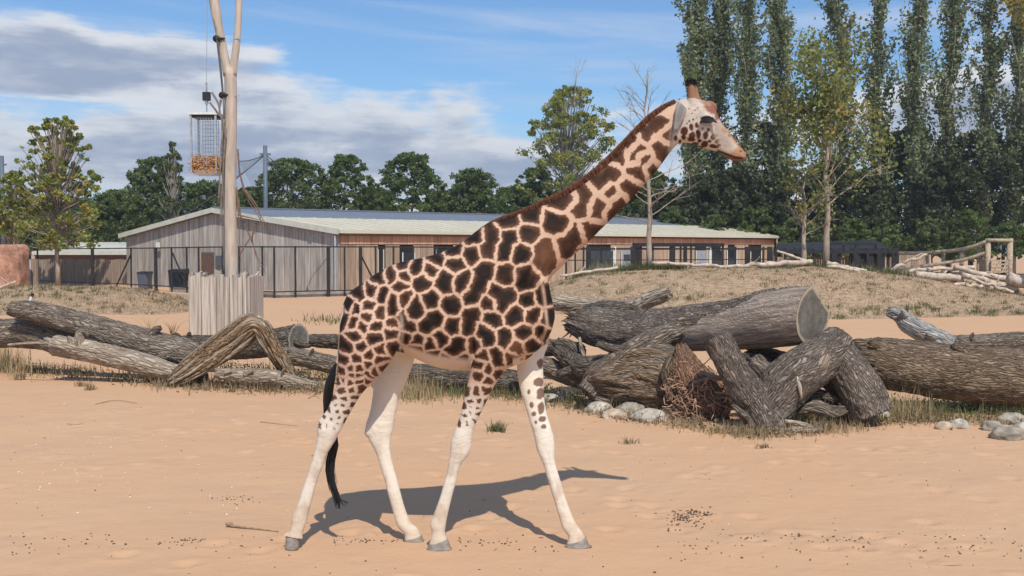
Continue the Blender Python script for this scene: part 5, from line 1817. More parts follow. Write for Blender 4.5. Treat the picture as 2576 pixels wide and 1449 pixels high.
LEG_FF = [(1262, 780, 1376, 780, 0.10, 8.86), (1288, 850, 1384, 850, 0.125, 8.88), (1298, 905, 1367, 903, 0.105, 8.88), (1302, 945, 1367, 945, 0.085, 8.86), (1311, 990, 1369, 990, 0.070, 8.82), (1324, 1032, 1374, 1030, 0.060, 8.79),
          (1336, 1072, 1384, 1068, 0.057, 8.76), (1345, 1104, 1393, 1100, 0.060, 8.74), (1350, 1130, 1396, 1128, 0.060, 8.72), (1361, 1156, 1395, 1152, 0.050, 8.70), (1370, 1180, 1400, 1177, 0.042, 8.69), (1382, 1222, 1413, 1218, 0.038, 8.67),
          (1396, 1268, 1427, 1262, 0.038, 8.65), (1409, 1310, 1442, 1302, 0.044, 8.63), (1416, 1332, 1452, 1320, 0.047, 8.62), (1430, 1350, 1464, 1336, 0.045, 8.61), (1425, 1370, 1474, 1356, 0.049, 8.61)]
for L_ in (LEG_NH, LEG_FH, LEG_NF, LEG_FF):
    # the lofts carry left/right points as "top/bottom" of each ring
    addp(loft(L_, 28, 5, 2.1))
# muscles and joints that break the smooth silhouette
ell(930, 830, 8.43, 0.20, 0.09, 0.26, 0.35)       # thigh
ell(1262, 800, 8.42, 0.17, 0.07, 0.24, -0.15)      # shoulder
ell(1300, 700, 8.47, 0.07, 0.06, 0.25, -0.5)
ell(1365, 800, 8.62, 0.09, 0.14, 0.16, 0.1)        # chest
ell(1206, 900, 8.43, 0.05, 0.05, 0.08, 0.2)        # elbow
ell(806, 1074, 8.52, 0.028, 0.05, 0.06, 0.1)       # hock points
ell(925, 1082, 8.86, 0.028, 0.05, 0.06, -0.2)
ell(1290, 800, 8.98, 0.17, 0.07, 0.24, -0.15)
ell(950, 830, 8.97, 0.20, 0.09, 0.26, 0.3)
# tail stem
addp(loft([(866, 756, 876, 762, 0.022, 8.66), (857, 786, 866, 788, 0.022, 8.62), (853, 830, 861, 831, 0.019, 8.60), (849, 875, 857, 876, 0.016, 8.60), (845, 915, 852, 917, 0.014, 8.60), (840, 940, 847, 944, 0.012, 8.60)], 14, 5, 2.0))

raw = new_mesh('giraffe_raw', GV, GF)
tmp = bpy.data.objects.new('giraffe_raw', raw)
C.objects.link(tmp)
mo = tmp.modifiers.new('r', 'REMESH')
mo.mode = 'VOXEL'
mo.voxel_size = 0.0078
mo.use_smooth_shade = True
ms = tmp.modifiers.new('s', 'SMOOTH')
ms.factor = 0.5
ms.iterations = 5
dg = bpy.context.evaluated_depsgraph_get()
body_me = bpy.data.meshes.new_from_object(tmp.evaluated_get(dg))
bpy.data.objects.remove(tmp)
bpy.data.meshes.remove(raw)
body_me.name = 'body'
nv = len(body_me.vertices)
co = np.zeros(nv * 3, np.float32)
body_me.vertices.foreach_get('co', co)
co = co.reshape(-1, 3).astype(float)
nm = np.zeros(nv * 3, np.float32)
body_me.vertex_normals.foreach_get('vector', nm)
nm = nm.reshape(-1, 3).astype(float)

# coat: patches are cells around traced centres, measured on the animal's flank (metres, side view)
SEED_Y = 8.42


def sd(px, py):
    p = at(px, py, SEED_Y)
    return (p.x, p.z)


V1P = [[(720, 610)], [(735, 520)], [(845, 490)], [(880, 395)], [(925, 520)], [(985, 370)], [(1075, 385)], [(1055, 445)], [(1050, 300)], [(1215, 420)], [(1165, 325)], [(1270, 330)], [(1300, 262)],
       [(1385, 400), (1390, 440)], [(1440, 195)], [(1455, 290)], [(1508, 410), (1495, 440)], [(1575, 215)], [(1585, 95)], [(1720, 90), (1690, 190)], [(1850, 90), (1815, 195)], [(1935, 225)], [(1985, 70)],
       [(1670, 340), (1620, 450), (1580, 540)], [(1820, 370)], [(1970, 370), (1975, 440)], [(1010, 560), (1000, 640)], [(1090, 545)], [(830, 605)], [(905, 645)], [(825, 675)], [(1165, 590), (1165, 650)], [(1275, 550)], [(1430, 590)],
       [(1310, 690), (1240, 750)], [(1060, 690), (1120, 750)], [(1445, 750)], [(1750, 510), (1800, 580), (1840, 540)], [(1700, 580)], [(1985, 555)], [(2100, 530)], [(1590, 650), (1555, 760)], [(1715, 680)], [(1890, 660)], [(2030, 670)],
       [(2135, 700)], [(1655, 790), (1690, 840)], [(1815, 850)], [(710, 715)], [(790, 745)], [(735, 815)], [(885, 745)], [(880, 825)], [(1000, 790)], [(1010, 720)], [(680, 895)], [(770, 885)], [(840, 950)], [(915, 915)],
       [(1090, 830)], [(1180, 850)], [(1275, 880)], [(1345, 840)], [(1480, 880), (1440, 940)], [(1290, 960)], [(1180, 925)], [(1600, 880)], [(1660, 960)], [(1750, 950), (1770, 1010)], [(1900, 900)], [(1860, 980)], [(660, 1000)], [(745, 975)],
       [(905, 990)], [(1010, 900)], [(830, 1025)], [(640, 1080)], [(700, 1050)], [(765, 1050)], [(870, 1075)], [(820, 1110)], [(930, 1060)], [(700, 1110)], [(760, 1120)], [(640, 1140)], [(2110, 200), (2100, 270)], [(1640, 1030)], [(1700, 1060)],
       [(1630, 1110)], [(1760, 1090)], [(1690, 1140)], [(690, 600)], [(660, 700)], [(1395, 1000)], [(1480, 1010)], [(2090, 800)], [(2010, 880)], [(1960, 800)]]
V2P = [[(1105, 405), (1180, 350)], [(1170, 470), (1210, 500), (1195, 540)], [(1000, 560), (1050, 490)], [(1080, 570), (1050, 650), (1010, 630)], [(1130, 625)], [(790, 720), (880, 660)], [(960, 740), (1010, 770)], [(855, 792)],
       [(690, 800), (660, 900)], [(790, 870), (770, 930)], [(905, 850), (870, 920)], [(935, 555)], [(510, 845), (560, 820)], [(470, 960), (530, 990)], [(335, 930)], [(180, 968)], [(715, 1020), (760, 1010)], [(620, 1050), (570, 1130)], [(1000, 440)], [(1230, 400)]]
pts, pid, pw = [], [], []
k = 0
for lst, fn, wgt in ((V1P, v1, 0.0), (V2P, v2, 0.0)):
    for patch in lst:
        for q in patch:
            pts.append(sd(*fn(*q)))
            pid.append(k)
        k += 1
# smaller patches down the legs
r_ = np.random.default_rng(12)
for L_, y0 in ((LEG_NH, 955), (LEG_NF, 985), (LEG_FF, 915)):
    A = np.array([(p[0], (p[1] + p[3]) / 2, p[2]) for p in L_])
    y = y0
    row = 0
    while y < 1075:
        l, r2 = np.interp(y, A[:, 1], A[:, 0]), np.interp(y, A[:, 1], A[:, 2])
        sp = 24 - (y - 950) * 0.06
        nn = max(2, int(round((r2 - l) / sp)))
        for i in range(nn):
            px = l + (r2 - l) * (i + 0.5 + 0.45 * (row % 2 - 0.5)) / nn
            Yc = np.interp(y, A[:, 1], [p[5] for p in L_])
            p = at(px + r_.normal() * 3, y + r_.normal() * 4, Yc - 0.06)
            pts.append((p.x, p.z))
            pid.append(k)
            k += 1
        y += sp * 0.95
        row += 1
pts, pid = np.array(pts), np.array(pid)
npatch = k
pn = co * 1.0
wx = (fbm(pn * 13, 3, 1) - 0.5) * 0.034 + (vnoise(pn * np.array([60, 60, 110]), 3) - 0.5) * 0.011 + (fbm(pn * 45, 2, 9) - 0.5) * 0.014
wz = (fbm(pn * 13 + 7, 3, 2) - 0.5) * 0.034 + (vnoise(pn * np.array([110, 60, 60]) + 9, 3) - 0.5) * 0.011 + (fbm(pn * 45 + 3, 2, 4) - 0.5) * 0.014
# a point of the far flank reads the same map with a small shift so that the sides differ
far = (co[:, 1] > GY)
qx = co[:, 0] + wx + far * 0.06
qz = co[:, 2] + wz + far * 0.03
D1 = np.full(nv, 9.0)
D2 = np.full(nv, 9.0)
I1 = np.zeros(nv, int)
for a in range(0, nv, 20000):
    b = min(nv, a + 20000)
    d = np.sqrt((qx[a:b, None] - pts[None, :, 0]) ** 2 + (qz[a:b, None] - pts[None, :, 1]) ** 2)
    j1 = d.argmin(1)
    ar = np.arange(b - a)
    d1 = d[ar, j1]
    dm = np.where(pid[None, :] == pid[j1][:, None], 99.0, d)
    j2 = dm.argmin(1)
    d2 = dm[ar, j2]
    I1[a:b] = pid[j1]
    D1[a:b] = d1
    gap_ = np.hypot(*(pts[j2] - pts[j1]).T)
    D2[a:b] = (d2 ** 2 - d1 ** 2) / (2 * np.maximum(gap_, 1e-3))     # distance to the dividing line
# picture-like side coordinates for zoning
sc_ = F / SEED_Y
PX = CX + co[:, 0] * sc_
PY = HZ - (co[:, 2] - CAMZ) * sc_
edge = D2
onleg = (PY > 930)
neck = np.clip((PX - 1330) / 120, 0, 1) * (PY < 720)
lw = 0.0118 + 0.0125 * neck
low = np.clip((PY - 930) / 140, 0, 1)
lw = lw + 0.010 * low * low * (PX > 0)
# beyond their cells' natural reach patches end
reach = np.where(onleg, 0.055 - 0.022 * low, 0.135 - 0.032 * neck + 0.05 * (fbm(co * 18, 2, 52) - 0.5))
inside = sstep(-0.004, 0.004, edge - lw) * sstep(0.004, -0.004, D1 - reach)
# where there are no patches: below the hocks and knees, the belly, inner legs, chest front
lim = np.where((PX > 880) & (PX < 1075) & (PY > 900), 1040, np.where(PX < 900, 1085, np.where(PX < 1280, 1088, 1082)))
inside *= sstep(8, -8, PY - lim)
belly_line = np.interp(PX, [850, 990, 1030, 1090, 1160, 1200, 1300, 1400], [2000, 870, 872, 893, 903, 905, 900, 1000])
undern = (nm[:, 2] < -0.35) & (PX > 990) & (PX < 1330) & (PY > 840)
bl = sstep(-8, 10, PY - belly_line) * (np.abs(co[:, 1] - GY) < 0.36) * (PX > 1000) * (PX < 1320) * (nm[:, 2] < 0.15) * (PY < 960)
is_near_leg = (co[:, 1] < 8.62) & (PY > 880) & ((PX < 1010) | ((PX > np.interp(PY, [880, 930, 960], [1192, 1184, 1176])) & (PX < 1290)))
bl = bl * (1 - is_near_leg)
inside *= 1 - bl
# the inner faces of the far legs are plain white
inner_far = (co[:, 1] > 8.66) & (nm[:, 1] < 0.25) & (PY > 890)
ff = (PX > 1290) & (PY > 890)
inside = inside * (1 - sstep(872, 900, PY) * (co[:, 1] > 8.655) * (PX > 1285) * (nm[:, 1] < 0.45))
inside = np.where((co[:, 1] > 8.66) & (nm[:, 1] < 0.25) & (PX < 1075) & (PY > 880), 0, inside)

core = sstep(0.0, 0.037, np.minimum(edge - lw, reach - D1))
rnd = r_.uniform(0, 1, npatch)[I1]
blot = fbm(co * 9, 3, 21)
dark = np.array([0.0165, 0.0112, 0.0092])
brown = np.array([0.110, 0.049, 0.028])
tan_ = np.array([0.20, 0.085, 0.045])
amt = np.clip(core * (0.72 + 0.75 * blot) - 0.22 * rnd - 0.45 * neck - 0.55 * low, 0, 1)[:, None]
pc = brown * (1 - amt) + dark * amt
zone = np.exp(-(((PX - 1375) / 26) ** 2 + ((PY - 640) / 45) ** 2)) + np.exp(-(((PX - 1298) / 26) ** 2 + ((PY - 880) / 24) ** 2))
zz = np.clip(zone * 0.8 * (0.4 + blot), 0, 1)[:, None]
pc = pc * (1 - zz) + tan_ * zz
pc = pc * (1 - 0.5 * low[:, None]) + np.array([0.16, 0.075, 0.045]) * 0.5 * low[:, None]
# ground colour of the coat
pink = np.array([0.58, 0.385, 0.272])
cream = np.array([0.66, 0.52, 0.41])
white = np.array([0.70, 0.625, 0.53])
g = np.tile(pink, (nv, 1))
rear = sstep(1120, 900, PX)[:, None] * 0.5
g = g * (1 - rear) + np.array([0.60, 0.40, 0.31]) * rear
wl = sstep(930, 1060, PY)[:, None]
g = g * (1 - wl) + white * wl
g = g * (1 - bl[:, None]) + cream * bl[:, None]
infar = ((co[:, 1] > 8.64) & (nm[:, 1] < 0.3) & (PY > 880)).astype(float)[:, None]
g = g * (1 - infar) + white * infar
yel = sstep(1240, 1340, PY)[:, None] * 0.55
g = g * (1 - yel) + np.array([0.60, 0.47, 0.34]) * yel
g *= (0.90 + 0.20 * fbm(co * 6, 3, 31))[:, None]
dirt = (sstep(0.50, 0.72, fbm(co * np.array([14, 14, 6]), 4, 33)) * sstep(1000, 1250, PY) * 0.55)[:, None]
g = g * (1 - dirt) + np.array([0.47, 0.34, 0.235]) * dirt
colr = g * (1 - inside[:, None]) + pc * inside[:, None]
hip = (np.exp(-((PX - np.interp(PY, [770, 800, 840, 880, 910, 930], [1004, 1012, 1013, 1004, 990, 974])) / 4.5) ** 2) * sstep(770, 805, PY) * sstep(935, 905, PY) * (co[:, 1] < 8.62) * 0.5)[:, None]
colr = colr * (1 - hip) + np.array([0.60, 0.50, 0.41]) * hip           # pale line along the fold of the flank
brk = (np.exp(-((PX - np.interp(PY, [700, 760, 820, 870], [1362, 1372, 1377, 1362])) / 4.0) ** 2) * sstep(700, 730, PY) * sstep(880, 850, PY) * (co[:, 1] < 8.75) * 0.8)[:, None]
colr = colr * (1 - brk) + np.array([0.55, 0.37, 0.27]) * brk

for (sx_, sy_, rx_, ry_) in ((1360, 914, 9, 13), (1355, 962, 13, 11), (1360, 990, 11, 14), (1337, 1018, 5, 8), (1362, 1026, 9, 15), (1343, 1041, 6, 6), (1364, 1054, 10, 7), (1330, 985, 4, 6), (1368, 1073, 7, 6), (1348, 1062, 4, 5)):
    Yl = np.interp(sy_, [p_[1] for p_ in LEG_FF], [p_[5] for p_ in LEG_FF])
    lx_, lz_ = at(sx_, sy_, Yl - 0.05)[0], at(sx_, sy_, Yl - 0.05)[2]
    mm = mpp(Yl)
    dd = np.hypot((co[:, 0] - lx_) / (rx_ * mm), (co[:, 2] - lz_) / (ry_ * mm)) + (fbm(co * 30, 2, 6) - 0.5) * 0.6
    aa = (sstep(1.15, 0.85, dd) * (co[:, 1] > 8.6) * 0.9)[:, None]
    colr = colr * (1 - aa) + np.array([0.15, 0.065, 0.04]) * aa

# head (its flank lies nearer the midline than the body's)
PX0, PY0 = PX, PY
PX = CX + co[:, 0] * (F / 8.61)
PY = HZ - (co[:, 2] - CAMZ) * (F / 8.61)
hd = (PX > 1668) & (PY < 420)
hc = np.tile(np.array([0.53, 0.45, 0.38]), (nv, 1)) * (0.80 + 0.40 * fbm(co * 26, 3, 91))[:, None]
def blob(px, py, rx, ry, rot=0.0, soft=0.25):
    dx, dy = PX - px, PY - py
    c_, s_ = math.cos(rot), math.sin(rot)
    u, v = (dx * c_ + dy * s_) / rx, (-dx * s_ + dy * c_) / ry
    d = np.sqrt(u * u + v * v) + (fbm(co * 40, 2, 5) - 0.5) * 0.5
    return sstep(1 + soft, 1 - soft, d)[:, None]


def paint(a, c):
    global hc
    hc = hc * (1 - a) + np.array(c) * a


spotc = (0.085, 0.032, 0.018)
for (x, y, rx, ry, ro) in ((435, 870, 46, 52, 0.2), (530, 815, 26, 46, -0.2), (605, 790, 22, 36, -0.3), (545, 935, 42, 46, 0.3), (630, 915, 30, 58, -0.2), (735, 930, 34, 48, 0), (845, 950, 34, 42, 0.3), (730, 1045, 44, 34, 0.1),
                          (430, 955, 34, 24, 0.5), (390, 1005, 22, 22, 0), (610, 1035, 44, 16, 0.2), (865, 1075, 60, 22, 0.2), (905, 1005, 26, 34, 0.6), (320, 965, 24, 34, 0), (660, 1000, 26, 20, .2), (800, 1010, 24, 18, .3), (940, 1060, 30, 16, .4), (770, 850, 16, 22, 0), (690, 840, 12, 20, -.2), (900, 930, 14, 16, 0), (600, 690, 9, 9, 0), (650, 760, 9, 10, 0), (540, 620, 9, 9, 0), (580, 580, 10, 8, 0), (620, 540, 10, 8, 0), (500, 560, 10, 9, 0), (500, 730, 14, 14, 0), (555, 712, 15, 15, 0), (470, 765, 12, 12, 0), (540, 980, 50, 22, .2)):
    X_, Y_ = v3(x, y)
    paint(blob(X_, Y_, rx * .178 * 1.16, ry * .178 * 1.16, ro, 0.16), spotc)
mott = fbm(co * 55, 3, 71)
red = np.array([0.22, 0.085, 0.055])
paint(blob(1818, 340, 22, 40, -0.6, 0.5) * 0.85, (0.36, 0.285, 0.23))              # grey-beige side of the nose
paint(blob(1752, 282, 22, 16, 0.2, 0.6) * 0.35 * (mott[:, None] > 0.5), (0.25, 0.2, 0.17))   # fine speckle above the cheek
nose = np.interp(PX, [1760, 1790, 1806, 1822, 1845, 1862, 1880], [250, 262, 290, 316, 348, 370, 388])
paint(sstep(11, 3, PY - nose)[:, None] * (PX > 1800)[:, None] * (0.7 + 0.4 * mott)[:, None], (0.38, 0.21, 0.125))
fhp = np.maximum(blob(1789, 272, 23, 15, 0.6, 0.3), blob(1804, 290, 9, 13, 0.2, 0.3))
paint(fhp * 0.95, red)
paint(blob(1771, 257, 14, 8, 0.3, 0.4) * 0.8, (0.30, 0.17, 0.11))
paint(blob(1782, 264, 6, 4, 0.3, 0.5) * 0.6, (0.40, 0.20, 0.15))
mz = sstep(-9, 9, (PX - 1848) * 0.9 + (PY - 376))[:, None] * (PX > 1800)[:, None]
paint(mz * 0.9 * (0.75 + 0.35 * mott)[:, None], (0.36, 0.165, 0.085))
chin = sstep(-2, 4, PY - np.interp(PX, [1790, 1812, 1836, 1860, 1876], [378, 378, 386, 395, 399]))[:, None] * (PX > 1796)[:, None]
paint(chin * 0.85, (0.17, 0.075, 0.045))
paint(blob(1821, 330, 9, 5, 0.75) * 0.85, (0.40, 0.20, 0.12))
paint(blob(1835, 341, 4.5, 4, 0) * 0.8, (0.22, 0.13, 0.05))
paint(blob(1863, 381, 4, 2.5, 0.5) * 0.8, (0.08, 0.035, 0.02))
lp = sstep(3.6, 1.0, np.abs(PY - np.interp(PX, [1800, 1825, 1850, 1872], [375, 386, 396, 398])))[:, None] * (PX > 1806)[:, None] * (PX < 1870)[:, None]
paint(lp * 0.9, (0.035, 0.018, 0.013))
horn = ((PY < 250) & (PX > 1728)).astype(float)[:, None]
paint(horn, (0.28, 0.145, 0.085))
paint(sstep(222, 208, PY)[:, None] * (PX > 1700)[:, None], (0.018, 0.011, 0.009))
paint(blob(1777, 314, 18, 6, 0.05) * 0.7, (0.40, 0.34, 0.30))
paint(blob(1778, 302, 20, 7.5, 0.08, 0.15), (0.02, 0.014, 0.012))
ear = ((np.abs(co[:, 1] - GY) > 0.108) & (PX < 1727) & (PY < 345)).astype(float)[:, None]
paint(ear, (0.27, 0.245, 0.23))
paint(ear * blob(1706, 290, 7, 26, 0.25, 0.4) * 0.55, (0.14, 0.125, 0.12))
paint(ear * blob(1695, 334, 5, 7, 0, 0.4) * 0.7, (0.12, 0.10, 0.09))
hblend = (sstep(1672, 1700, PX) * (PY < 420) * sstep(1705, 1735, PX + (PY - 300) * 0.35 + 24))[:, None]
hblend = np.where(((PX > 1728) & (PY < 420))[:, None], 1.0, hblend)
hblend = np.maximum(hblend, ear * (PX > 1680)[:, None])
colr = colr * (1 - hblend) + hc * hblend
PX, PY = PX0, PY0
# tail stem pale, hooves end
tl = ((PX < 858) & (PY > 770) & (PY < 950) & (co[:, 1] > 8.575) & (co[:, 1] < 8.64) & (PX < np.interp(PY, [770, 900, 950], [866, 856, 848])))
colr[tl] = np.array([0.50, 0.38, 0.30])

me = body_me
ca_ = me.color_attributes.new('coat', 'FLOAT_COLOR', 'POINT')
ca_.data.foreach_set('color', np.hstack([np.clip(colr, 0, 1), np.ones((nv, 1))]).astype(np.float32).ravel())
me.materials.clear()
m, t, b = mat_new('giraffe_coat', 0.7, 0.12)
cc = attr(t, 'coat', 'Color')
p = geo_pos(t)
hair = t.noise(t.vmul(p, (1, 1, 0.35)), 170.0, 3.0, 0.6)
cc2 = t.mix(t.math('MULTIPLY', t.smooth(hair, 0.35, 0.75), 0.22), cc, t.mix(1.0, cc, (0.72, 0.68, 0.66), 'MULTIPLY'))
t.put(b.inputs['Base Color'], cc2)
b.inputs['Sheen Weight'].default_value = 0.0
b.inputs['Sheen Roughness'].default_value = 0.4
wr = t.noise(t.vmul(p, (1.0, 1.0, 1.8)), 7.0, 4.0, 0.55)
add_bump(t, b, t.math('ADD', t.math('MULTIPLY', hair, 0.06), wr), 0.55, 0.022)
me.materials.append(m)
# skin folds and muscle relief
disp = (fbm(co * 3.4 + 11, 3, 41) - 0.5) * 0.020
fold = np.zeros(nv)
for i in range(3):                                 # creases at the neck base
    ax = PX - (1362 - i * 16) - (PY - 700) * -0.35
    fold -= 0.010 * np.exp(-(ax / 4.5) ** 2) * sstep(640, 700, PY) * sstep(800, 740, PY)
ribs = 0.006 * np.sin((PX - (PY - 750) * 0.25) * 0.19) * np.exp(-(((PX - 1110) / 70) ** 2 + ((PY - 790) / 70) ** 2))
knee = 0.0008 * np.sin(PY * 0.75 + PX * 0.3 + 5 * fbm(co * 9, 2, 3)) * (np.exp(-((PY - 1118) / 26) ** 2) * (PX > 1120)) * (PX < 1400)
crease = -0.016 * np.exp(-((PX - np.interp(PY, [700, 760, 830, 900], [1178, 1192, 1182, 1190])) / 6) ** 2) * sstep(760, 830, PY) * sstep(930, 890, PY)
mus = 0.011 * np.exp(-((PX - np.interp(PY, [740, 800, 880], [985, 1003, 1000])) / 8) ** 2) * sstep(745, 800, PY) * sstep(905, 870, PY)
tend = np.zeros(nv)
for L_ in (LEG_NH, LEG_FH, LEG_NF, LEG_FF):                 # a tendon groove down each cannon, knobs at the joints
    yy = [(p_[1] + p_[3]) / 2 for p_ in L_]
    Yc_ = np.interp(PY, yy, [p_[5] for p_ in L_])
    sc2 = F / Yc_
    qx_ = CX + co[:, 0] * sc2
    l_, r2_ = np.interp(PY, yy, [p_[0] for p_ in L_]), np.interp(PY, yy, [p_[2] for p_ in L_])
    uu = (qx_ - l_) / np.maximum(r2_ - l_, 1)
    on = (np.abs(co[:, 1] - Yc_) < 0.13) & (uu > -0.3) & (uu < 1.3)
    tend += np.where(on, -0.006 * np.exp(-((uu - 0.36) / 0.10) ** 2) * sstep(1140, 1175, PY) * sstep(1320, 1290, PY), 0)
    tend += np.where(on, 0.005 * (fbm(co * 22 + 5, 2, 77) - 0.5) * 2 * np.exp(-((PY - 1100) / 45) ** 2), 0)
disp = disp + tend
fold2 = -0.020 * np.exp(-((PX - np.interp(PY, [690, 760, 820, 880], [1352, 1364, 1369, 1352])) / 4.5) ** 2) * sstep(690, 730, PY) * sstep(890, 850, PY) * (co[:, 1] < 8.8)
disp = disp + fold2
hfade = np.where(hd, 0.25, 1.0) * np.where(PY > 950, 0.6, 1.0)
co2 = co + nm * (disp * hfade + fold + ribs + knee + crease + mus)[:, None]
me.vertices.foreach_set('co', co2.astype(np.float32).ravel())
me.polygons.foreach_set('use_smooth', np.ones(len(me.polygons), bool))
me.update()
gir = thing('giraffe', 'walking giraffe with dark brown patches and white lower legs in side view', 'giraffe', (at(1090, 1385, GY).x, GY, 0))
link('body', me, gir)

# hooves: two toes each, built as one wedge with a cleft
M['hoof'] = mat_simple('hoof', (0.24, 0.21, 0.185), 0.55, 0.25, 25.0, bump=0.004, stretch=(1, 1, 3))


def hoof(heel, toe, top_l, top_r, Y, hw, tilt=0.0, zmin=0.0):
    """heel, toe: (px, py) on the ground line; top_l, top_r: coronet"""
    n = 28
    rows = 7
    V, Fc = [], []
    H, T, A, B = at(*heel, Y), at(*toe, Y), at(*top_l, Y), at(*top_r, Y)
    for i in range(rows):
        s = i / (rows - 1)
        a, b = lerp(H, A, s), lerp(T, B, s)
        c, h = (a + b) / 2, (b - a) / 2
        bulge = 1.0 + 0.10 * math.sin(math.pi * min(1, s * 1.4))
        for k in range(n):
            th = 2 * math.pi * k / n
            cx_, sx_ = math.cos(th), math.sin(th)
            q = c + h * (abs(cx_) ** 0.8 * (1 if cx_ > 0 else -1))
            wy = hw * (1.08 - 0.34 * s) * sx_ * bulge
            if cx_ > 0.5:                       # cleft at the front
                cl = math.exp(-(sx_ / 0.22) ** 2) * (1 - s * 0.8)
                q = q - h * 0.28 * cl
            V.append((q.x, q.y + wy, max(q.z, zmin)))
    for i in range(rows - 1):
        for k in range(n):
            k2 = (k + 1) % n
            Fc.append((i * n + k, i * n + k2, (i + 1) * n + k2, (i + 1) * n + k))
    Fc.append(tuple(range(n))[::-1])
    Fc.append(tuple((rows - 1) * n + k for k in range(n)))
    link('hoof', new_mesh('hoof', V, Fc, M['hoof'], True), gir)


hoof((717, 1382), (753, 1389), (719, 1349), (753, 1352), 8.54, 0.047)
hoof((1013, 1367), (1070, 1368), (1016, 1359), (1061, 1345), 8.79, 0.054)
hoof((1073, 1387), (1140, 1389), (1077, 1371), (1127, 1354), 8.54, 0.058)
hoof((1420, 1382), (1492, 1385), (1424, 1368), (1475, 1350), 8.61, 0.056)

# eyes with lids and lashes
M['eye'] = mat_simple('eye', (0.012, 0.008, 0.007), 0.08, 0.1, 5.0, spec=0.6)
M['lash'] = mat_simple('lash', (0.012, 0.010, 0.010), 0.7)
for s in (-1, 1):
    c = at(1778, 303, GY + s * 0.112)
    bm = bmesh.new()
    bmesh.ops.create_uvsphere(bm, u_segments=24, v_segments=14, radius=1.0)
    bmesh.ops.scale(bm, vec=(0.050, 0.026, 0.023), verts=bm.verts)
    bmesh.ops.rotate(bm, cent=(0, 0, 0), matrix=Matrix.Rotation(0.0, 3, 'Y'), verts=bm.verts)
    bmesh.ops.translate(bm, vec=c, verts=bm.verts)
    em = bpy.data.meshes.new('eye')
    bm.to_mesh(em)
    bm.free()
    em.materials.append(M['eye'])
    em.polygons.foreach_set('use_smooth', np.ones(len(em.polygons), bool))
    eo = link('eye', em, gir)
    lash = MB()
    for i in range(40):
        u = i / 39 * 2 - 1
        a = c + Vector((u * 0.056, s * 0.018, 0.013 * (1 - u * u) - 0.003 + u * 0.004))
        lash.tube([a, a + Vector((u * 0.010 + .003, s * 0.020, -0.012)), a + Vector((u * 0.018 + .006, s * 0.030, -0.030))], [0.0032, 0.0026, 0.0006], 4, False)
    lash.build('eyelashes', M['lash'], eo, kind='stuff')
# mane: short upright brush from poll to withers
M['mane'] = mat_simple('mane_hair', (0.21, 0.092, 0.055), 0.8, 0.35, 30.0)
ridge_px = [(1700, 258), (1676, 271), (1645, 296), (1612, 327), (1572, 370), (1530, 412), (1490, 449), (1442, 483), (1400, 504), (1362, 520), (1330, 532), (1295, 544), (1262, 554), (1232, 565), (1205, 580)]
top_px = [(1694, 250), (1668, 262), (1634, 284), (1600, 316), (1558, 360), (1517, 401), (1476, 436), (1430, 468), (1390, 489), (1354, 506), (1324, 520), (1290, 533), (1258, 545), (1229, 559), (1203, 577)]
RB = spline([tuple(at(x, y + 6, GY)) for x, y in ridge_px], 1500)
RT = spline([tuple(at(x, y, GY)) for x, y in top_px], 1500)
n = 16000
i0 = r_.integers(0, 1500, n)
bp, tp_ = RB[i0], RT[np.clip(i0 + r_.integers(-14, 15, n), 0, 1499)]
yo = r_.normal(size=n) * 0.013
wv_ = r_.uniform(0.72, 1.0, n)[:, None]
bp = bp.copy()
bp[:, 1] += yo
ep = bp + (tp_ - RB[i0]) * wv_
ep[:, 1] += yo * 0.6 + r_.normal(size=n) * 0.004
sd_ = np.stack([r_.normal(size=n), r_.normal(size=n), np.zeros(n)], 1)
sd_ /= np.linalg.norm(sd_, axis=1)[:, None]
wd_ = 0.0026
V = np.stack([bp - sd_ * wd_, bp + sd_ * wd_, ep + sd_ * wd_ * .3, ep - sd_ * wd_ * .3], 1).reshape(-1, 3)
link('mane', new_mesh('mane', V, np.arange(n * 4).reshape(n, 4), M['mane']), gir, kind='stuff')
# dark tufts on the horns
hv = MB()
for s in (-1, 1):
    for i in range(200):
        th, zz = r_.uniform(0, 6.28), r_.uniform(0, 1)
        c = at(1737.5 + (-3 if s < 0 else 6), 217 - 13 * zz, GY + s * .056)
        rr_ = 0.026 * (1 - 0.6 * zz * zz)
        a = c + Vector((math.cos(th) * rr_, math.sin(th) * rr_, 0))
        hv.tube([a, a + Vector((math.cos(th) * .012, math.sin(th) * .010, 0.020))], [0.0035, 0.0008], 3, False)
hv.build('horn_tufts', M['lash'], gir, kind='stuff')
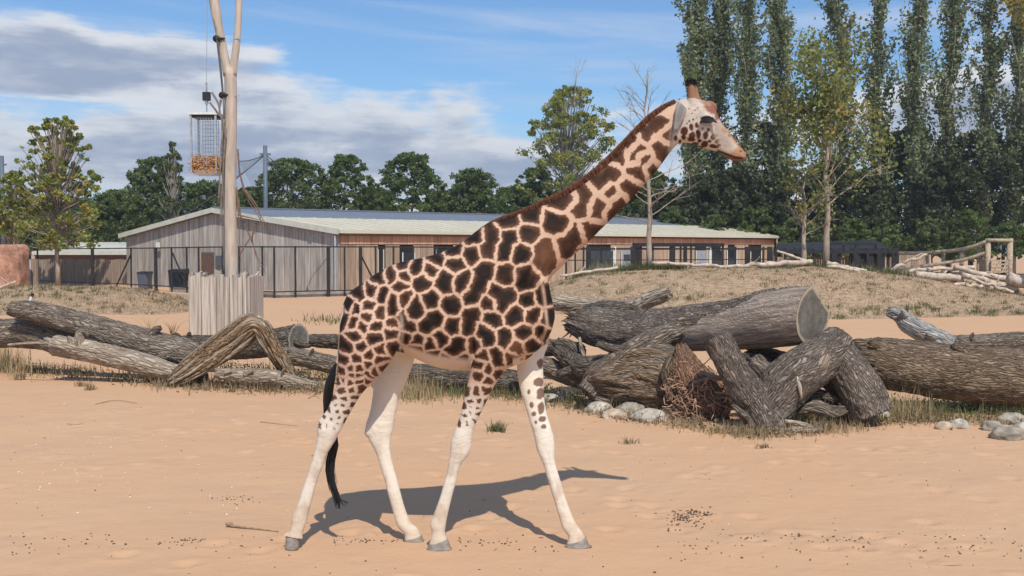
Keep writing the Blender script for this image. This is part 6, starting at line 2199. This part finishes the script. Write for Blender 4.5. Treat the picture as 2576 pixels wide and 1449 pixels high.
# tail tuft
M['tail'] = mat_simple('tail_hair', (0.012, 0.012, 0.014), 0.45, 0.3, 30.0, spec=0.4)
tpx = np.array([(846, 912, 8.60, 5), (838, 935, 8.60, 10), (829, 965, 8.61, 15), (824, 1000, 8.64, 15), (826, 1040, 8.68, 15), (836, 1085, 8.70, 14), (840, 1120, 8.70, 13), (830, 1160, 8.70, 12), (829, 1190, 8.69, 11), (838, 1225, 8.67, 10), (846, 1250, 8.66, 9), (852, 1280, 8.65, 6)], float)
tv = MB()
for i in range(420):
    e0 = r_.uniform(0.0, 0.35)
    e1 = min(1.0, e0 + r_.uniform(0.35, 0.75))
    ph, rad = r_.uniform(0, 6.28), math.sqrt(r_.uniform(0, 1))
    P = []
    for j in range(9):
        s = (e0 + (e1 - e0) * j / 8) * (len(tpx) - 1)
        a = int(min(s, len(tpx) - 2))
        q = tpx[a] + (tpx[a + 1] - tpx[a]) * (s - a)
        fl = 1 + (0.9 if i % 9 == 0 else 0.15) * (j / 8) ** 3
        p = at(q[0] + math.cos(ph) * rad * q[3] * 0.78 * fl, q[1], q[2] + math.sin(ph) * rad * q[3] * 0.0033)
        P.append(p)
    tv.tube(P, [0.0035, 0.004, 0.004, 0.004, 0.0036, 0.0032, 0.0026, 0.002, 0.0008], 4, False)
for (dx, dy) in ((24, 0), (14, 6), (-6, 2)):
    for i in range(7):
        P = [at(846 + r_.normal() * 3, 1240, 8.66), at(850 + dx * .3 + r_.normal() * 2, 1256, 8.66), at(852 + dx + r_.normal() * 3, 1268 + dy + r_.normal() * 2, 8.65)]
        tv.tube(P, [0.004, 0.003, 0.0008], 4, False)
tv.build('tail_tuft', M['tail'], gir, True, kind='stuff')
# ------------------------------------------------------------------ feeding pole with palisade and hay cage
PYD = 30.15
pole = thing('feeding_pole', 'tall pale forked tree trunk set up as a feeding pole inside the palisade', 'pole', (at(582, 845, PYD).x, PYD, 0))
k = mpp(PYD)
pb = at(582, 0, PYD)


def pole_tube(name, pts, mat='pole_wood', n=16, cnt=40):
    A = spline([list(at(a, b, Y)) + [r * mpp(Y)] for a, b, Y, r in pts], cnt)
    nz = [0.94 + 0.12 * float(vnoise(np.array([[i * 0.31, pts[0][0], 2.0]]))[0]) for i in range(cnt)]
    return MB().tube([Vector(a[:3]) for a in A], [a[3] * q for a, q in zip(A, nz)], n).build(name, M[mat], pole, True)


pole_tube('trunk', [(583, 846, PYD, 17.5), (582, 700, PYD, 17), (579, 560, PYD, 17), (577, 420, PYD, 17), (580, 300, PYD, 16.5), (580, 200, PYD, 16), (578, 172, PYD, 15)])
pole_tube('fork_limb', [(574, 190, PYD, 12), (566, 150, PYD, 11), (554, 90, PYD, 11), (543, 30, PYD, 12), (531, -60, PYD, 12), (515, -180, PYD, 11)])
pole_tube('fork_limb', [(584, 190, PYD, 11), (590, 150, PYD, 9), (596, 100, PYD, 9), (600, 40, PYD, 8), (601, -60, PYD, 8), (598, -180, PYD, 7)])
pole_tube('bark_strip', [(563, 150, PYD - .02, 4), (550, 90, PYD - .06, 5), (537, 30, PYD - .06, 6), (522, -60, PYD - .06, 6), (508, -160, PYD - .06, 6)], 'bark_pale', 8)
for (x, y) in ((545, 98), (560, 240)):
    c = at(x, y, PYD - 0.25)
    hub = MB().tube([c + Vector((0, -.06, 0)), c + Vector((0, .06, 0))], 0.10, 16).build('pulley', M['black'], pole, True)
    MB().bar(c + Vector((0, 0, .02)), at(x + 20, y - 1, PYD - 0.1), 0.05).build('bracket', M['black'], pole)
for (x, y) in ((601, 97), (596, 240)):
    MB().bar(at(x - 12, y, PYD - .1), at(x + 6, y, PYD - .1), 0.025).build('bolt', M['steel'], pole)
ropes = [[(545, 100), (553, 170), (560, 238)], [(548, 104), (556, 170), (562, 238)], [(562, 245), (563, 330), (560, 420), (559, 520), (562, 690)], [(566, 245), (566, 360), (564, 520), (565, 690)]]
for i, R_ in enumerate(ropes):
    A = spline([tuple(at(a, b, PYD - .32)) for a, b in R_], 16)
    MB().tube([Vector(a) for a in A], 0.016, 5).build('rope', M['rope'], pole, True)
# cut browse tied to the left of the pole
TW = [[(528, 258), (545, 280), (562, 305), (566, 360)], [(533, 232), (548, 258), (555, 290), (563, 330)], [(556, 250), (552, 280), (558, 305)], [(564, 300), (557, 370), (553, 450), (556, 560)], [(568, 320), (562, 420), (558, 500), (561, 640)], [(560, 330), (556, 400), (551, 470), (548, 520)]]
bs = thing('browse_bundle', 'dark leafless browse branches tied along the left of the feeding pole', 'branches', at(556, 845, PYD - .35))
for T_ in TW:
    A = spline([tuple(at(a, b, PYD - .42)) for a, b in T_], 14)
    MB().tube([Vector(a) for a in A], [0.035 * (1 - i / 18) for i in range(14)], 6).build('branch', M['twig_grey'], bs, True)
RB2 = [[(598, 375), (604, 440), (622, 500), (650, 545), (668, 585)], [(600, 430), (618, 480), (640, 520), (682, 582)], [(598, 500), (608, 545), (625, 590), (648, 640), (668, 690)], [(600, 645), (622, 610), (648, 575), (664, 552)],
       [(597, 470), (600, 560), (604, 640)], [(612, 470), (645, 520), (660, 560)], [(598, 540), (630, 548), (662, 555)], [(640, 560), (636, 600), (645, 650), (658, 672)]]
bs2 = thing('browse_bundle', 'reddish bare browse branches hanging right of the feeding pole', 'branches', at(630, 845, PYD + .2))
for j, T_ in enumerate(RB2):
    A = spline([tuple(at(a + 2 * math.sin(q * 3 + j), b, PYD + 0.12 * math.sin(j))) for q, (a, b) in enumerate(T_)], 16)
    MB().tube([Vector(a) for a in A], [0.028 * (1 - i / 19) for i in range(16)], 6).build('branch', M['twig_brown'], bs2, True)

pal = thing('palisade', 'square palisade of uneven grey planks around the foot of the feeding pole', 'planter', (at(560, 845, 30.1).x, 30.1, 0))
x0, x1 = at(479, 845, 29.3).x, at(622, 845, 29.3).x
heads = [694, 686, 697, 696, 690, 697, 692, 697, 684]
wds = [17, 13, 22, 16, 20, 14, 20, 11, 10]
tot = sum(wds)


def plank(a, b, z1, th, lean=0.0, nd=Vector((0, -1, 0))):
    """one uneven plank: split top corners"""
    d = (b - a)
    j = rng.uniform(-0.05, 0.05)
    o = nd * th
    P = [a + o, b + o, b, a, flat(a + o, z1 + j), flat(b + o, z1 - j), flat(b, z1 - j), flat(a, z1 + j)]
    MB().hexa(P).build('plank', M['box_wood'], pal)


x = x0
for wd, hp in zip(wds, heads):
    wm = (x1 - x0) * wd / tot
    hz = at(0, hp, 29.3).z
    plank(Vector((x + .008, 29.3, -0.05)), Vector((x + wm - .008, 29.3, -0.05)), hz, 0.06 + rng.uniform(0, 0.045))
    x += wm
for side, sx in ((-1, x0), (1, x1)):
    y = 29.36
    for i in range(7):
        wm = 0.237
        hz = at(0, 694 + rng.uniform(-9, 5), 29.3).z
        a, b = Vector((sx, y + .008, -0.05)), Vector((sx, y + wm - .008, -0.05))
        plank(a, b, hz, 0.06, nd=Vector((side, 0, 0)))
        y += wm
x = x0
while x < x1 - 0.1:
    wm = rng.uniform(0.2, 0.28)
    plank(Vector((x, 31.0, -.05)), Vector((min(x + wm, x1) - .01, 31.0, -.05)), at(0, 690 + rng.uniform(-7, 6), 29.3).z, 0.06)
    x += wm

cage = thing('hay_cage', 'hanging wire hay feeder cage on a cable left of the feeding pole', 'feeder', at(517, 845, PYD))
cz0, cz1 = at(0, 437, PYD).z, at(0, 292, PYD).z
cx0, cx1 = at(486, 0, PYD).x, at(548, 0, PYD).x
cw = cx1 - cx0
cyA, cyB = PYD - cw * 0.5, PYD + cw * 0.5
MB().box(((cx0 + cx1) / 2, PYD, cz1 + .03), (cw + .12, cw + .12, 0.07)).build('top_plate', M['white_metal'], cage)
MB().box(((cx0 + cx1) / 2, PYD, cz1 - .04), (cw + .04, cw + .04, 0.05)).build('top_frame', M['black'], cage)
MB().hexa([(cx0 + .1, cyA + .1, cz0 - .05), (cx1 - .1, cyA + .1, cz0 - .05), (cx1 - .1, cyB - .1, cz0 - .05), (cx0 + .1, cyB - .1, cz0 - .05),
           (cx0 - .03, cyA - .03, cz0 + .08), (cx1 + .03, cyA - .03, cz0 + .08), (cx1 + .03, cyB + .03, cz0 + .08), (cx0 - .03, cyB + .03, cz0 + .08)]).build('tray', M['white_metal'], cage)
for sx in (cx0, cx1):
    for sy in (cyA, cyB):
        MB().bar((sx, sy, cz0), (sx, sy, cz1), 0.055).build('corner_post', M['steel'], cage)
for sy in (cyA, cyB):
    g = MB()
    for i in range(1, 8):
        xx = cx0 + .12 + (cw - .24) * (i - 1) / 6
        g.bar((xx, sy + .01, cz0 + .1), (xx, sy + .01, cz1 - .1), 0.012)
    for i in range(14):
        zz = cz0 + .1 + (cz1 - cz0 - .2) * i / 13
        g.bar((cx0 + .12, sy + .025, zz), (cx1 - .12, sy + .025, zz), 0.012)
    g.build('wire_grid', M['steel'], cage, kind='stuff')
hay = MB()
r_ = np.random.default_rng(77)
for i in range(900):
    c = Vector((r_.uniform(cx0 - .02, cx1 + .02), r_.uniform(cyA - .04, cyB), cz0 + .06 + abs(r_.normal()) * 0.2))
    c.z = min(c.z, cz0 + 0.48)
    d = Vector((r_.normal(), r_.normal(), r_.normal() * 0.7)).normalized() * r_.uniform(0.06, 0.15)
    hay.tube([c - d, c + d * .2, c + d + Vector((0, 0, -.02))], [0.011, 0.012, 0.004], 4, False)
hay.build('hay', M['hay'], cage, kind='stuff')
tc_ = Vector(((cx0 + cx1) / 2, PYD, 0))
MB().tube([flat(tc_, cz1 + .05), flat(tc_, at(0, 262, PYD).z)], 0.022, 6).build('chain', M['steel'], cage)
MB().hexa([Vector((tc_.x + sx * .10, PYD + sy * .08, zz)) for zz in (at(0, 253, PYD).z, at(0, 232, PYD).z) for sx, sy in ((-1, -1), (1, -1), (1, 1), (-1, 1))]).build('pulley_block', M['black'], cage)
MB().tube([flat(tc_, at(0, 262, PYD).z), flat(tc_, at(0, 252, PYD).z)], 0.05, 8).build('shackle', M['steel'], cage)
MB().tube([flat(tc_, at(0, 232, PYD).z), flat(tc_, at(0, 208, PYD).z)], 0.03, 6).build('link', M['steel'], cage)
cable_top = at(522, -125, PYD)
MB().tube([flat(tc_, at(0, 208, PYD).z), cable_top], 0.009, 5).build('cable', M['steel'], cage)

# ------------------------------------------------------------------ grasses and weeds
M['blade_dry'] = mat_leaf('dry_grass', (0.30, 0.21, 0.12), (0.58, 0.45, 0.28), trans=0.3)
M['blade_green'] = mat_leaf('green_grass', (0.075, 0.085, 0.035), (0.24, 0.24, 0.12), trans=0.3)
M['blade_mix'] = mat_leaf('weed', (0.12, 0.075, 0.05), (0.42, 0.32, 0.20), trans=0.25)


def blades(name, P, H, wd, mat, seed, lean=0.35, label=None, cat=None, parent=None, kind='stuff', tintc=0.5, bend=0.5):
    """P (N,3) roots, H (N,) heights: three-segment bent blades"""
    r = np.random.default_rng(seed)
    n = len(P)
    az = r.uniform(0, 2 * math.pi, n)
    d = np.stack([np.cos(az), np.sin(az), np.zeros(n)], 1)
    s = np.stack([-np.sin(az + r.normal(size=n)), np.cos(az), np.zeros(n)], 1)
    ln = np.abs(r.normal(size=n)) * lean
    Z = np.zeros((n, 3))
    Z[:, 2] = 1
    H = np.asarray(H)[:, None]
    p0 = P
    p1 = P + Z * H * 0.55 + d * (ln[:, None] * H * 0.35)
    p2 = P + Z * H * (1 - 0.25 * ln[:, None] * bend) + d * (ln[:, None] * H)
    w_ = (wd * r.uniform(0.6, 1.3, n))[:, None]
    V = np.stack([p0 - s * w_, p0 + s * w_, p1 + s * w_ * .8, p1 - s * w_ * .8, p2 + s * w_ * .15, p2 - s * w_ * .15], 1).reshape(-1, 3)
    b = np.arange(n) * 6
    Fc = np.concatenate([np.stack([b, b + 1, b + 2, b + 3], 1), np.stack([b + 3, b + 2, b + 4, b + 5], 1)])
    me = new_mesh(name, V, Fc, M[mat])
    attr_f(me, 'tint', np.repeat(np.clip(r.normal(tintc, 0.28, n), 0, 1), 6))
    tags = {}
    if kind:
        tags['kind'] = kind
    if label:
        tags['label'] = label
        tags['category'] = cat
    return link(name, me, parent, **tags)


def scatter_line(path, n, jit, seed, clump=0.0):
    """roots along a picture polyline on the sand; jit in picture units (x, y)"""
    r = np.random.default_rng(seed)
    A = np.array(path, float)
    seg = np.linalg.norm(np.diff(A, axis=0), axis=1)
    cum = np.r_[0, np.cumsum(seg)]
    if clump:
        cs = r.uniform(0, cum[-1], max(3, int(n / clump)))
        s = np.clip(cs[r.integers(0, len(cs), n)] + r.normal(size=n) * 8, 0, cum[-1])
    else:
        s = r.uniform(0, cum[-1], n)
    x = np.interp(s, cum, A[:, 0]) + r.normal(size=n) * jit[0]
    y = np.interp(s, cum, A[:, 1]) + r.normal(size=n) * jit[1]
    P = np.array([tuple(gnd(a, max(b, 700))) for a, b in zip(x, y)])
    P[:, 2] = ground_z(P[:, 0], P[:, 1]) - 0.005
    return P


rW = np.random.default_rng(9)
def H_(n, m, s=0.35):
    return np.clip(rW.lognormal(math.log(m), s, n), 0.02, m * 3)


left_line = [(-40, 925), (60, 930), (150, 935), (260, 945), (380, 962), (500, 972), (620, 974), (760, 978), (830, 985)]
right_line = [(1250, 990), (1340, 1000), (1440, 1020), (1500, 1040), (1600, 1058), (1700, 1068), (1800, 1085), (1900, 1096), (2000, 1088), (2100, 1075), (2200, 1062), (2320, 1058), (2450, 1060), (2620, 1062)]
P = scatter_line(left_line, 2000, (14, 8), 1, 22)
blades('weeds', P, H_(len(P), 0.12), 0.006, 'blade_mix', 2)
P = scatter_line([(380, 960), (520, 972), (800, 978)], 1000, (14, 5), 3, 14)
blades('weeds', P, H_(len(P), 0.15), 0.006, 'blade_mix', 4, tintc=0.2)
P = scatter_line([(-30, 905), (20, 925), (55, 940)], 500, (14, 12), 5)
blades('dry_grass', P, H_(len(P), 0.36), 0.006, 'blade_dry', 6)
P = scatter_line([(980, 985), (1040, 995), (1120, 992), (1200, 985), (1290, 988)], 1000, (18, 9), 7, 18)
blades('grass', P, H_(len(P), 0.17), 0.006, 'blade_green', 8, tintc=0.6)
P = scatter_line([(980, 985), (1040, 1000), (1100, 1002)], 500, (18, 8), 71, 18)
blades('dry_grass', P, H_(len(P), 0.26), 0.005, 'blade_dry', 81)
P = scatter_line(right_line, 1700, (16, 7), 9, 26)
blades('weeds', P, H_(len(P), 0.125), 0.005, 'blade_mix', 10)
P = scatter_line([(1240, 985), (1400, 1005), (1470, 1018)], 700, (20, 12), 91, 14)
blades('grass', P, H_(len(P), 0.14), 0.005, 'blade_green', 101, tintc=0.6)
P = scatter_line([(2000, 1060), (2100, 1055), (2250, 1040), (2330, 1045), (2480, 1040), (2600, 1040)], 1000, (18, 9), 11, 26)
blades('grass', P, H_(len(P), 0.17), 0.005, 'blade_green', 12, tintc=0.55)
P = scatter_line([(2030, 1062), (2120, 1055), (2200, 1050), (2290, 1045), (2320, 1048)], 900, (14, 8), 13, 14)
blades('dry_grass', P, H_(len(P), 0.27), 0.004, 'blade_dry', 14)
P = scatter_line([(1690, 1078), (1800, 1090), (1900, 1100), (2060, 1090), (2180, 1078)], 800, (18, 6), 15, 12)
blades('weeds', P, H_(len(P), 0.10), 0.005, 'blade_mix', 16, tintc=0.75)
# second line of green in the shade behind the left logs and belly
P = scatter_line([(560, 930), (760, 940), (860, 945), (1040, 960), (1300, 970)], 900, (18, 8), 17, 16)
blades('grass', P, H_(len(P), 0.2), 0.006, 'blade_green', 18, tintc=0.3)
P = scatter_line([(780, 808), (830, 806), (880, 812)], 260, (24, 5), 19, 10)
blades('grass', P, H_(len(P), 0.13), 0.012, 'blade_green', 20)
# low leafy weeds among the logs
def leafy(path, n, seed, mat, size, h, jit, name='weeds', clump=20):
    P = scatter_line(path, n, jit, seed, clump)
    r = np.random.default_rng(seed)
    P[:, 2] += np.abs(r.normal(size=n)) * h
    leaf_cloud(name, P, size, M[mat], None, None, seed, 1.6)


M['leaf_weed'] = mat_leaf('weed_leaf', (0.10, 0.085, 0.045), (0.34, 0.27, 0.16), trans=0.25)
leafy(left_line, 2600, 401, 'leaf_weed', 0.035, 0.045, (14, 7))
leafy(right_line, 3600, 402, 'leaf_weed', 0.030, 0.045, (18, 7))
leafy([(2000, 1055), (2120, 1050), (2280, 1035), (2400, 1030), (2600, 1035)], 2600, 403, 'leaf_mid', 0.030, 0.07, (18, 8))
leafy([(560, 925), (800, 950), (1060, 970), (1290, 985), (1470, 1005)], 2200, 404, 'leaf_weed', 0.035, 0.07, (18, 9))
# turf on the mounds
def mound_blades(md, px0, px1, n, mat, seed, h, wd, y0=0.02, y1=1.0, clump=None, name='grass', tintc=0.5):
    r = np.random.default_rng(seed)
    px = r.uniform(px0, px1, n)
    s = r.uniform(y0, y1, n)
    if clump:
        cx = r.uniform(px0, px1, n // clump + 1)
        cs = r.uniform(y0, y1, n // clump + 1)
        i = r.integers(0, len(cx), n)
        px = cx[i] + r.normal(size=n) * 7
        s = np.clip(cs[i] + r.normal(size=n) * 0.015, y0, y1)
    foot = np.interp(px, md.c[:, 0], md.c[:, 2])
    Y = foot + (md.y1 + 1.0 - foot) * s
    X = (px - CX) / F * Y
    P = np.stack([X, Y, md.z(X, Y) - 0.01], 1)
    blades(name, P, np.clip(r.lognormal(math.log(h), 0.4, n), .02, h * 3), wd, mat, seed, 0.6, tintc=tintc)


mound_blades(MR, 1380, 2650, 9000, 'blade_dry', 31, 0.06, 0.013, tintc=0.35, name='dry_grass')
mound_blades(MR, 1380, 2650, 5500, 'blade_mix', 32, 0.07, 0.013, clump=26, name='weeds', tintc=0.35)
mound_blades(MR, 1380, 2650, 2600, 'blade_green', 33, 0.11, 0.011, clump=26, tintc=0.4)
mound_blades(MR, 1440, 1720, 2600, 'blade_green', 34, 0.24, 0.015, 0.86, 1.0, tintc=0.5)
mound_blades(MR, 1900, 2560, 1800, 'blade_green', 35, 0.2, 0.015, 0.9, 1.0, clump=60)
mound_blades(MR, 1400, 2650, 2600, 'blade_green', 36, 0.12, 0.012, 0.0, 0.14, clump=30)
mound_blades(ML, -80, 480, 5000, 'blade_dry', 37, 0.07, 0.013, tintc=0.45, name='dry_grass')
mound_blades(ML, -80, 480, 2600, 'blade_mix', 38, 0.12, 0.014, clump=22, name='weeds', tintc=0.4)
mound_blades(ML, -80, 240, 900, 'blade_green', 39, 0.13, 0.014, 0.4, 1.0, clump=30)


def small_plant(px, py, h, n, mat, label, seed, name='small_plant', wd=0.006, spread=0.05):
    g = gnd(px, py)
    r = np.random.default_rng(seed)
    P = np.tile(np.array([g.x, g.y, gz(g.x, g.y) - .005]), (n, 1))
    P[:, :2] += r.normal(size=(n, 2)) * spread
    blades(name, P, np.clip(r.lognormal(math.log(h), .3, n), .02, h * 2), wd, mat, seed, 0.7, label, 'plant', kind=None)


small_plant(1250, 1092, 0.11, 160, 'blade_green', 'small green tuft on the sand between the forelegs', 51)
small_plant(1583, 1122, 0.07, 46, 'blade_mix', 'tiny dry weed on the sand below the root bole', 52)
small_plant(205, 972, 0.10, 60, 'blade_mix', 'small weed on the sand below the pale log, left of two', 53)
small_plant(226, 982, 0.11, 60, 'blade_mix', 'small weed on the sand below the pale log, right of two', 54)
small_plant(376, 838, 0.42, 34, 'blade_dry', 'tall dry weed standing left of the palisade', 55, wd=0.008, spread=0.06)
small_plant(435, 842, 0.34, 12, 'blade_mix', 'single dark seed head stalk beside the palisade', 56, wd=0.012, spread=0.02)
small_plant(50, 955, 0.14, 50, 'blade_mix', 'small weed on the sand near the left edge', 57)
small_plant(1920, 1130, 0.06, 40, 'blade_mix', 'tiny weed on the sand in front of the forked stump', 58)
small_plant(585, 985, 0.05, 40, 'blade_mix', 'tiny weed on the sand in front of the arched trunk', 59, spread=0.02)

# ------------------------------------------------------------------ bits on the sand
M['dung'] = mat_simple('dung', (0.12, 0.08, 0.058), 0.9, 0.3, 40.0)
M['chip'] = mat_simple('pale_chip', (0.80, 0.72, 0.62), 0.8, 0.1, 30.0)
M['stick'] = mat_simple('stick', (0.30, 0.21, 0.13), 0.9, 0.25, 20.0)


def pebble_field(name, items, mat, seed, flat_=0.7):
    """items: (px, py, radius in metres)"""
    r = np.random.default_rng(seed)
    bm = bmesh.new()
    bmesh.ops.create_icosphere(bm, subdivisions=1, radius=1.0)
    bv = np.array([tuple(v.co) for v in bm.verts])
    bf = np.array([[v.index for v in f.verts] for f in bm.faces])
    bm.free()
    V, Fc = [], []
    for i, (px, py, rad) in enumerate(items):
        g = gnd(px, py)
        s = rad * r.uniform(0.7, 1.3, 3)
        s[2] *= flat_
        a = r.uniform(0, 6.28)
        q = bv * s * (1 + 0.25 * r.normal(size=(len(bv), 1)))
        q = np.stack([q[:, 0] * math.cos(a) - q[:, 1] * math.sin(a), q[:, 0] * math.sin(a) + q[:, 1] * math.cos(a), q[:, 2]], 1)
        V.append(q + np.array([g.x, g.y, gz(g.x, g.y) + s[2] * 0.6]))
        Fc.append(bf + i * len(bv))
    link(name, new_mesh(name, np.concatenate(V), np.concatenate(Fc), M[mat], True), kind='stuff')


r_ = np.random.default_rng(4)
it = []
for i in range(110):
    it.append((r_.normal(1724, 28), r_.normal(1293, 9), r_.uniform(0.007, 0.013)))
for i in range(40):
    it.append((r_.uniform(1680, 1800), r_.uniform(1290, 1335), r_.uniform(0.006, 0.011)))
for i in range(75):
    s = r_.uniform(0, 1) ** 0.8
    it.append((1800 + 400 * s + r_.normal() * 4, 1346 + 14 * s + r_.normal() * 5, r_.uniform(0.006, 0.011)))
for i in range(60):
    it.append((r_.uniform(1640, 2300), r_.normal(1375, 20), r_.uniform(0.005, 0.010)))
for i in range(45):
    it.append((r_.uniform(2280, 2570), r_.normal(1385, 22), r_.uniform(0.005, 0.010)))
for i in range(26):
    it.append((r_.normal(475, 26), r_.normal(1360, 5), r_.uniform(0.007, 0.012)))
for i in range(60):
    it.append((r_.uniform(0, 720), r_.normal(1368, 14), r_.uniform(0.005, 0.010)))
for i in range(34):
    it.append((r_.uniform(835, 1010), r_.normal(1362, 6), r_.uniform(0.006, 0.011)))
for i in range(40):
    it.append((r_.uniform(1150, 1420), r_.normal(1362, 14), r_.uniform(0.006, 0.011)))
for i in range(170):
    it.append((r_.uniform(0, 2576), r_.uniform(1010, 1445), r_.uniform(0.004, 0.009)))
for i in range(26):
    it.append((r_.normal(600, 30), r_.normal(1255, 6), r_.uniform(0.005, 0.009)))
pebble_field('droppings', it, 'dung', 1)
it = [(r_.uniform(0, 900), r_.uniform(1015, 1300), r_.uniform(0.005, 0.013)) for i in range(70)] + [(r_.uniform(900, 2576), r_.uniform(1060, 1420), r_.uniform(0.004, 0.009)) for i in range(50)]
it += [(r_.normal(180, 60), r_.normal(1150, 50), r_.uniform(0.005, 0.012)) for i in range(36)]
pebble_field('pale_chips', it, 'chip', 2, 0.4)


def stick(name, label, pts, rad, group=None):
    P = [gnd(a, b) + Vector((0, 0, c)) for a, b, c in pts]
    P = [Vector((p.x, p.y, p.z + gz(p.x, p.y))) for p in P]
    A = spline([tuple(p) for p in P], 14)
    c = P[0]
    e = thing(name, label, 'stick', (c.x, c.y, 0), group)
    MB().tube([Vector(a) for a in A], [rad * (1 - 0.5 * i / 13) for i in range(14)], 6).build('stem', M['stick'], e, True)
    return e


e = stick('stick', 'thin straight stick with a thick end lying behind the near hind hoof', [(575, 1324, .015), (630, 1330, .012), (700, 1338, .01)], 0.012)
g = gnd(577, 1324)
rock_blob((g.x, g.y, .02), (0.035, .022, .018), 91, M['stick'], 'knob', e, n=10, amp=0.3)
stick('twig', 'small forked twig on the sand below the left log pile', [(240, 1018, .01), (290, 1010, .02), (345, 1016, .01)], 0.008)
stick('twig', 'short dark twig on the sand in front of the arched trunk', [(595, 992, .01), (620, 990, .02), (645, 994, .008)], 0.008)
stick('twig', 'long thin twig on the sand left of the near hind leg', [(655, 1065, .008), (700, 1070, .008), (750, 1076, .008)], 0.005)
stick('twig', 'short curved twig on the open sand at left', [(170, 1068, .008), (195, 1070, .01), (215, 1064, .006)], 0.005)
stick('twig', 'thin straight twig on the sand at the bottom right', [(2330, 1422, .006), (2375, 1424, .006), (2420, 1423, .006)], 0.004)
stick('twig', 'curved dark twig on the sand above the short twig', [(775, 1003, .008), (790, 997, .012), (806, 1003, .006)], 0.006)
# ------------------------------------------------------------------ thin summer haze
hz_m = bpy.data.materials.new('haze')
hz_m.use_nodes = True
nt = hz_m.node_tree
nt.nodes.clear()
ho = nt.nodes.new('ShaderNodeOutputMaterial')
pv = nt.nodes.new('ShaderNodeVolumePrincipled')
pv.inputs['Color'].default_value = (0.86, 0.92, 1.0, 1)
pv.inputs['Density'].default_value = 0.0004
pv.inputs['Anisotropy'].default_value = 0.2
nt.links.new(pv.outputs[0], ho.inputs['Volume'])
hm = MB().hexa([(-1250, -70, -3.2), (1250, -70, -3.2), (1250, 1050, -3.2), (-1250, 1050, -3.2), (-1250, -70, 80), (1250, -70, 80), (1250, 1050, 80), (-1250, 1050, 80)])
hm.build('haze', hz_m, None, kind='stuff')
print('objects', len(bpy.data.objects), 'tris', sum(len(o.data.loop_triangles) if o.type=='MESH' and not o.data.calc_loop_triangles() else 0 for o in bpy.data.objects))
